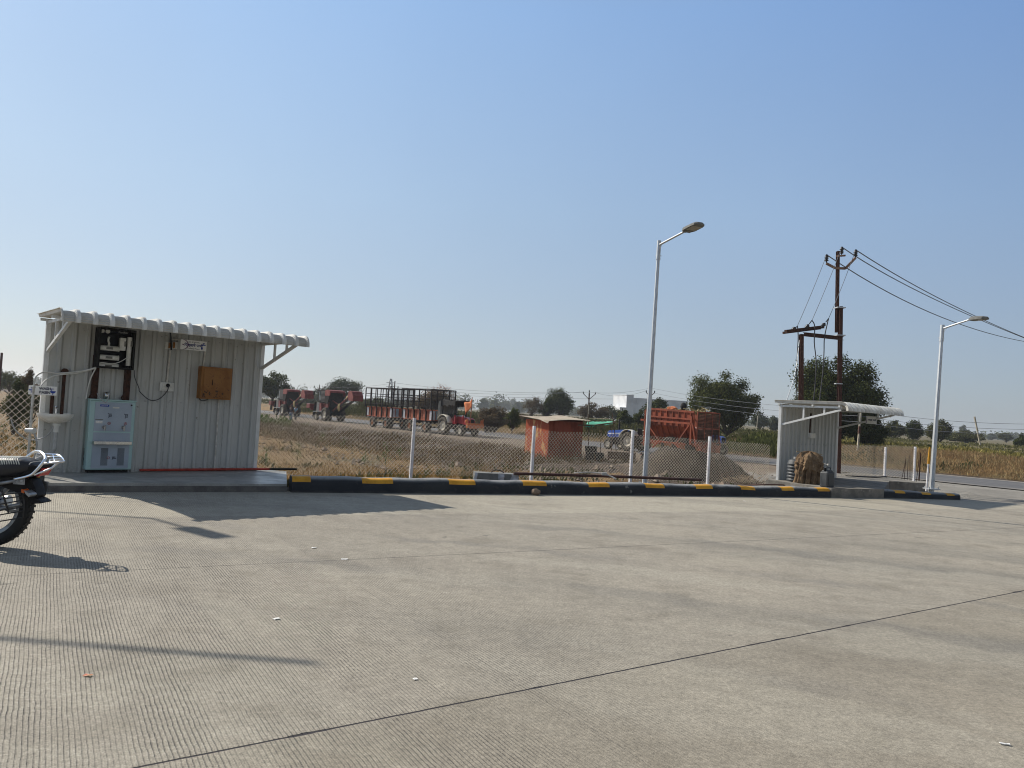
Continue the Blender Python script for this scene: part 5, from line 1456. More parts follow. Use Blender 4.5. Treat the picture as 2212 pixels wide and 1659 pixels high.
fs += [tuple(range(ns)), tuple(range((m_ - 1) * ns, m_ * ns))[::-1]]
mb = MB(); mb.add(vs, fs, 0, True); seat = mb.build('seat', [MT['black_leather']], bike)
mb = MB()
xs = [tops[i][0] for i in range(9)]
def f_of(x):
    for i in range(8):
        if x <= xs[i + 1]: return i + (x - xs[i]) / (xs[i + 1] - xs[i])
    return 7.99
for k in range(17):
    x = -330 + k * 56
    pts = [seat_pt(f_of(min(x + 150 * (abs(math.cos(a)) ** 2.2), 940)), a) * 1.0 for a in [PI * .06 + PI * .88 * j / 16 for j in range(17)]]
    mb.tube(pts, .0045, 5)
pts = [seat_pt(f_of(890), a) for a in [PI * .12 + PI * .76 * j / 12 for j in range(13)]]; mb.tube(pts, .004, 5)
mb.build('piping', [MT['silver_line']], seat)
mb = MB()
poly = [z3(880, 860), z3(1000, 830), z3(1190, 815), z3(1188, 880), z3(1120, 990), z3(950, 1090), z3(820, 1150), z3(300, 1300), z3(-600, 1330), z3(-600, 1150), z3(500, 1120)]
mb.prism([(p.x, p.z) for p in poly], -.10, .10); mb.build('tail_cowl', [MT['black_plastic']], bike, bevel=.012)
mb = MB(); poly = [z3(1130, 905), z3(1195, 905), z3(1150, 1010), z3(1085, 1110), z3(960, 1078)]; mb.prism([(p.x, p.z) for p in poly], -.075, .075); mb.build('tail_light', [MT['red_lens']], bike, bevel=.008)
# carrier and grab rail
d_ = .14
rail = [z3(385, 1190, d_), z3(560, 1155, d_), z3(720, 1110, d_), z3(820, 1058, d_), z3(920, 960, d_), z3(1000, 872, d_), z3(1080, 770, d_ * .95), z3(1128, 690, d_ * .8), z3(1132, 630, d_ * .5), z3(1090, 570, d_ * .2), z3(1030, 515, -d_ * .1), z3(960, 496, -d_ * .45), z3(900, 498, -d_ * .8), z3(820, 530, -d_), z3(740, 585, -d_), z3(650, 650, -d_), z3(600, 690, -d_)]
mb = MB(); mb.tube(bez(rail, 4), .0125, 10); mb.build('grab_rail', [MT['chrome']], bike)
mb = MB()
mb.tube(bez([z3(1098, 806, .11), z3(1300, 778, .11), z3(1500, 757, .11), z3(1595, 742, .09), z3(1608, 712, .03), z3(1560, 655, -.04), z3(1490, 598, -.09), z3(1420, 580, -.11), z3(1280, 572, -.11), z3(1130, 566, -.11), z3(950, 560, -.11)], 5), .010, 9)
mb.tube([z3(1215, 785, .10), z3(1270, 700, .02), z3(1480, 688, .02), z3(1560, 690, .0)], .007, 8)
mb.tube([z3(1130, 690, .05), z3(1180, 640, -.05), z3(1400, 628, -.05), z3(1510, 640, -.04)], .007, 8)
mb.tube([z3(1380, 770, .1), z3(1330, 580, -.1)], .006, 6)
mb.tube(bez([z3(868, 1088, .13), z3(1010, 1030, .13), z3(1180, 965, .12), z3(1310, 900, .11), z3(1390, 830, .1), z3(1470, 765, .1)], 4), .0095, 9)
mb.build('carrier', [MT['chrome']], bike)
mb = MB(); mb.box(z3(480, 1245, .135), (.10, .008, .055)); mb.cyl(z3(435, 1250, .13), z3(435, 1250, .15), .012, n=8); mb.cyl(z3(545, 1235, .13), z3(545, 1235, .15), .012, n=8); mb.build('rail_bracket', [MT['alloy']], bike)
mb = MB(); mb.tube([z3(380, 1230, .12), z3(260, 1255, .12), z3(0, 1295, .12), z3(-700, 1330, .12)], .014, 8); mb.build('frame_tube', [MT['alloy']], bike)
# rear mudguard, number plate flap, indicator
poly = [(155, 555), (300, 500), (380, 505), (430, 590), (445, 650), (455, 690), (432, 716), (470, 728), (514, 762), (500, 772), (405, 775), (372, 735), (340, 700), (280, 668), (200, 640), (80, 590), (-200, 580), (-200, 540)]
mb = MB(); pl = [z2(*q) for q in poly]; mb.prism([(p.x, p.z) for p in pl], -.07, .07); mb.build('mudguard', [MT['black_plastic']], bike, bevel=.01)
mb = MB(); mb.prism([(p.x, p.z) for p in (z2(392, 620), z2(440, 648), z2(455, 670), z2(440, 690), z2(405, 655))], .07, .17); mb.build('indicator', [MT['alloy']], bike, bevel=.006)
mb = MB(); mb.prism([(p.x, p.z) for p in (z2(360, 605), z2(384, 615), z2(392, 650), z2(360, 640))], .09, .17); mb.build('indicator_lens', [MT['orange_lens']], bike, bevel=.006)
mb = MB()
for y0_, y1_ in ((690, 660), (735, 700), (790, 745), (858, 820), (905, 862), (975, 935)): mb.tube([z2(-250, y0_ + 20, .13), z2(0, y0_, .13), z2(250, y1_, .13)], .0055, 6)
mb.tube([z2(20, 640, .13), z2(60, 770, .13), z2(95, 890, .13)], .008, 6); mb.tube([z2(250, 655, .13), z2(262, 800, .13), z2(250, 940, .13)], .0055, 6)
mb.build('saree_guard', [MT['black_metal']], bike)
mb = MB(); mb.tube([z2(-100, 870, .10), z2(40, 830, .10), z2(230, 790, .10)], .018, 8); mb.tube([z2(-420, 900, .09), z2(-55, 905, .09)], .026, 8); mb.tube([z2(-420, 900, -.09), z2(-55, 905, -.09)], .026, 8); mb.build('swing_arm', [MT['alloy']], bike)
mb = MB(); mb.tube([z2(-20, 660, .12), (wc.x + .02, .12, wc.z + .02)], .022, 8); mb.tube([z2(-20, 660, -.12), (wc.x + .02, -.12, wc.z + .02)], .022, 8); mb.build('shock_absorber', [MT['black_metal']], bike)
mb = MB(); mb.tube([(wc.x - .08, -.14, wc.z + .02), (wc.x + .6, -.13, wc.z - .1)], [.05, .035], 10); mb.build('exhaust', [MT['steel']], bike)
# the part of the machine beyond the picture's edge
fx = wc.x + 1.38
mb = MB(); mb.lathe((fx, 0, wc.z), (0, 1, 0), [(-.03, WR * .76), (-.045, WR * .9), (0, WR), (.045, WR * .9), (.03, WR * .76)], 36); fw = mb.build('wheel', [MT['black_rubber']], bike)
mb = MB(); mb.lathe((fx, 0, wc.z), (0, 1, 0), [(-.03, WR * .77), (-.03, WR * .68), (.03, WR * .68), (.03, WR * .77)], 30); mb.cyl((fx, -.05, wc.z), (fx, .05, wc.z), .06, n=14)
for k in range(6):
    a = 2 * PI * k / 6; mb.bar((fx, 0, wc.z), (fx + math.cos(a) * WR * .7, 0, wc.z + math.sin(a) * WR * .7), .03, .02, up=(0, 1, 0))
mb.build('rim', [MT['alloy']], fw)
mb = MB(); mb.ball((wc.x + .84, 0, .86), (.30, .15, .15), 16); mb.build('fuel_tank', [MT['black_leather']], bike)
mb = MB(); mb.box((wc.x + .72, 0, .46), (.36, .26, .34)); mb.cyl((wc.x + .88, 0, .5), (wc.x + .98, 0, .74), .09, n=12); mb.build('engine', [MT['alloy']], bike, bevel=.02)
mb = MB()
for s in (-1, 1): mb.tube([(fx, s * .09, wc.z), (fx - .28, s * .09, .96)], .024, 8)
mb.build('fork', [MT['chrome']], bike)
mb = MB(); mb.tube([(fx - .40, .36, 1.04), (fx - .30, .22, 1.08), (fx - .28, 0, 1.0), (fx - .30, -.22, 1.08), (fx - .40, -.36, 1.04)], .014, 8); mb.build('handlebar', [MT['chrome']], bike)
mb = MB(); mb.ball((fx - .16, 0, .90), (.09, .1, .1), 12); mb.build('headlight', [MT['lamp_lens']], bike)

# ------------------------------------------------------------------ vehicles on the road
HB = math.atan2(.778, -.628)          # heading away to the left, along the road
HT = HB - PI                          # heading towards the right
def rz_pt(u, Y): p = at_u(u, Y, 0); return Vector((p.x, p.y, max(hz(p.x, p.y), -.86)))

def harvester(loc, label):
    t = thing('cane_harvester', label, 'harvester', loc, HB, 'red cane harvesters standing at the roadside')
    for s in (-1, 1):
        wheel(t, (0, s * .95, .78), .78, .52, lugs=11); wheel(t, (2.6, s * .82, .42), .42, .30, lugs=9)
    mb = MB(); mb.box((1.2, 0, .78), (4.0, 1.1, .35)); mb.box((.1, 0, 1.25), (1.3, 1.7, .7)); mb.box((2.4, 0, 1.2), (1.4, 1.2, .6)); mb.build('chassis', [MT['dark_grime']], t)
    mb = MB(); mb.box((1.95, .98, 1.55), (.72, .16, 1.05)); mb.build('radiator_panel', [MT['radiator']], t, bevel=.02)
    mb = MB(); mb.prism([(1.5, 1.0), (1.58, 2.0), (1.15, 2.0), (.95, 1.3), (1.2, 1.0)], .86, 1.05); mb.box((1.2, 0, 1.65), (.9, 1.6, .8)); mb.build('side_panel', [MT['harv_red']], t, bevel=.02)
    mb = MB()
    for x, y in ((1.75, .55), (1.75, -.55), (2.85, .5), (2.95, -.5)): mb.bar((x, y, 2.0), (x + (.1 if x > 2 else 0), y, 3.5), .07)
    mb.box((2.3, 0, 3.52), (1.35, 1.3, .14)); mb.box((2.3, 0, 2.15), (1.2, 1.2, .35)); mb.build('cab', [MT['dark_grime']], t, bevel=.02)
    mb = MB(); mb.box((2.3, .57, 2.9), (1.05, .02, 1.1)); mb.box((2.88, 0, 2.9), (.02, 1.0, 1.1)); mb.build('cab_glass', [MT['glass_dark']], t)
    mb = MB(); mb.box((1.02, .05, 2.82), (1.15, 1.75, 1.45)); mb.build('engine_housing', [MT['dark_grime']], t, bevel=.04)
    mb = MB()
    for k in range(9): mb.box((1.02, .935, 2.25 + k * .14), (1.0, .02, .05))
    mb.build('engine_grille', [MT['radiator']], t)
    # hood with its dark mouth facing the rear
    mb = MB()
    mb.prism([(.42, 3.1), (.42, 3.55), (.0, 3.6), (-.75, 3.5), (-.85, 3.26), (-.60, 3.26), (-.5, 3.32), (.2, 3.32), (.2, 3.1)], -.9, .9)
    for s in (-1, 1): mb.prism([(.42, 2.9), (.42, 3.5), (-.7, 3.45), (-.82, 3.1), (-.65, 2.9)], s * .93 - .05, s * .93 + .05)
    mb.build('extractor_hood', [MT['harv_red_dusty']], t, bevel=.03)
    mb = MB()
    for s in (-1, 1): mb.prism([(.42, 2.0), (.42, 2.9), (-.65, 2.9), (-.3, 2.0)], s * .9 - .05, s * .9 + .05)
    mb.build('hood_side', [MT['dark_grime']], t)
    mb = MB(); mb.box((-.1, 0, 2.8), (.5, 1.75, 1.0)); mb.prism([(.2, 1.3), (.3, 2.3), (-.5, 2.3), (-.7, 1.7), (-.3, 1.2)], -.7, .7); mb.build('extractor_mouth', [MT['crate_black']], t)
    mb = MB(); mb.box((0, .75, 1.75), (.6, .3, .9)); mb.box((-.3, -.6, 1.6), (.8, .25, .6)); mb.build('rear_panel', [MT['harv_red']], t, bevel=.02)
    # elevator
    a, b = Vector((-.45, 0, .95)), Vector((-4.9, 0, 2.95))
    mb = MB()
    for s in (-1, 1): mb.bar(a + Vector((0, s * .42, 0)), b + Vector((0, s * .42, 0)), .05, .30)
    for k in range(13): q = a.lerp(b, k / 12); mb.bar(q + Vector((0, -.42, .06)), q + Vector((0, .42, .06)), .07, .07)
    mb.build('elevator', [MT['dark_grime']], t)
    mb = MB(); mb.bar(a + Vector((0, .46, .2)), b + Vector((0, .46, .2)), .04, .06); mb.bar(a + Vector((0, -.46, .2)), b + Vector((0, -.46, .2)), .04, .06)
    for k in range(8):
        q = a.lerp(b, .1 + k / 9); mb.bar(q + Vector((0, .46, 0)), q + Vector((-.3, .46, .28)), .035)
    mb.bar((-.4, .35, 2.35), (-2.2, .46, 1.95), .09); mb.build('elevator_rail', [MT['harv_red_dusty']], t)
    mb = MB(); mb.ball((-2.35, .5, 1.65), (.22, .14, .42), 8, jit=.15, seed=2); mb.ball((-3.9, .3, 2.75), (.35, .2, .2), 8, jit=.2, seed=4); mb.build('cane_trash', [MT['straw']], t)
    mb = MB(); mb.prism([(-4.45, 3.05), (-4.7, 3.55), (-5.35, 3.50), (-5.75, 3.05), (-5.7, 2.45), (-4.75, 2.5)], -.62, .62); mb.build('discharge_box', [MT['harv_red_dusty']], t, bevel=.05)
    mb = MB(); mb.box((-5.76, 0, 2.74), (.05, 1.16, .5)); mb.build('discharge_flap', [MT['harv_red']], t)
    # crop dividers, topper
    for s in (-1, 1):
        mb = MB(); mb.cyl((3.55, s * .75, .35), (3.3, s * .7, 2.1), .17, .11, n=10)
        for k in range(7): q = Vector((3.55 - .25 * k / 7, s * (.75 - .05 * k / 7), .45 + k * .24)); mb.cyl(q, q + Vector((0, 0, .05)), .22, n=10)
        mb.build('crop_divider', [MT['dark_grime']], t)
    mb = MB(); mb.bar((3.0, 0, 1.6), (5.3, 0, 1.75), .14); mb.build('topper_arm', [MT['dark_grime']], t)
    mb = MB(); mb.box((5.55, 0, 1.6), (.9, 1.3, .55)); mb.cyl((5.6, 0, 1.1), (5.6, 0, 1.35), .3, n=12); mb.build('topper', [MT['harv_red']], t, bevel=.04)
    mb = MB(); mb.bar((.6, 1.05, 1.12), (3.2, 1.05, 1.0), .05, .08); mb.build('side_step', [MT['alloy']], t)
    mb = MB(); mb.bar((3.0, .55, 3.3), (3.3, .95, 3.35), .03); mb.box((3.32, 1.0, 3.15), (.06, .16, .5)); mb.build('mirror', [MT['crate_black']], t)
    mb = MB(); mb.tube(bez([(.6, .3, 3.5), (.5, .3, 3.95), (0, .3, 4.05), (-.5, .2, 3.9), (-.6, .1, 3.6)], 5), .035, 6); mb.tube(bez([(.3, -.2, 3.5), (.2, -.2, 3.85), (-.3, -.2, 3.9), (-.6, -.2, 3.6)], 5), .03, 6); mb.build('hydraulic_hose', [MT['black_rubber']], t)
    return t
H1 = harvester(rz_pt(720, 88.5), 'red cane harvester whose raised rear elevator nearly reaches the cage trailers')
H2 = copy_tree(H1); H2.location = rz_pt(627, 103); H2['label'] = 'farther red cane harvester beside the two men, partly behind the shelter edge'

# cage trailers
def cage_trailer(loc, label, front):
    t = thing('cage_trailer', label, 'trailer', loc, HT, 'caged cane trailers')
    L, Wd = 5.0, 2.0            # local x forward, near side is -y
    for x in (1.25, 3.8):
        for s in (-1, 1): wheel(t, (x, s * .92, .5), .5, .42, rim='rim_orange', rr=.50)
    mb = MB(); mb.box((L / 2, 0, 1.02), (L, 1.9, .14)); mb.bar((0, .45, .85), (L + .9, .45, .85), .12); mb.bar((0, -.45, .85), (L + .9, -.45, .85), .12)
    for x in (1.25, 3.8): mb.bar((x, -.9, .5), (x, .9, .5), .12); mb.box((x, .9, .8), (.5, .12, .3)); mb.box((x, -.9, .8), (.5, .12, .3))
    mb.bar((L + .8, 0, .85), (L + 1.7, 0, .7), .12); mb.build('chassis', [MT['dark_grime']], t)
    mb = MB()
    for s in (-1, 1):
        mb.box((L / 2, s * 1.0, 1.55), (L, .06, .92))
        for k in range(10): mb.box((.25 + k * (L - .5) / 9, s * 1.04, 1.55), (.10, .05, .92))
        mb.box((L / 2, s * 1.05, 2.0), (L, .08, .08)); mb.box((L / 2, s * 1.05, 1.12), (L, .08, .08))
    mb.box((.03, 0, 1.55), (.06, 2.0, .92)); mb.box((L - .03, 0, 1.55), (.06, 2.0, .92)); mb.build('side_board', [MT['trailer_orange']], t)
    for s in (-1, 1):
        mb = MB()
        for x in (.25, 4.75): mb.box((x, s * 1.075, 1.55), (.34, .02, .80))
        mb.build('reflector_board', [MT['trailer_white']], t)
    mb = MB()
    for y in (-.55, .15, .6): mb.box((L + .015, y, 1.58), (.03, .3, .75)); 
    mb.build('front_board', [MT['trailer_blue']], t)
    mb = MB(); mb.box((L + .02, -.9, 1.55), (.03, .22, .8)); mb.build('front_board', [MT['trailer_white']], t)
    # cage, wider than the body above the boards
    mb = MB(); b = .085; zt_, zb_ = 3.85, 2.12; yo = 1.28
    n = 5
    for s in (-1, 1):
        for k in range(n + 1):
            x = k * L / n
            mb.bar((x, s * yo, zb_ + .08), (x, s * yo, zt_), b if k in (0, n) else b * .8)
            mb.bar((x, s * 1.06, 1.9), (x, s * yo, zb_ + .1), b * .9); mb.bar((x, s * 1.09, 1.05), (x, s * 1.09, 1.95), b)
        for z in (zt_, 3.05, 2.35): mb.bar((0, s * yo, z), (L, s * yo, z), b if z == zt_ else b * .6)
    for x in (0, L):
        for k in range(5): y = -yo + 2 * yo * k / 4; mb.bar((x, y, zb_ if x else 2.0), (x, y, zt_), b * .8)
        for z in (zt_, 3.3, 2.75, 2.2): mb.bar((x, -yo, z), (x, yo, z), b if z == zt_ else b * .7)
    mb.build('cage', [MT['cage_black']], t)
    # fine mesh on the front end
    mb = MB()
    for k in range(44): y = -yo + 2 * yo * (k + .5) / 44; mb.bar((L - .03, y, 2.2), (L - .03, y, 3.8), .013)
    for k in range(28): z = 2.22 + k * .057; mb.bar((L - .03, -yo, z), (L - .03, yo, z), .013)
    for s in (1,):
        for k in range(46): x = L * (k + .5) / 46; mb.bar((x, s * yo, 2.2), (x, s * yo, 3.0), .012)
    mb.build('end_mesh', [MT['cage_black']], t)
    return t
TP = rz_pt(977, 66.8)
hd = Vector((.628, -.778, 0))
def along_road(p, d): q = p + hd * d; return Vector((q.x, q.y, max(hz(q.x, q.y), -.86)))
TB = cage_trailer(along_road(TP, -6.6), 'caged cane trailer coupled right behind the red tractor', True)
TA = copy_tree(TB); TA.location = along_road(TP, -13.5); TA['label'] = 'rearmost caged cane trailer of the red tractor train, nearest the harvesters'

# red tractor
def tractor(name, loc, rz, label, body, roof, scale=1.0):
    t = thing(name, label, 'tractor', loc, rz, None, scale)
    for s in (-1, 1):
        wheel(t, (0, s * .75, .70), .70, .42, lugs=12, rim='rim_cream'); wheel(t, (2.05, s * .66, .40), .40, .24, rim='rim_cream')
    mb = MB(); mb.box((.9, 0, .72), (2.0, .46, .5)); mb.box((0, 0, .7), (.6, 1.0, .45)); mb.bar((2.05, -.6, .42), (2.05, .6, .42), .12); mb.box((2.2, 0, .6), (.5, .4, .35)); mb.build('chassis', [MT['dark_grime']], t, bevel=.02)
    mb = MB(); mb.prism([(.72, .98), (.72, 1.42), (1.2, 1.46), (2.35, 1.36), (2.52, 1.22), (2.52, .92), (2.3, .86)], -.29, .29); hood = mb.build('hood', [MT[body]], t, bevel=.05)
    mb = MB(); mb.box((2.53, 0, 1.1), (.02, .44, .36)); mb.build('grille', [MT['crate_black']], hood)
    for s in (-1, 1):
        mb = MB(); mb.box((2.5, s * .22, 1.26), (.06, .10, .10)); mb.build('headlight', [MT['lamp_lens']], t)
    mb = MB(); mb.cyl((1.55, .12, 1.4), (1.55, .12, 2.25), .05, n=10); mb.cyl((1.55, .12, 1.5), (1.55, .12, 1.95), .075, n=10); mb.build('exhaust', [MT['crate_black']], t)
    for s in (-1, 1):
        vs = []; n = 12
        for k in range(n + 1):
            a = math.radians(15 + 135 * k / n)
            for yy in (.52, .98): vs.append((math.cos(a) * .80, s * yy, .72 + math.sin(a) * .80))
        mb = MB(); mb.add(vs, [(2 * k, 2 * k + 1, 2 * k + 3, 2 * k + 2) for k in range(n)], 0, True)
        mb.build('fender', [MT['tractor_cream']], t, solid=.03)
    mb = MB(); mb.box((-.1, 0, 1.15), (.42, .46, .12)); mb.box((-.32, 0, 1.4), (.10, .46, .45)); mb.build('seat', [MT['black_leather']], t, bevel=.03)
    mb = MB(); mb.tube([(.72, 0, 1.3), (.5, 0, 1.62)], .02, 6); mb.lathe((.49, 0, 1.63), (-.45, 0, .7), [(0, .19), (.02, .2), (.02, .17), (0, .18)], 16, closed=True); mb.build('steering_wheel', [MT['crate_black']], t)
    return t
RT = tractor('tractor', TP, HT, 'red tractor with tattered black canopy and orange flag hauling the cage trailers', 'tractor_red', True, 1.13)
mb = MB()
for x, y in ((-.5, .62), (-.5, -.62), (.95, .6), (.95, -.6)): mb.bar((x, y, 1.1), (x, y, 2.58), .05)
for y in (-.62, .62): mb.bar((-.55, y, 2.55), (1.0, y, 2.55), .05)
for x in (-.5, .95): mb.bar((x, -.64, 2.53), (x, .64, 2.53), .05)
mb.bar((.95, -.6, 1.5), (.3, -.6, 2.55), .04); mb.build('canopy_frame', [MT['crate_black']], RT)
vs, fs = [], []; rnd = random.Random(8)
for i in range(9):
    for j in range(6): vs.append((-.65 + i * .24, -.75 + j * .3, 2.62 + .05 * math.sin(i * 1.3) * math.cos(j) + rnd.uniform(-.03, .03)))
for i in range(8):
    for j in range(5): fs.append((i * 6 + j, (i + 1) * 6 + j, (i + 1) * 6 + j + 1, i * 6 + j + 1))
mb = MB(); mb.add(vs, fs)
for y in (-.76, .76):
    e_ = [(-.65 + i * .24, y, 2.62) for i in range(9)]; lo = [(x, y, 2.22 + rnd.uniform(-.1, .12)) for x, _, _ in e_]
    mb.add(e_ + lo, [(i, i + 1, i + 10, i + 9) for i in range(8)])
mb.build('canopy', [MT['crate_black']], RT, solid=.02)
mb = MB(); mb.prism([(-.52, 1.25), (-.58, 2.58), (-.85, 2.5), (-1.0, 1.2)], -.80, .80); mb.build('rear_canvas', [MT['canvas_grey']], RT, bevel=.03)
mb = MB(); mb.box((2.95, 0, .85), (.22, 1.5, .34)); mb.box((2.72, 0, .75), (.3, .5, .3))
for s in (-1, 1): mb.ball((2.8, s * .7, 1.12), (.12, .12, .16), 8); mb.bar((2.95, s * .72, 1.0), (2.95, s * .72, 1.35), .05)
mb.build('front_bumper', [MT['flag_cloth']], RT, bevel=.02)
mb = MB(); mb.box((1.0, -.48, 1.12), (.34, .22, .5)); mb.ball((1.0, -.5, 1.42), (.12, .1, .14), 8); mb.build('side_box', [MT['tractor_red']], RT, bevel=.02)
mb = MB(); mb.bar((2.0, -.40, .95), (2.0, -.44, 1.3), .05); mb.ball((2.0, -.45, 1.35), (.09, .09, .22), 8); mb.build('side_lamp', [MT['tractor_red']], RT)
mb = MB(); mb.tube([(2.95, -.45, .9), (3.0, -.45, 2.95)], .03, 8); fp = mb.build('flag_pole', [MT['trailer_orange']], RT)
vs, fs = [], []
for i in range(9):
    for j in range(6):
        f, g_ = i / 8, j / 5
        vs.append((3.0 - f * .95 + .03, -.45 + .10 * math.sin(f * 6 + g_ * 2) * f, 2.92 - g_ * (.55 + .35 * f) - f * .55 - .12 * math.sin(f * 5)))
for i in range(8):
    for j in range(5): fs.append((i * 6 + j, (i + 1) * 6 + j, (i + 1) * 6 + j + 1, i * 6 + j + 1))
mb = MB(); mb.add(vs, fs, 0, True); mb.build('flag', [MT['flag_cloth']], fp, solid=.01)

# blue tractor with tipping trailer, and a second blue tractor beyond it
BTp = rz_pt(1374, 54.5)
BT = tractor('tractor', BTp, HB, 'blue tractor with cream fenders in front of the orange tipping trailer', 'tractor_blue', False)
for s in (-1, 1):
    mb = MB(); mb.prism([(.8, 1.16), (2.4, 1.10), (2.45, 1.17), (.8, 1.26)], s * .345, s * .35); o = mb.build('stripe', [MT['white_ink']], BT)
lettering('NEW HOLLAND', .10, MT['navy_ink'], BT, (1.5, .353, 1.17), rot=(PI / 2, 0, PI), sx=1.0)
lettering('NEW HOLLAND', .10, MT['navy_ink'], BT, (1.5, -.353, 1.17), rot=(PI / 2, 0, 0), sx=1.0)
hb = Vector((-.628, .778, 0))
B2 = copy_tree(BT); B2.location = (13.9, 57.6, -.84); B2.rotation_euler = (0, 0, HT)
B2['label'] = 'second blue tractor, only its hood showing beyond the tail of the orange trailer'

tt_ = BTp - hb * 1.6
tt_.z = -.84
tr = thing('tipping_trailer', 'orange-red tipping cane trailer with ribbed sides and mesh ends', 'trailer', tt_, HB)
L = 5.1   # local: x from 0 (front) to -L, near side +y
for x in (-2.2, -3.3):
    for s in (-1, 1): wheel(tr, (x, s * .95, .62), .62, .5, lugs=10, rim='rim_orange')
mb = MB(); mb.bar((.6, 0, .75), (-L + .2, 0, .75), .2, .2); mb.bar((1.2, 0, .6), (.4, 0, .75), .14)
for s in (-1, 1): mb.bar((-.3, s * .8, .85), (-L + .3, s * .8, .85), .12, .14)
for x in (-.3, -2.7, -L + .3): mb.bar((x, -.9, .85), (x, .9, .85), .12, .12)
mb.box((-.1, .55, .9), (.16, .16, .9)); mb.build('chassis', [MT['tip_orange']], tr)
mb = MB()
for s in (-1, 1):
    # sloping lower side, upright upper side
    mb.add([(-.35, s * .55, 1.0), (-L + .5, s * .55, 1.0), (-L + .5, s * 1.08, 1.75), (-.35, s * 1.08, 1.75)], [(0, 1, 2, 3)])
    mb.add([(-.35, s * 1.08, 1.75), (-L + .5, s * 1.08, 1.75), (-L + .5, s * 1.12, 2.52), (-.35, s * 1.12, 2.60)], [(0, 1, 2, 3)])
mb.add([(-.35, -.55, 1.0), (-.35, .55, 1.0), (-L + .5, .55, 1.0), (-L + .5, -.55, 1.0)], [(0, 1, 2, 3)])
mb.build('tub', [MT['tip_orange']], tr, solid=.04)
mb = MB()
for s in (-1, 1):
    for k in range(8):
        x = -.6 - k * (L - 1.4) / 7
        mb.bar((x, s * .60, 1.0), (x, s * 1.13, 1.75), .06, .09); mb.bar((x, s * 1.13, 1.75), (x, s * 1.16, 2.52), .06, .07)
    mb.bar((-.3, s * 1.16, 2.60), (-L + .5, s * 1.16, 2.52), .08, .10); mb.bar((-.3, s * 1.2, 2.20), (-L + .55, s * 1.2, 2.14), .08, .08)
mb.build('rib', [MT['tip_orange']], tr)
mb = MB()
for s in (-1, 1):
    y = s * 1.28
    mb.bar((.1, y, 1.98), (-L + .5, y, 1.92), .10, .10); mb.bar((-.2, y, .92), (-L + 1.0, y, .84), .10, .10)
    mb.bar((-.3, y, 1.95), (-1.75, y, .90), .08, .08); mb.bar((-L + .7, y, 1.9), (-3.3, y, .88), .08, .08)
    mb.bar((-1.75, y, .92), (-1.1, y, .45), .08, .10); mb.bar((-3.0, y, .88), (-4.1, y, .35), .08, .10); mb.bar((-L + .5, y, 1.95), (-L + .1, y, .7), .09, .09)
    mb.bar((-.3, y, 2.5), (-.3, y, .5), .10, .12); mb.bar((-L + .6, y, 2.3), (-L + .6, y, .85), .10, .12)
mb.build('tilting_frame', [MT['tip_orange']], tr)
for xe, nm in ((-.2, 'front_screen'), (-L + .2, 'rear_screen')):
    mb = MB()
    for y in (-1.15, -.4, .4, 1.15): mb.bar((xe, y, .95), (xe, y, 2.55), .06)
    for z in (.98, 1.7, 2.52): mb.bar((xe, -1.15, z), (xe, 1.15, z), .06)
    o = mb.build(nm, [MT['tip_orange']], tr)
    mb = MB()
    for k in range(30): y = -1.13 + k * .078; mb.bar((xe, y, 1.0), (xe, y, 2.5), .028)
    for k in range(22): z = 1.0 + k * .07; mb.bar((xe, -1.13, z), (xe, 1.13, z), .028)
    mb.build('mesh', [MT['tip_mesh']], o)
mb = MB(); mb.box((-L + .02, 0, .62), (.3, 2.0, .5)); mb.build('tail_guard', [MT['tip_orange']], tr, bevel=.03)
for ch in tr.children:              # raise the tub to its measured height
    if not ch.name.startswith('wheel'):
        for o in (ch, *ch.children):
            for v in o.data.vertices:
                v.co.x *= .92
                if v.co.z > .9: v.co.z = .9 + (v.co.z - .9) * 1.26
rnd = random.Random(5); mb = MB()
for k in range(130):
    c = Vector((rnd.uniform(-L + .9, -.7), rnd.gauss(0, .35), 2.84 + abs(rnd.gauss(0, .12)))); a = rnd.uniform(0, PI); l = rnd.uniform(.15, .4)
    d = Vector((math.cos(a) * l, math.sin(a) * l, rnd.uniform(-.1, .12))); mb.tube([c - d, c + d], .03, 5)
o = mb.build('cane_load', [MT['straw']], None, tt_, HB); o['kind'] = 'stuff'; tag(o, 'cut cane stalks heaped in the orange tipping trailer', 'cane')
mb = MB(); mb.ball((-2.6, .2, 3.3), (.22, .22, .26), 12); o = mb.build('sack', [MT['crate_black']], None, tt_, HB); tag(o, 'round black bundle sitting on the cane load', 'bundle')
mb = MB(); mb.ball((-1.7, .3, 3.1), (.42, .2, .16), 9, jit=.2, seed=6); o = mb.build('cloth_bundle', [MT['flag_cloth']], None, tt_, HB); tag(o, 'orange cloth bundle lying on the cane load', 'bundle')

# small motorcycle parked in front of the orange trailer
b2 = copy_tree(bike); q = rz_pt(1400, 40.5); b2.location = (q.x, q.y, hz(q.x, q.y)); b2.rotation_euler = (0, 0, .2); b2.scale = (.85, .85, .85)
b2['label'] = 'small dark motorcycle parked between the bench and the gravel heap'

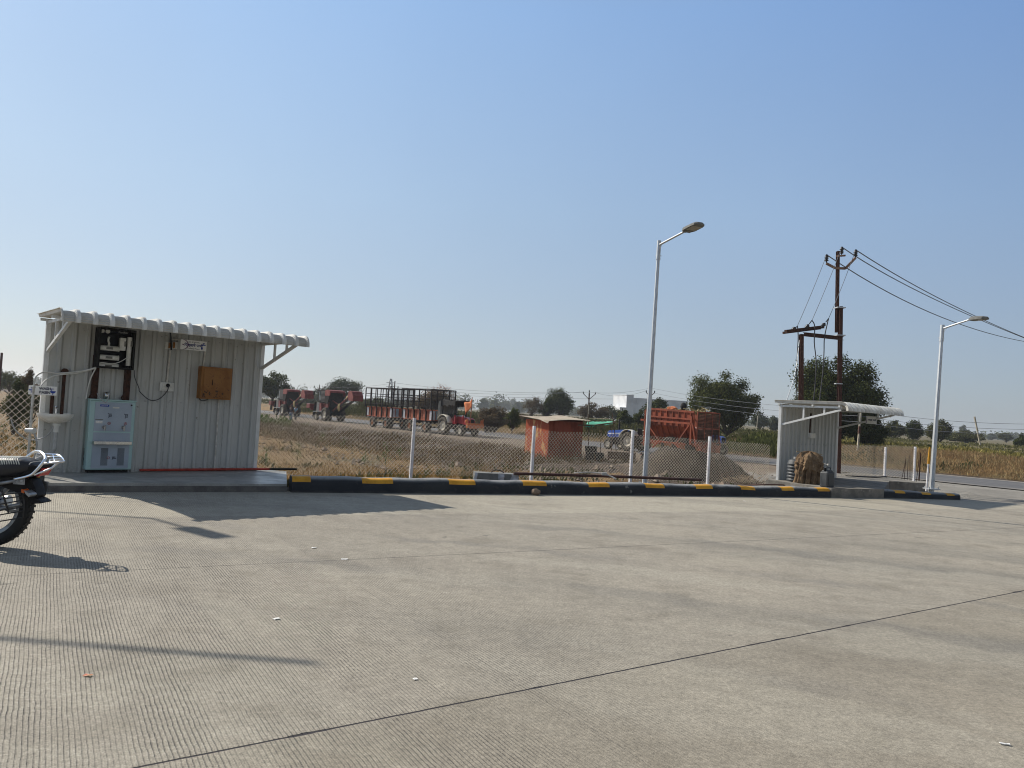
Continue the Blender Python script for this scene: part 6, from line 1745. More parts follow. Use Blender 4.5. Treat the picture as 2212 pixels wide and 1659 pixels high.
# ------------------------------------------------------------------ kiosk, awning, bench, boxes
kz = -.86
kc = at_u(1182, 39.7, kz)
ka = math.radians(29)
kd = Vector((math.cos(ka), math.sin(ka), 0)); kn = Vector((-math.sin(ka), math.cos(ka), 0))
ki = thing('kiosk', 'rust-red sheet-metal kiosk with a corrugated roof beyond the fence', 'kiosk', kc, ka)
KW, KD, KH = 2.1, 2.35, 1.98
mb = MB()
for a, b_ in (((0, 0), (KW, 0)), ((KW, 0), (KW, KD)), ((KW, KD), (0, KD))):
    d = Vector((b_[0] - a[0], b_[1] - a[1], 0)); Lw = d.length; d.normalize(); n_ = Vector((d.y, -d.x, 0)); k = int(Lw / .035); vs = []
    for i in range(k + 1):
        q = Vector((a[0], a[1], 0)) + d * (Lw * i / k) + n_ * (.008 * (-1) ** i)
        vs += [(q.x, q.y, -.15), (q.x, q.y, KH + .1 if a == (KW, 0) else KH)]
    mb.add(vs, [(2 * i, 2 * i + 2, 2 * i + 3, 2 * i + 1) for i in range(k)])
mb.build('wall', [MT['kiosk_red_shaded']], ki, solid=.01)
mb = MB(); d = Vector((0, 1, 0)); vs = []; k = 60
for i in range(k + 1): vs += [(-.008 * (-1) ** i, KD * i / k, -.15), (-.008 * (-1) ** i, KD * i / k, KH)]
mb.add(vs, [(2 * i, 2 * i + 2, 2 * i + 3, 2 * i + 1) for i in range(k)]); mb.build('sunlit_weathered_wall', [MT['kiosk_sunlit_faded']], ki, solid=.01)  # wall on the sun side, its brightness partly painted in
mb = MB(); vs = []; nx, ny = 60, 4
for i in range(nx + 1):
    for j in range(ny + 1):
        x = -.35 + (KW + .6) * i / nx; y = -.32 + (KD + .55) * j / ny
        vs.append((x, y, KH + .03 + .11 * (x / KW) + .10 * (y / KD) + .012 * (-1) ** i - (.05 * math.sin(y * 3 + 1) if j == 0 else 0) - (.10 if (i < 3 and j == 0) else 0) + .03 * math.sin(x * 2 + y)))
mb.add(vs, [(i * (ny + 1) + j, (i + 1) * (ny + 1) + j, (i + 1) * (ny + 1) + j + 1, i * (ny + 1) + j + 1) for i in range(nx) for j in range(ny)])
mb.build('roof', [MT['kiosk_roof']], ki, solid=.012)

Ya = 41.0
def pa(u, v, Y=Ya): return at(u, v, Y)
Oa = at_u(1325, Ya, hz(*at_u(1325, Ya, 0).xy))
aw = thing('awning', 'torn green tarpaulin awning stretched over rough sticks beside the kiosk', 'awning', Oa)
def z5(x, y, Y=Ya): return at(.5486 * (1900 + x / 3.318), .5486 * (1450 + y / 3.318), Y)
for (xa, ya), (xb, yb), Y in (((1385, 600), (1378, 1105), 41.2), ((1548, 745), (1538, 1100), 40.6), ((1697, 590), (1748, 1120), 40.5), ((1690, 770), (1682, 1100), 41.8)):
    mb = MB(); mb.tube([z5(xa, ya, Y) - Oa, z5((xa + xb) / 2 + 6, (ya + yb) / 2, Y) - Oa, z5(xb, yb, Y) - Oa], .022, 6); mb.build('stick', [MT['stick_wood']], aw)
mb = MB(); mb.tube([z5(1245, 745, 40.5) - Oa, z5(1480, 742, 40.5) - Oa, z5(1740, 708, 40.4) - Oa], .035, 6); mb.build('stick', [MT['stick_wood']], aw)
mb = MB(); mb.tube([z5(1376, 655, 41.5) - Oa, z5(1540, 662, 41.5) - Oa, z5(1700, 668, 41.3) - Oa], .028, 6); mb.build('stick', [MT['pale_wood']], aw)
vs = []; nx, ny = 14, 6; rnd = random.Random(3)
for i in range(nx + 1):
    for j in range(ny + 1):
        f, g_ = i / nx, j / ny
        p = z5(1340 + 380 * f, 752 - 42 * f + 8 * math.sin(f * 9), 40.5).lerp(z5(1375 + 330 * f, 700 - 5 * f, 42.0), g_) - Oa
        vs.append(p + Vector((0, 0, -.10 * math.sin(PI * f) * math.sin(PI * g_) + rnd.uniform(-.015, .015) - (.10 * rnd.random() if j == 0 else 0))))
mb = MB(); mb.add(vs, [(i * (ny + 1) + j, (i + 1) * (ny + 1) + j, (i + 1) * (ny + 1) + j + 1, i * (ny + 1) + j + 1) for i in range(nx) for j in range(ny)], 0, True); mb.build('tarpaulin', [MT['tarp_green']], aw, solid=.01)
Ob = at_u(.5486 * (1900 + 1745 / 3.318), 39.6, hz(*at_u(1440, 39.6, 0).xy))
bn = thing('bench', 'rough dark bench with thin legs under the green awning', 'bench', Ob)
mb = MB(); mb.bar((-.45, 0, .42), (1.0, .15, .42), .38, .05, up=(0, 1, 0)); mb.build('seat', [MT['stick_wood']], bn)
for x in (-.4, -.02, .5, .92):
    mb = MB(); mb.bar((x, -.08, -.1), (x, -.06, .41), .05); mb.bar((x, .18, -.1), (x, .16, .41), .05); mb.build('leg', [MT['stick_wood']], bn)
Oc = at_u(.5486 * (1900 + 1460 / 3.318), 40.0, hz(*at_u(1284, 40, 0).xy))
mb = MB(); mb.box((0, 0, .26), (.80, .6, .56)); mb.box((0, -.302, .5), (.8, .01, .05)); mb.box((0, -.302, .05), (.8, .01, .05)); o = mb.build('box', [MT['crate_black']], None, Oc, .25, bevel=.01); tag(o, 'larger black box standing at the corner of the kiosk', 'box')
mb = MB(); mb.bar((-.16, -.33, .53), (-.02, -.35, .02), .10, .03); p_ = mb.build('plank', [MT['stick_wood']], o)
mb = MB(); mb.box((0, 0, .14), (.55, .45, .28)); mb.box((0, 0, .285), (.58, .48, .02)); o = mb.build('box', [MT['crate_black']], None, Oc + Vector((-.20, .1, .55)), .1, bevel=.01); tag(o, 'smaller black box stacked on the larger black box', 'box')

# ------------------------------------------------------------------ gravel heap, sticks, stones
hc = at_u(1490, 33.0, 0)
R_, Cc = 150, 70; vs, fs = [], []
for i in range(Cc + 1):
    for k in range(R_):
        a = 2 * PI * k / R_; f = i / Cc
        rx = 2.55 + .35 * math.sin(a * 2 + .4) + .2 * math.sin(a * 5); ry = 1.95 + .15 * math.sin(a * 3)
        if math.cos(a) > 0: rx *= 1.0
        x, y = rx * f * math.cos(a), ry * f * math.sin(a)
        flat = 1.50 * (1 - f ** 1.9) + .16 * math.exp(-((x + .8) ** 2 + y * y) / .6)
        top = min(flat, 1.08 - .10 * x - .08 * math.sin(x * 2.6 + y))
        z = max(0, top) + .15 * mnoise.noise(Vector((x * 1.6, y * 1.6, 3))) + .05 * mnoise.noise(Vector((x * 5, y * 5, 3))) + .025 * mnoise.noise(Vector((x * 13, y * 13, 3)))
        vs.append((x, y, z - (.35 if i == Cc else 0)))
for i in range(Cc):
    for k in range(R_): fs.append((i * R_ + k, i * R_ + (k + 1) % R_, (i + 1) * R_ + (k + 1) % R_, (i + 1) * R_ + k))
mb = MB(); mb.add(vs, fs, 0, True)
gh = mb.build('gravel_heap', [MT['gravel']], None, (hc.x, hc.y, hz(hc.x, hc.y) - .03)); tag(gh, 'large grey-brown gravel heap behind the nearer street lamp', 'gravel heap')
sp_ = at_u(1605, 30.5, 0); rnd = random.Random(9); mb = MB()
for k in range(90):
    a = rnd.uniform(0, PI); l = rnd.uniform(.15, .45); c = Vector((rnd.gauss(0, .30), rnd.gauss(0, .25), .10 + abs(rnd.gauss(0, .13))))
    d = Vector((math.cos(a) * l, math.sin(a) * l, rnd.uniform(-.22, .15))); mb.tube([c - d, c, c + d + Vector((0, 0, -.03))], .012, 4, mat=0 if rnd.random() < .6 else 1)
for k in range(4): mb.tube([Vector((-.1 + .07 * k, -.3, .35)), Vector((-.12 + .06 * k, -.5, -.1))], .02, 5, mat=1)
o = mb.build('brushwood_pile', [MT['stick_wood'], MT['pale_wood']], None, (sp_.x, sp_.y, hz(sp_.x, sp_.y))); tag(o, 'tangled pile of dry brushwood and cane at the foot of the gravel heap', 'brushwood')
db = at_u(993, 39, 0); mb = MB()
for k in range(14):
    a = rnd.uniform(-.3, .4); l = rnd.uniform(.3, .7); c = Vector((rnd.gauss(0, .35), rnd.gauss(0, .12), .06)); d = Vector((math.cos(a) * l, math.sin(a) * l, rnd.uniform(-.05, .1))); mb.tube([c - d, c + d], .018, 5)
o = mb.build('dry_branch', [MT['pale_wood']], None, (db.x, db.y, hz(db.x, db.y))); tag(o, 'bleached dry branches lying on the bank left of the kiosk', 'branch')
# scattered stones
rnd = np.random.default_rng(11); V, Q = [], []
n = 0
while n < 3200:
    x, y = rnd.uniform(-16, 12), rnd.uniform(16, 62)
    p, t, q, l = zones(x, y)
    if not (15 < p < 33 and q > 2): continue
    s_ = float(rnd.gamma(2, .022) + .012); b = len(V); z = hz(x, y)
    for v_ in ((1, 0, 0), (0, 1, 0), (-1, 0, 0), (0, -1, 0), (0, 0, .8), (0, 0, -.6)):
        V.append((x + s_ * v_[0] * rnd.uniform(.6, 1.4), y + s_ * v_[1] * rnd.uniform(.6, 1.4), z + s_ * .4 + s_ * v_[2] * rnd.uniform(.6, 1.3)))
    for k in range(4): Q += [(b + k, b + (k + 1) % 4, b + 4), (b + (k + 1) % 4, b + k, b + 5)]
    n += 1
pm('rubble_stone', (0.30, 0.24, 0.18), (0.18, 0.13, 0.095), .8, rough=.95); o = arr_mesh('rubble', V, Q, bpy.data.materials['rubble_stone']); tag(o, kind='stuff')

# ------------------------------------------------------------------ vegetation
def leaf_cards(C, R, n, size, rng, flat=.7, shell=.35, down=0.0):
    """n leaf-shaped quads spread through ellipsoid clumps with centres C and radii R (k,3)"""
    C = np.asarray(C, float); R = np.asarray(R, float)
    vol = (R[:, 0] * R[:, 1] * R[:, 2]) ** .75
    ci = rng.choice(len(C), n, p=vol / vol.sum())
    d = rng.normal(size=(n, 3)); d /= np.linalg.norm(d, axis=1)[:, None]
    r = (shell + (1 - shell) * rng.random(n) ** .6) * (1 + .18 * rng.normal(size=n))
    P = C[ci] + d * R[ci] * r[:, None]
    nrm = d * .8 + rng.normal(size=(n, 3)) * .75 + np.array([0, 0, .35]); nrm /= np.linalg.norm(nrm, axis=1)[:, None]
    tv = rng.normal(size=(n, 3)) + np.array([0, 0, -down]); tv -= nrm * (tv * nrm).sum(1)[:, None]; tv /= np.linalg.norm(tv, axis=1)[:, None]
    bv = np.cross(nrm, tv)
    s_ = size * (.6 + .8 * rng.random(n)); w_ = s_ * flat * .5
    q = np.stack([P - tv * s_[:, None] * .5, P + bv * w_[:, None], P + tv * s_[:, None] * .5, P - bv * w_[:, None]], 1)
    tint = np.clip(.45 + .15 * rng.normal(size=n) + .55 * (rng.random(len(C))[ci] - .5), 0, 1)
    return q.reshape(-1, 3), np.arange(4 * n).reshape(-1, 4), np.repeat(tint, 4)

def tree(name, label, u, vt, Y, wpx, leaf, n=2600, size=None, seed=1, trunk=.22, clumps=16, base=None, cat='tree', group=None, spread=.72, cl=.34, multi=False, asym=0.0, airy=.35, down=0.0, deep=.85):
    b = at_u(u, Y, 0); bz = hz(b.x, b.y) if base is None else base
    H = at(u, vt, Y).z - bz; W = wpx * Y / FPX
    size = (size or .2) * .72; n = int(n * 1.9)
    rng = np.random.default_rng(seed)
    t = thing(name, label, cat, (b.x, b.y, bz), 0, group)
    zc = H * (trunk + (1 - trunk) * .5); rz_ = H * (1 - trunk) * .5
    C, R = [], []
    for k in range(clumps):
        d = rng.normal(size=3); d /= np.linalg.norm(d); d[2] = d[2] * .9 + .12
        rr = spread * (.55 + .45 * rng.random())
        f = cl * (.7 + .6 * rng.random())
        c = np.array([d[0] * W / 2 * rr + asym * W * .2 * d[2], d[1] * W / 2 * deep * rr, zc + d[2] * rz_ * rr])
        R.append([W / 2 * f * 1.1, W / 2 * f * 1.05, rz_ * f * (.85 + .3 * rng.random())]); C.append(c)
    C.append([0, 0, zc]); R.append([W * .22, W * .2, rz_ * .5])
    # fill the frame: make sure the crown reaches its measured height and sides
    for d, rr_ in (((0.05, 0, 1), .30), ((1, .1, -.05), .30), ((-1, -.1, -.1), .30)):
        f = cl * .8
        C.append([d[0] * W / 2 * (1 - f), d[1] * W / 2, zc + d[2] * rz_ * (1 - f)]); R.append([W / 2 * f, W / 2 * f, rz_ * f])
    q, f, tint = leaf_cards(C, R, n, size, rng, shell=airy, down=down)
    q[:, 2] = np.maximum(q[:, 2], .05)
    arr_mesh('crown', q, f, MT[leaf], tint, t)
    mb = MB(); rt = max(.035, .030 * H)
    hb_ = H * trunk * 1.25 + .2
    stems = [(0, 0)] if not multi else [(-.06 * W, 0), (.05 * W, .03 * W), (.0, -.05 * W)]
    for sx, sy in stems:
        fork = Vector((sx * 2 + .04 * W * rng.normal(), sy * 2, hb_))
        mb.tube([(sx, sy, -.3), (sx * 1.4, sy * 1.4, hb_ * .5), fork], [rt * 1.25, rt, rt * .8], 8)
        for c in C[::max(1, len(C) // 9)]:
            c = Vector(c); m_ = fork.lerp(c, .55) + Vector((rng.normal() * .05 * W, rng.normal() * .05 * W, -.04 * H))
            mb.tube([fork - Vector((0, 0, .1 * hb_)), m_, c], [rt * .55, rt * .33, rt * .12], 6)
    mb.build('trunk', [MT['bark']], t)
    return t

T = tree
T('tree', 'tall dark tree standing close to the right end of the larger shelter', 586, 801, 118, 74, 'leaf_dark', 4200, .34, 21, .18, 18, base=-.1)
T('tree', 'loose grey-green tree behind the nearer harvester cab', 738, 813, 132, 88, 'leaf_grey', 3200, .34, 22, .14, 18, base=-.1, airy=.15)
T('tree', 'pale low tree between the two harvesters', 695, 836, 150, 46, 'leaf_grey', 1300, .36, 23, .1, 12, base=-.1)
T('bush', 'hazy bush behind the farther harvester elevator', 668, 858, 180, 34, 'leaf_olive', 900, .4, 24, .05, 9, base=-.1, cat='bush')
T('tree', 'bare pinkish tree showing above the front caged trailer', 945, 826, 105, 92, 'leaf_pink', 1100, .20, 25, .2, 20, base=-.1, airy=.05)
T('bush', 'dark brown thicket seen through the front caged trailer', 935, 842, 102, 110, 'leaf_brown', 3600, .26, 101, .04, 20, base=-.1, cat='bush')
T('bush', 'grey-green thicket seen through the rear caged trailer', 812, 858, 118, 92, 'leaf_olive', 2600, .28, 102, .02, 18, base=-.1, cat='bush')
T('tree', 'rounded very dark tree behind the kiosk', 1206, 834, 140, 72, 'leaf_dark', 4600, .36, 26, .06, 20, base=-.1, cl=.4, spread=.6)
T('bush', 'dark lower bush leaning on the left of the rounded dark tree', 1178, 862, 139, 36, 'leaf_dark', 1500, .36, 27, .05, 10, base=-.1, cat='bush')
T('tree', 'leafless brownish thorn tree left of the rounded dark tree', 1150, 853, 128, 52, 'leaf_brown', 1100, .26, 28, .14, 14, base=-.1, airy=.1)
T('bush', 'wide brown thicket across the road left of the kiosk', 1062, 878, 76, 76, 'leaf_brown', 3800, .2, 29, .02, 20, cat='bush', multi=True)
T('bush', 'green bush at the right end of the brown thicket', 1106, 881, 80, 40, 'leaf_mid', 2200, .2, 30, .02, 12, cat='bush')
T('bush', 'low dusty scrub across the road right of the tractor flag', 1125, 893, 88, 56, 'leaf_brown', 1500, .2, 31, .02, 12, cat='bush')
T('tree', 'spreading grey-brown thorn tree right of the rounded dark tree', 1280, 868, 122, 74, 'leaf_brown', 1900, .3, 32, .12, 16, base=-.1, airy=.15)
T('bush', 'faint olive trees behind the Y-armed line pole', 1318, 874, 170, 70, 'leaf_olive', 1500, .42, 33, .05, 14, base=-.1, cat='bush')
T('tree', 'dark green tree in front of the long white building', 1421, 857, 106, 66, 'leaf_dark', 3200, .3, 34, .12, 16, base=-.1)
T('bush', 'dark bush at the foot of the white tower', 1349, 884, 95, 40, 'leaf_dark', 1400, .26, 35, .02, 10, cat='bush', base=-.1)
T('bush', 'small olive bush between the white tower and the nearer lamp', 1382, 883, 100, 40, 'leaf_mid', 1400, .26, 36, .02, 10, cat='bush', base=-.1)
T('tree', 'big spreading feathery tree above the orange trailer', 1559, 798, 78, 166, 'leaf_mid', 24000, .21, 37, .04, 52, base=-.2, cl=.235, spread=.84, airy=.12, down=.9)
T('tree', 'large dense dark tree behind the smaller shelter and power pole', 1806, 762, 62, 190, 'leaf_dark', 40000, .22, 38, .04, 50, base=-.2, cl=.29, spread=.80, down=.3)
T('bush', 'dark green bush under the FREE AIR sign at the foot of the large tree', 1872, 884, 60, 100, 'leaf_dark', 9000, .2, 39, .02, 14, cat='bush', base=-.1)
T('tree', 'hazy tree just right of the feathery tree', 1640, 888, 165, 42, 'leaf_grey', 1500, .42, 40, .04, 12, base=-.1)
T('tree', 'second hazy tree beside the left post of the smaller shelter', 1668, 897, 170, 36, 'leaf_grey', 1300, .42, 41, .04, 12, base=-.1)
T('tree', 'olive rounded tree right of the FREE AIR sign', 1931, 907, 128, 52, 'leaf_olive', 2200, .36, 42, .05, 14, base=-.1)
T('tree', 'dense rounded tree left of the farther street lamp', 1974, 908, 130, 46, 'leaf_dark', 2400, .36, 43, .05, 14, base=-.1, cl=.4, spread=.6)
T('tree', 'broad olive tree directly behind the farther street lamp', 2027, 906, 120, 62, 'leaf_olive', 2800, .34, 44, .06, 16, base=-.1)
T('tree', 'small hazy round tree standing alone near the leaning pole', 2082, 917, 420, 24, 'leaf_grey', 900, .9, 45, .2, 9, base=0)
T('bush', 'wide olive scrub left of the leaning pole', 2092, 931, 150, 78, 'leaf_olive', 1900, .4, 46, .02, 16, cat='bush', base=-.1)
T('bush', 'dark scrub behind the foot of the leaning pole', 2062, 934, 170, 44, 'leaf_dark', 1000, .42, 47, .02, 10, cat='bush', base=-.1)
T('bush', 'pale hazy thicket right of the leaning pole', 2142, 936, 480, 24, 'leaf_grey', 700, 1.1, 48, .02, 9, cat='bush', base=0)
T('tree', 'hazy brownish tree near the right edge', 2172, 934, 260, 38, 'leaf_olive', 1100, .46, 49, .06, 12, base=0)
T('bush', 'dark bush cut by the right edge of the picture', 2205, 935, 110, 36, 'leaf_dark', 1700, .32, 50, .02, 10, cat='bush', base=-.1)
T('tree', 'brown-leaved tree touching the left end of the larger shelter', 60, 793, 46, 40, 'leaf_brown', 2400, .14, 51, .12, 14, base=-.3, airy=.12)
T('bush', 'dark green bush behind the left fence', 32, 820, 40, 62, 'leaf_dark', 3000, .14, 52, .02, 14, cat='bush')
T('bush', 'pale green tree line bush at the left edge', 20, 800, 95, 70, 'leaf_mid', 1600, .26, 53, .02, 12, cat='bush', base=-.2)
T('tree', 'grey tree at the far left edge', -4, 796, 80, 30, 'leaf_grey', 1000, .24, 54, .1, 10, base=-.2)
T('bush', 'dark hedge clump under the brown-leaved tree', 66, 832, 42, 50, 'leaf_dark', 1800, .14, 55, .02, 12, cat='bush')

def scatter(name, n, region, size, leaf, seed, hmul=1.0, clump=1, rad=.25, upright=1.2, flat=.35, lift=.0, keep=None):
    """ground cover: upright blades or small leaves on the terrain"""
    rng = np.random.default_rng(seed)
    x, y = region(rng, n)
    if keep is not None:
        m_ = keep(x, y, rng); x, y = x[m_], y[m_]
    n = len(x)
    x = np.repeat(x, clump) + rng.normal(size=n * clump) * rad; y = np.repeat(y, clump) + rng.normal(size=n * clump) * rad
    hgt_c = np.repeat(.6 + .8 * rng.random(n), clump)
    n = len(x)
    z = hgt(x, y) + lift * hgt_c * rng.random(n)
    s_ = size * (.5 + rng.random(n)) * hmul * hgt_c
    up = rng.normal(size=(n, 3)) * .45 + np.array([0, 0, upright]); up /= np.linalg.norm(up, axis=1)[:, None]
    sd = rng.normal(size=(n, 3)); sd -= up * (sd * up).sum(1)[:, None]; sd /= np.linalg.norm(sd, axis=1)[:, None]
    P = np.stack([x, y, z - .02], -1)
    w_ = (s_ * flat * .5)[:, None]
    q = np.stack([P, P + up * s_[:, None] * .5 + sd * w_, P + up * s_[:, None], P + up * s_[:, None] * .5 - sd * w_], 1)
    tint = np.clip(.5 + .28 * rng.normal(size=n), 0, 1)
    o = arr_mesh(name, q.reshape(-1, 3), np.arange(4 * n).reshape(-1, 4), MT[leaf], np.repeat(tint, 4))
    tag(o, kind='stuff')
    return o
def pt_region(p0, p1, t0, t1):
    def f(rng, n):
        p = rng.uniform(p0, p1, n); t = rng.uniform(t0, t1, n)
        return PN[0] * p + TD[0] * t, PN[1] * p + TD[1] * t
    return f
def near_field(rng, n):
    Y = 13 + 40 * rng.random(n) ** 1.5; u = rng.uniform(-60, 1150, n)
    return (u - CX) / FPX * Y, Y
def kf(x, y, rng):
    p, t, q, l = zones(x, y)
    return (q > .9) & (p < 24 + 4 * l) & (t > 13) & ((q > 1.8) | (x > -2.5)) & (rng.random(len(x)) < .35 + 1.3 * np.clip(vnoise(x * .5, y * .5, 4), 0, 1)) & ~((x > -8.2) & (y < 13.2))
scatter('dry_grass', 16000, near_field, .15, 'grass_dry', 61, clump=3, rad=.10, flat=.10, keep=kf)
scatter('weeds', 1700, near_field, .17, 'leaf_olive', 62, clump=6, rad=.12, flat=.35, keep=lambda x, y, r: kf(x, y, r) & (vnoise(x * .33, y * .33, 9) > .52))
def bank_keep(x, y, rng):
    p, t, q, l = zones(x, y)
    return (q > 3) & (vnoise(x * .35, y * .35, 17) > .36)
scatter('bank_scrub', 5200, pt_region(19, 29.5, 26, 88), .24, 'grass_mixed', 63, clump=6, rad=.18, flat=.14, keep=bank_keep)
scatter('bank_weeds', 40, pt_region(27.5, 31, 66, 82), .26, 'leaf_fresh', 64, clump=16, rad=.30, flat=.4, lift=.3)
scatter('rubble_weeds', 500, pt_region(14, 22, 4, 26), .16, 'leaf_olive', 65, clump=7, rad=.12, flat=.35, keep=lambda x, y, r: (zones(x, y)[2] > 1.5) & (vnoise(x * .5, y * .5, 12) > .55))
# far side of the road
scatter('roadside_dry_scrub', 8500, pt_region(50.6, 57.5, -24, 46), .20, 'leaf_russet', 66, clump=11, rad=.22, flat=.11, lift=.08, keep=lambda x, y, r: vnoise(x * .3, y * .3, 19) + .25 * r.random(len(x)) > .45)
scatter('roadside_olive_scrub', 4200, pt_region(51.5, 58.5, -24, 38), .17, 'leaf_olive', 73, clump=10, rad=.3, flat=.3, lift=.12, keep=lambda x, y, r: vnoise(x * .25, y * .25, 23) > .5)
scatter('roadside_dry_grass', 9500, pt_region(50.4, 58, -24, 100), .22, 'leaf_dry', 67, clump=10, rad=.25, flat=.10, lift=.05)
scatter('roadside_olive_scrub', 3800, pt_region(51.5, 60, 38, 120), .26, 'leaf_olive', 68, clump=14, rad=.30, flat=.35, lift=.3, keep=lambda x, y, r: vnoise(x * .16, y * .16, 41) > .46)
scatter('roadside_green_scrub', 900, pt_region(51, 57, 29, 36), .24, 'leaf_mid', 69, clump=24, rad=.42, flat=.35, lift=.55, keep=lambda x, y, r: vnoise(x * .2, y * .2, 44) > .45)
scatter('yellow_crop', 14000, pt_region(56.5, 68, -40, 40), .16, 'leaf_yellow', 70, clump=5, rad=.22, flat=.5, lift=.25, keep=lambda x, y, r: vnoise(x * .14, y * .3, 52) > .22)
scatter('green_crop', 14000, pt_region(67, 130, -80, 120), .15, 'field_green', 71, clump=7, rad=.4, flat=.7, lift=.12)
scatter('green_crop', 7000, pt_region(58, 110, 46, 230), .24, 'leaf_olive', 72, clump=5, rad=.4, flat=.6, lift=.3)

def weed_plant(u, v, h, seed, label):
    z = -.8
    for _ in range(8):
        p = G(u, v, z); z = hz(p.x, p.y)
    rng = random.Random(seed); t = thing('weed_plant', label, 'plant', (p.x, p.y, z), 0, 'tall weeds in the dry grass'); mb = MB(); lm = MB()
    mb.tube([(0, 0, -.05), (.03, 0, h * .5), (.0, .02, h)], [.016, .012, .006], 6)
    for k in range(int(9 + h * 6)):
        zz = h * (.1 + .85 * k / (9 + h * 6)); a = k * 2.4 + rng.random(); l = (.34 - .2 * k / (9 + h * 6)) * (.8 + .5 * rng.random()) * (h / .9) ** .5
        d = Vector((math.cos(a), math.sin(a), 0)); sd = Vector((-d.y, d.x, 0)) * .035
        b = Vector((0, 0, zz)); m_ = b + d * l * .55 + Vector((0, 0, l * .45)); e_ = b + d * l + Vector((0, 0, l * .05))
        lm.add([b, m_ + sd, e_, m_ - sd], [(0, 1, 2, 3)])
    mb.build('stem', [MT['leaf_fresh']], t)
    o = lm.build('leaves', [MT['leaf_fresh']], t)
    a = o.data.attributes.new('tint', 'FLOAT', 'POINT'); a.data.foreach_set('value', [rng.uniform(.3, .9) for _ in o.data.vertices])
for i, (u, v, h, lab) in enumerate(((572, 1013, .95, 'leafy corn-like weed close to the foot of the larger shelter'), (642, 995, .8, 'tall pale-flowered weed left of the blue-black kerb middle'), (832, 1004, 1.15, 'tallest leafy weed left of the nearest white fence post'), (787, 1004, .55, 'short weed just left of the tallest weed'), (696, 957, .8, 'silvery weed higher up the dry bank'), (742, 968, .7, 'bushy grey weed at the foot of the bank'), (862, 990, .6, 'spindly weed right beside the tallest weed'), (6, 940, .7, 'small weed behind the left fence'), (52, 902, .7, 'larger pale weed behind the left fence'))): weed_plant(u, v, h, 80 + i, lab)

# distant tree belt that reads as one mass
rng = np.random.default_rng(91); C, R = [], []
for k in range(420):
    u = rng.uniform(-60, 2300); Y = rng.uniform(650, 1300); q = at_u(u, Y, 0)
    hh = rng.uniform(6.0, 14) * (1.25 if 990 < u < 1190 or 560 < u < 700 else .78)
    for _ in range(2): C.append((q.x + rng.normal() * 3, q.y, hh * .45)); R.append((rng.uniform(6, 13), 5, hh * .5))
q, f, tint = leaf_cards(C, R, 70000, 1.9, rng, shell=.2)
q[:, 2] = np.maximum(q[:, 2], -.3)
o = arr_mesh('distant_treeline', q, f, MT['leaf_mid'], tint); tag(o, kind='stuff')
for i, (u, vt, Y, wp) in enumerate(((1068, 863, 520, 24), (1090, 866, 700, 26), (1118, 868, 560, 24), (1043, 861, 540, 26), (1140, 862, 800, 30), (1108, 860, 950, 22))):
    T('tree', ['hazy tree top farthest left above the brown thicket', 'hazy blue-grey tree above the thicket middle', 'hazy dark tree left of the leafless thorn tree', 'hazy tree right behind the tractor flag', 'pale hazy tree behind the leafless thorn tree', 'tall thin hazy tree above the green bush'][i], u, vt, Y, wp, 'leaf_mid', 700, 2.2, 92 + i, .02, 9, base=-.2, cl=.42)

# ------------------------------------------------------------------ far building, poles and lines
by = 215.0
bl = at_u(1337, by, -.3); 
bd = thing('building', 'white flat-roofed factory building with a taller pilastered block', 'building', bl, math.radians(14))
m2 = by / FPX
def zb(v, u=1350): return (hor(u) - v) * m2 + CAMH + .3
mb = MB(); mb.box((.95, 4, zb(880) / 2), (1.9, 8, zb(880))); mb.box((.95, -.06, zb(880) - .15), (2.0, .3, .3)); mb.build('low_block', [MT['bldg_white']], bd)
mb = MB(); H_ = zb(854); mb.box((2.9, 5, H_ / 2), (2.0, 10, H_)); mb.box((2.9, 5, H_ + .12), (2.2, 10.2, .25))
for x in (1.98, 2.9, 3.86): mb.box((x, -.06, H_ / 2), (.22, .14, H_))
mb.build('tower_block', [MT['bldg_white']], bd)
mb = MB(); H2_ = zb(859); mb.box((12.4, 3.4, H2_ * .49), (17, 6, H2_ * .98))
for k in range(6): mb.box((5.2 + k * 3.0, .36, H2_ * .49), (.35, .14, H2_ * .98))
mb.box((12.4, 3.4, H2_ + .0), (17.2, 6.2, .3)); mb.build('long_wall', [MT['bldg_white']], bd)
mb = MB(); mb.box((.8, -.02, zb(886)), (.3, .06, 1.0)); mb.build('window', [MT['bldg_dark']], bd)
mb = MB(); mb.box((3.4, -.03, 1.1), (.7, .06, 2.2)); mb.build('door', [MT['bldg_dark']], bd)

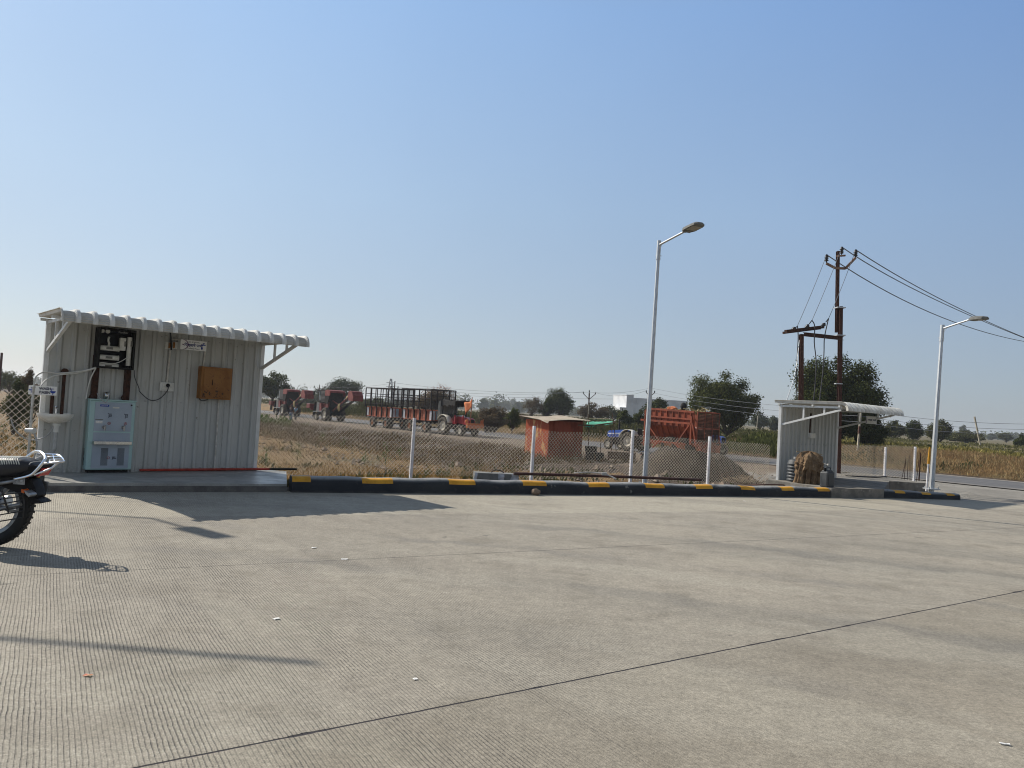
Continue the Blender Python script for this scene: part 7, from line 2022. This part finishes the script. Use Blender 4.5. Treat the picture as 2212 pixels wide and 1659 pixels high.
def v_pole(u, vt, Y, label, arms=True, mat='pole_conc', w_=.11, lean=0.0, lower=None, base=None, wpx=10):
    b = at_u(u, Y, 0); z0 = hz(b.x, b.y) if base is None else base; top = at(u + lean, vt, Y); T_ = Vector(top) - Vector((b.x, b.y, z0))
    t = thing('line_pole', label, 'utility pole', (b.x, b.y, z0), 0, 'utility poles beyond the road')
    mb = MB(); mb.bar((0, 0, -.2), T_, w_, w_ * .8); mb.build('pole', [MT[mat]], t)
    if lower:
        mb = MB(); mb.bar(T_ * lower[0], T_ * lower[1], w_ * 1.15, w_); mb.build('rusty_section', [MT['pole_rust']], t)
    out = [Vector((b.x, b.y, z0)) + T_]
    if arms:
        s_ = wpx * Y / FPX * .5; mb = MB(); mb.bar(T_ * .80, T_ * .80 + Vector((s_, 0, s_ * .9)), .07); mb.bar(T_ * .80, T_ * .80 + Vector((-s_, 0, s_ * .9)), .07); mb.build('v_arm', [MT['pole_rust']], t)
        mb = MB()
        for q in (T_, T_ * .80 + Vector((s_, 0, s_ * .9)), T_ * .80 + Vector((-s_, 0, s_ * .9))): mb.lathe(q, (0, 0, 1), [(0, .03), (.05, .07), (.12, .05), (.16, .08), (.22, .04), (.25, 0)], 8); 
        mb.build('insulator', [MT['insulator']], t)
        out += [Vector((b.x, b.y, z0)) + T_ * .80 + Vector((-s_, 0, s_ * .9 + .2)), Vector((b.x, b.y, z0)) + T_ * .80 + Vector((s_, 0, s_ * .9 + .2))]
    return out
q1 = v_pole(1270, 847, 92, 'pale line pole with Y-shaped top arms right of the dark tree', lower=(.66, .97), lean=3, wpx=26, w_=.14)
q2 = v_pole(848, 827, 96, 'tilted line pole showing through the cage of the rear trailer', lean=5, lower=(.3, 1), wpx=15)
q0 = v_pole(689, 834, 115, 'line pole with short arms above the nearer harvester', lean=1, lower=(.5, 1), wpx=22)
q3 = v_pole(1398, 838, 86, 'line pole half hidden behind the nearer street lamp', lean=8, lower=(.2, 1), mat='pole_rust', wpx=18)
q4 = v_pole(1852, 886, 55, 'pale concrete line pole with a rusty middle right of the smaller shelter', lean=8, lower=(.42, .60), arms=False, w_=.13)
v_pole(2119, 900, 90, 'bare pole leaning left on the far right of the field', arms=False, lean=-14, w_=.16)
v_pole(2062, 931, 200, 'short distant post left of the leaning pole', arms=False, w_=.2, base=0)
v_pole(1634, 885, 120, 'thin distant post right of the feathery tree', arms=False, w_=.12, lean=4)
v_pole(-4, 762, 60, 'dark line pole at the left edge above the fence', arms=False, mat='pole_rust', lean=8, w_=.14)
for i, (u, vt, Y) in enumerate(((1287, 896, 300), (1292, 895, 310), (1296, 895, 320))):
    b = at_u(u, Y, 0); mb = MB(); mb.cyl((0, 0, 0), (0, 0, at(u, vt - 14, Y).z), .25, .2, n=8); o = mb.build('stack', [MT['far_metal']], None, (b.x, b.y, 0)); tag(o, 'one of three thin distant stacks left of the white building', 'stack', 'three distant stacks')
lt = at_u(841, 420, 0); Hl = at(843, 818, 420).z; mb = MB()
for s in (-1, 1):
    for s2 in (-1, 1): mb.bar((s * 2.2, s2 * 2.2, 0), (s * .35, s2 * .35, Hl), .28)
for k in range(8):
    f0, f1 = k / 8, (k + 1) / 8
    for s in (-1, 1): mb.bar((-(2.2 - 1.85 * f0) * s, -2.2 + 1.85 * f0, Hl * f0), ((2.2 - 1.85 * f1) * s, -2.2 + 1.85 * f1, Hl * f1), .2)
for f in (.72, .86): mb.bar((-2.4, 0, Hl * f), (2.4, 0, Hl * f), .25)
o = mb.build('lattice_tower', [MT['far_metal']], None, lt); tag(o, 'faint distant lattice pylon above the rear trailer', 'pylon')
def far_line(a, b, sag, label, r=.013): wire('power_line', arc(a, b, sag, 12), r, label, group='thin power lines along the road')
L9 = at(-300, 800, 150); R9 = at(2500, 935, 50)
far_line(q0[0], q2[0], .35, 'power line between the harvester pole and the trailer pole'); far_line(q2[0], q1[0], .5, 'upper power line from the trailer pole to the Y-armed pole'); far_line(q2[1], q1[1], .6, 'lower power line from the trailer pole to the Y-armed pole')
far_line(q1[0], q3[0], .3, 'upper power line from the Y-armed pole to the pole behind the lamp'); far_line(q1[2], q3[1], .5, 'lower power line from the Y-armed pole towards the white tower')
for k, dv in enumerate((0, 9, 22)): far_line(q3[0] - Vector((0, 0, .5 * k)), q4[0] - Vector((0, 0, .42 * k)), .4, 'power line %s crossing the feathery and the dense tree' % ('uppermost', 'in the middle', 'lowest')[k])
for k in range(3): far_line(q4[0] - Vector((0, 0, .42 * k)), at(2330, 915 + 11 * k, 46), .35, 'power line %s of three behind the farther street lamp' % ('uppermost', 'in the middle', 'lowest')[k])
far_line(L9, q0[0], .8, 'power line running left from the harvester pole')
far_line(at(905, 850, 300), at(1345, 862, 300), .5, 'faint distant power line left of the white building', .05)

# ------------------------------------------------------------------ people by the harvester
def person(loc, rz, label, shirt, trouser, arm_l, arm_r, hat=None, lean=0.0, hgt_=1.66):
    t = thing('person', label, 'person', loc, rz, None, hgt_ / 1.7)
    def skin(name, pts, edges, rad, mat, parent, sub=1):
        me = bpy.data.meshes.new(name); me.from_pydata([tuple(p) for p in pts], edges, [])
        o = bpy.data.objects.new(name, me); COL.objects.link(o); o.parent = parent
        md = o.modifiers.new('skin', 'SKIN'); md.use_smooth_shade = True
        for i, r in enumerate(rad):
            sv = me.skin_vertices[0].data[i]; sv.radius = (r, r) if not isinstance(r, tuple) else r
        me.skin_vertices[0].data[0].use_root = True
        o.modifiers.new('sub', 'SUBSURF').levels = sub; o.modifiers['sub'].render_levels = sub
        me.materials.append(mat); return o
    # x forward, y left
    J = [(0, 0, .92), (0.0, 0, 1.12), (lean, 0, 1.36), (lean * 1.2, 0, 1.45), (lean * 1.3 + .01, 0, 1.56), (lean * 1.3 + .01, 0, 1.66)]
    rad = [(.15, .11), (.135, .10), (.165, .10), .055, (.075, .09), (.07, .085)]
    E = [(0, 1), (1, 2), (2, 3), (3, 4), (4, 5)]
    for s, arm in ((1, arm_l), (-1, arm_r)):
        b = len(J); J += [(lean, s * .19, 1.37), (arm[0][0], s * arm[0][1], arm[0][2]), (arm[1][0], s * arm[1][1], arm[1][2])]; rad += [.055, .042, .03]; E += [(2, b), (b, b + 1), (b + 1, b + 2)]
        wv = Vector(J[b + 2]); d = (wv - Vector(J[b + 1])).normalized()
        pb = len(J); J.append(tuple(wv + d * .07)); rad.append((.036, .02)); E.append((b + 2, pb))
        sidev = d.cross(Vector((0, 1, 0)));  sidev = sidev.normalized() if sidev.length > .1 else Vector((1, 0, 0))
        for k, ln in enumerate((.065, .075, .07, .055)):
            o_ = sidev * (.03 - .02 * k); i0 = len(J); J.append(tuple(wv + d * .085 + o_)); J.append(tuple(wv + d * (.085 + ln) + o_ * 1.1 + Vector((.012, 0, 0)))); rad += [.010, .008]; E += [(pb, i0), (i0, i0 + 1)]
        i0 = len(J); J.append(tuple(wv + d * .03 + sidev * .045)); J.append(tuple(wv + d * .075 + sidev * .06)); rad += [.011, .009]; E += [(b + 2, i0), (i0, i0 + 1)]
    for s, fx in ((1, .05), (-1, -.06)):
        b = len(J); J += [(0, s * .10, .86), (fx * .5 + .02, s * .105, .48), (fx - .02, s * .11, .09), (fx + .13, s * .125, .035)]; rad += [.088, .06, .042, .035]; E += [(0, b), (b, b + 1), (b + 1, b + 2), (b + 2, b + 3)]
    skin('body', J, E, rad, MT['skin'], t)
    sh_ = [(0, 0, .88), (0, 0, 1.12), (lean, 0, 1.37)]; E2 = [(0, 1), (1, 2)]; r2 = [(.175, .135), (.16, .125), (.185, .12)]
    for s, arm in ((1, arm_l), (-1, arm_r)):
        b = len(sh_); el = Vector((arm[0][0], s * arm[0][1], arm[0][2])); st = Vector((lean, s * .19, 1.37)); sh_ += [tuple(st), tuple(st.lerp(el, .8))]; r2 += [.075, .065]; E2 += [(2, b), (b, b + 1)]
    skin('shirt', sh_, E2, r2, MT[shirt], t)
    tr_, E3, r3 = [(0, 0, .93)], [], [(.165, .125)]
    for s, fx in ((1, .05), (-1, -.06)):
        b = len(tr_); tr_ += [(0, s * .10, .84), (fx * .5 + .02, s * .105, .48), (fx - .02, s * .11, .10)]; r3 += [.105, .08, .07]; E3 += [(0, b), (b, b + 1), (b + 1, b + 2)]
    skin('trousers', tr_, E3, r3, MT[trouser], t)
    hx = lean * 1.3 + .01; mb = MB(); mb.ball((hx - .02, 0, 1.655), (.10, .092, .085), 12); mb.build('cap' if hat else 'hair', [MT[hat or 'hair']], t)
    mb = MB(); mb.ball((hx + .098, 0, 1.59), (.018, .014, .022), 6)
    for s in (-1, 1): mb.ball((hx, s * .085, 1.59), (.022, .012, .03), 6)
    mb.build('face_features', [MT['skin']], t)
    mb = MB()
    for s, fx in ((1, .05), (-1, -.06)): mb.box((fx + .06, s * .12, .03), (.26, .09, .06))
    mb.build('shoes', [MT['crate_black']], t, bevel=.015)
    return t
def road_pt(u, Y): p = at_u(u, Y, 0); return Vector((p.x, p.y, hz(p.x, p.y)))
hang = ((.02, .25, 1.10), (.06, .25, .86))
person(road_pt(629, 84), math.radians(75), 'person in a dark shirt and blue jeans seen from behind by the harvester', 'shirt_dark', 'jeans', ((.16, .22, 1.14), (.36, .12, 1.16)), hang)
person(road_pt(639, 84.5), math.radians(-120), 'person in a pale blue shirt and dark trousers facing the man in jeans', 'shirt_blue', 'trouser_dark', hang, ((.14, .22, 1.14), (.34, .10, 1.20)))
person(road_pt(601, 119), math.radians(-60), 'person in a white shirt and dark trousers standing across the road', 'shirt_white', 'trouser_dark', hang, hang)

# ------------------------------------------------------------------ air
hm = bpy.data.materials.new('haze_air'); hm.use_nodes = True; t = hm.node_tree
t.nodes.remove(t.nodes['Principled BSDF'])
pv = nd(t, 'ShaderNodeVolumePrincipled', {'Color': (0.85, 0.91, 1.0, 1), 'Density': 0.0003, 'Anisotropy': 0.35})
t.links.new(pv.outputs[0], t.nodes['Material Output'].inputs['Volume'])
mb = MB(); mb.box((0, 900, 10.5), (6400, 5400, 27)); hz_o = mb.build('haze', [hm]); tag(hz_o, kind='stuff')
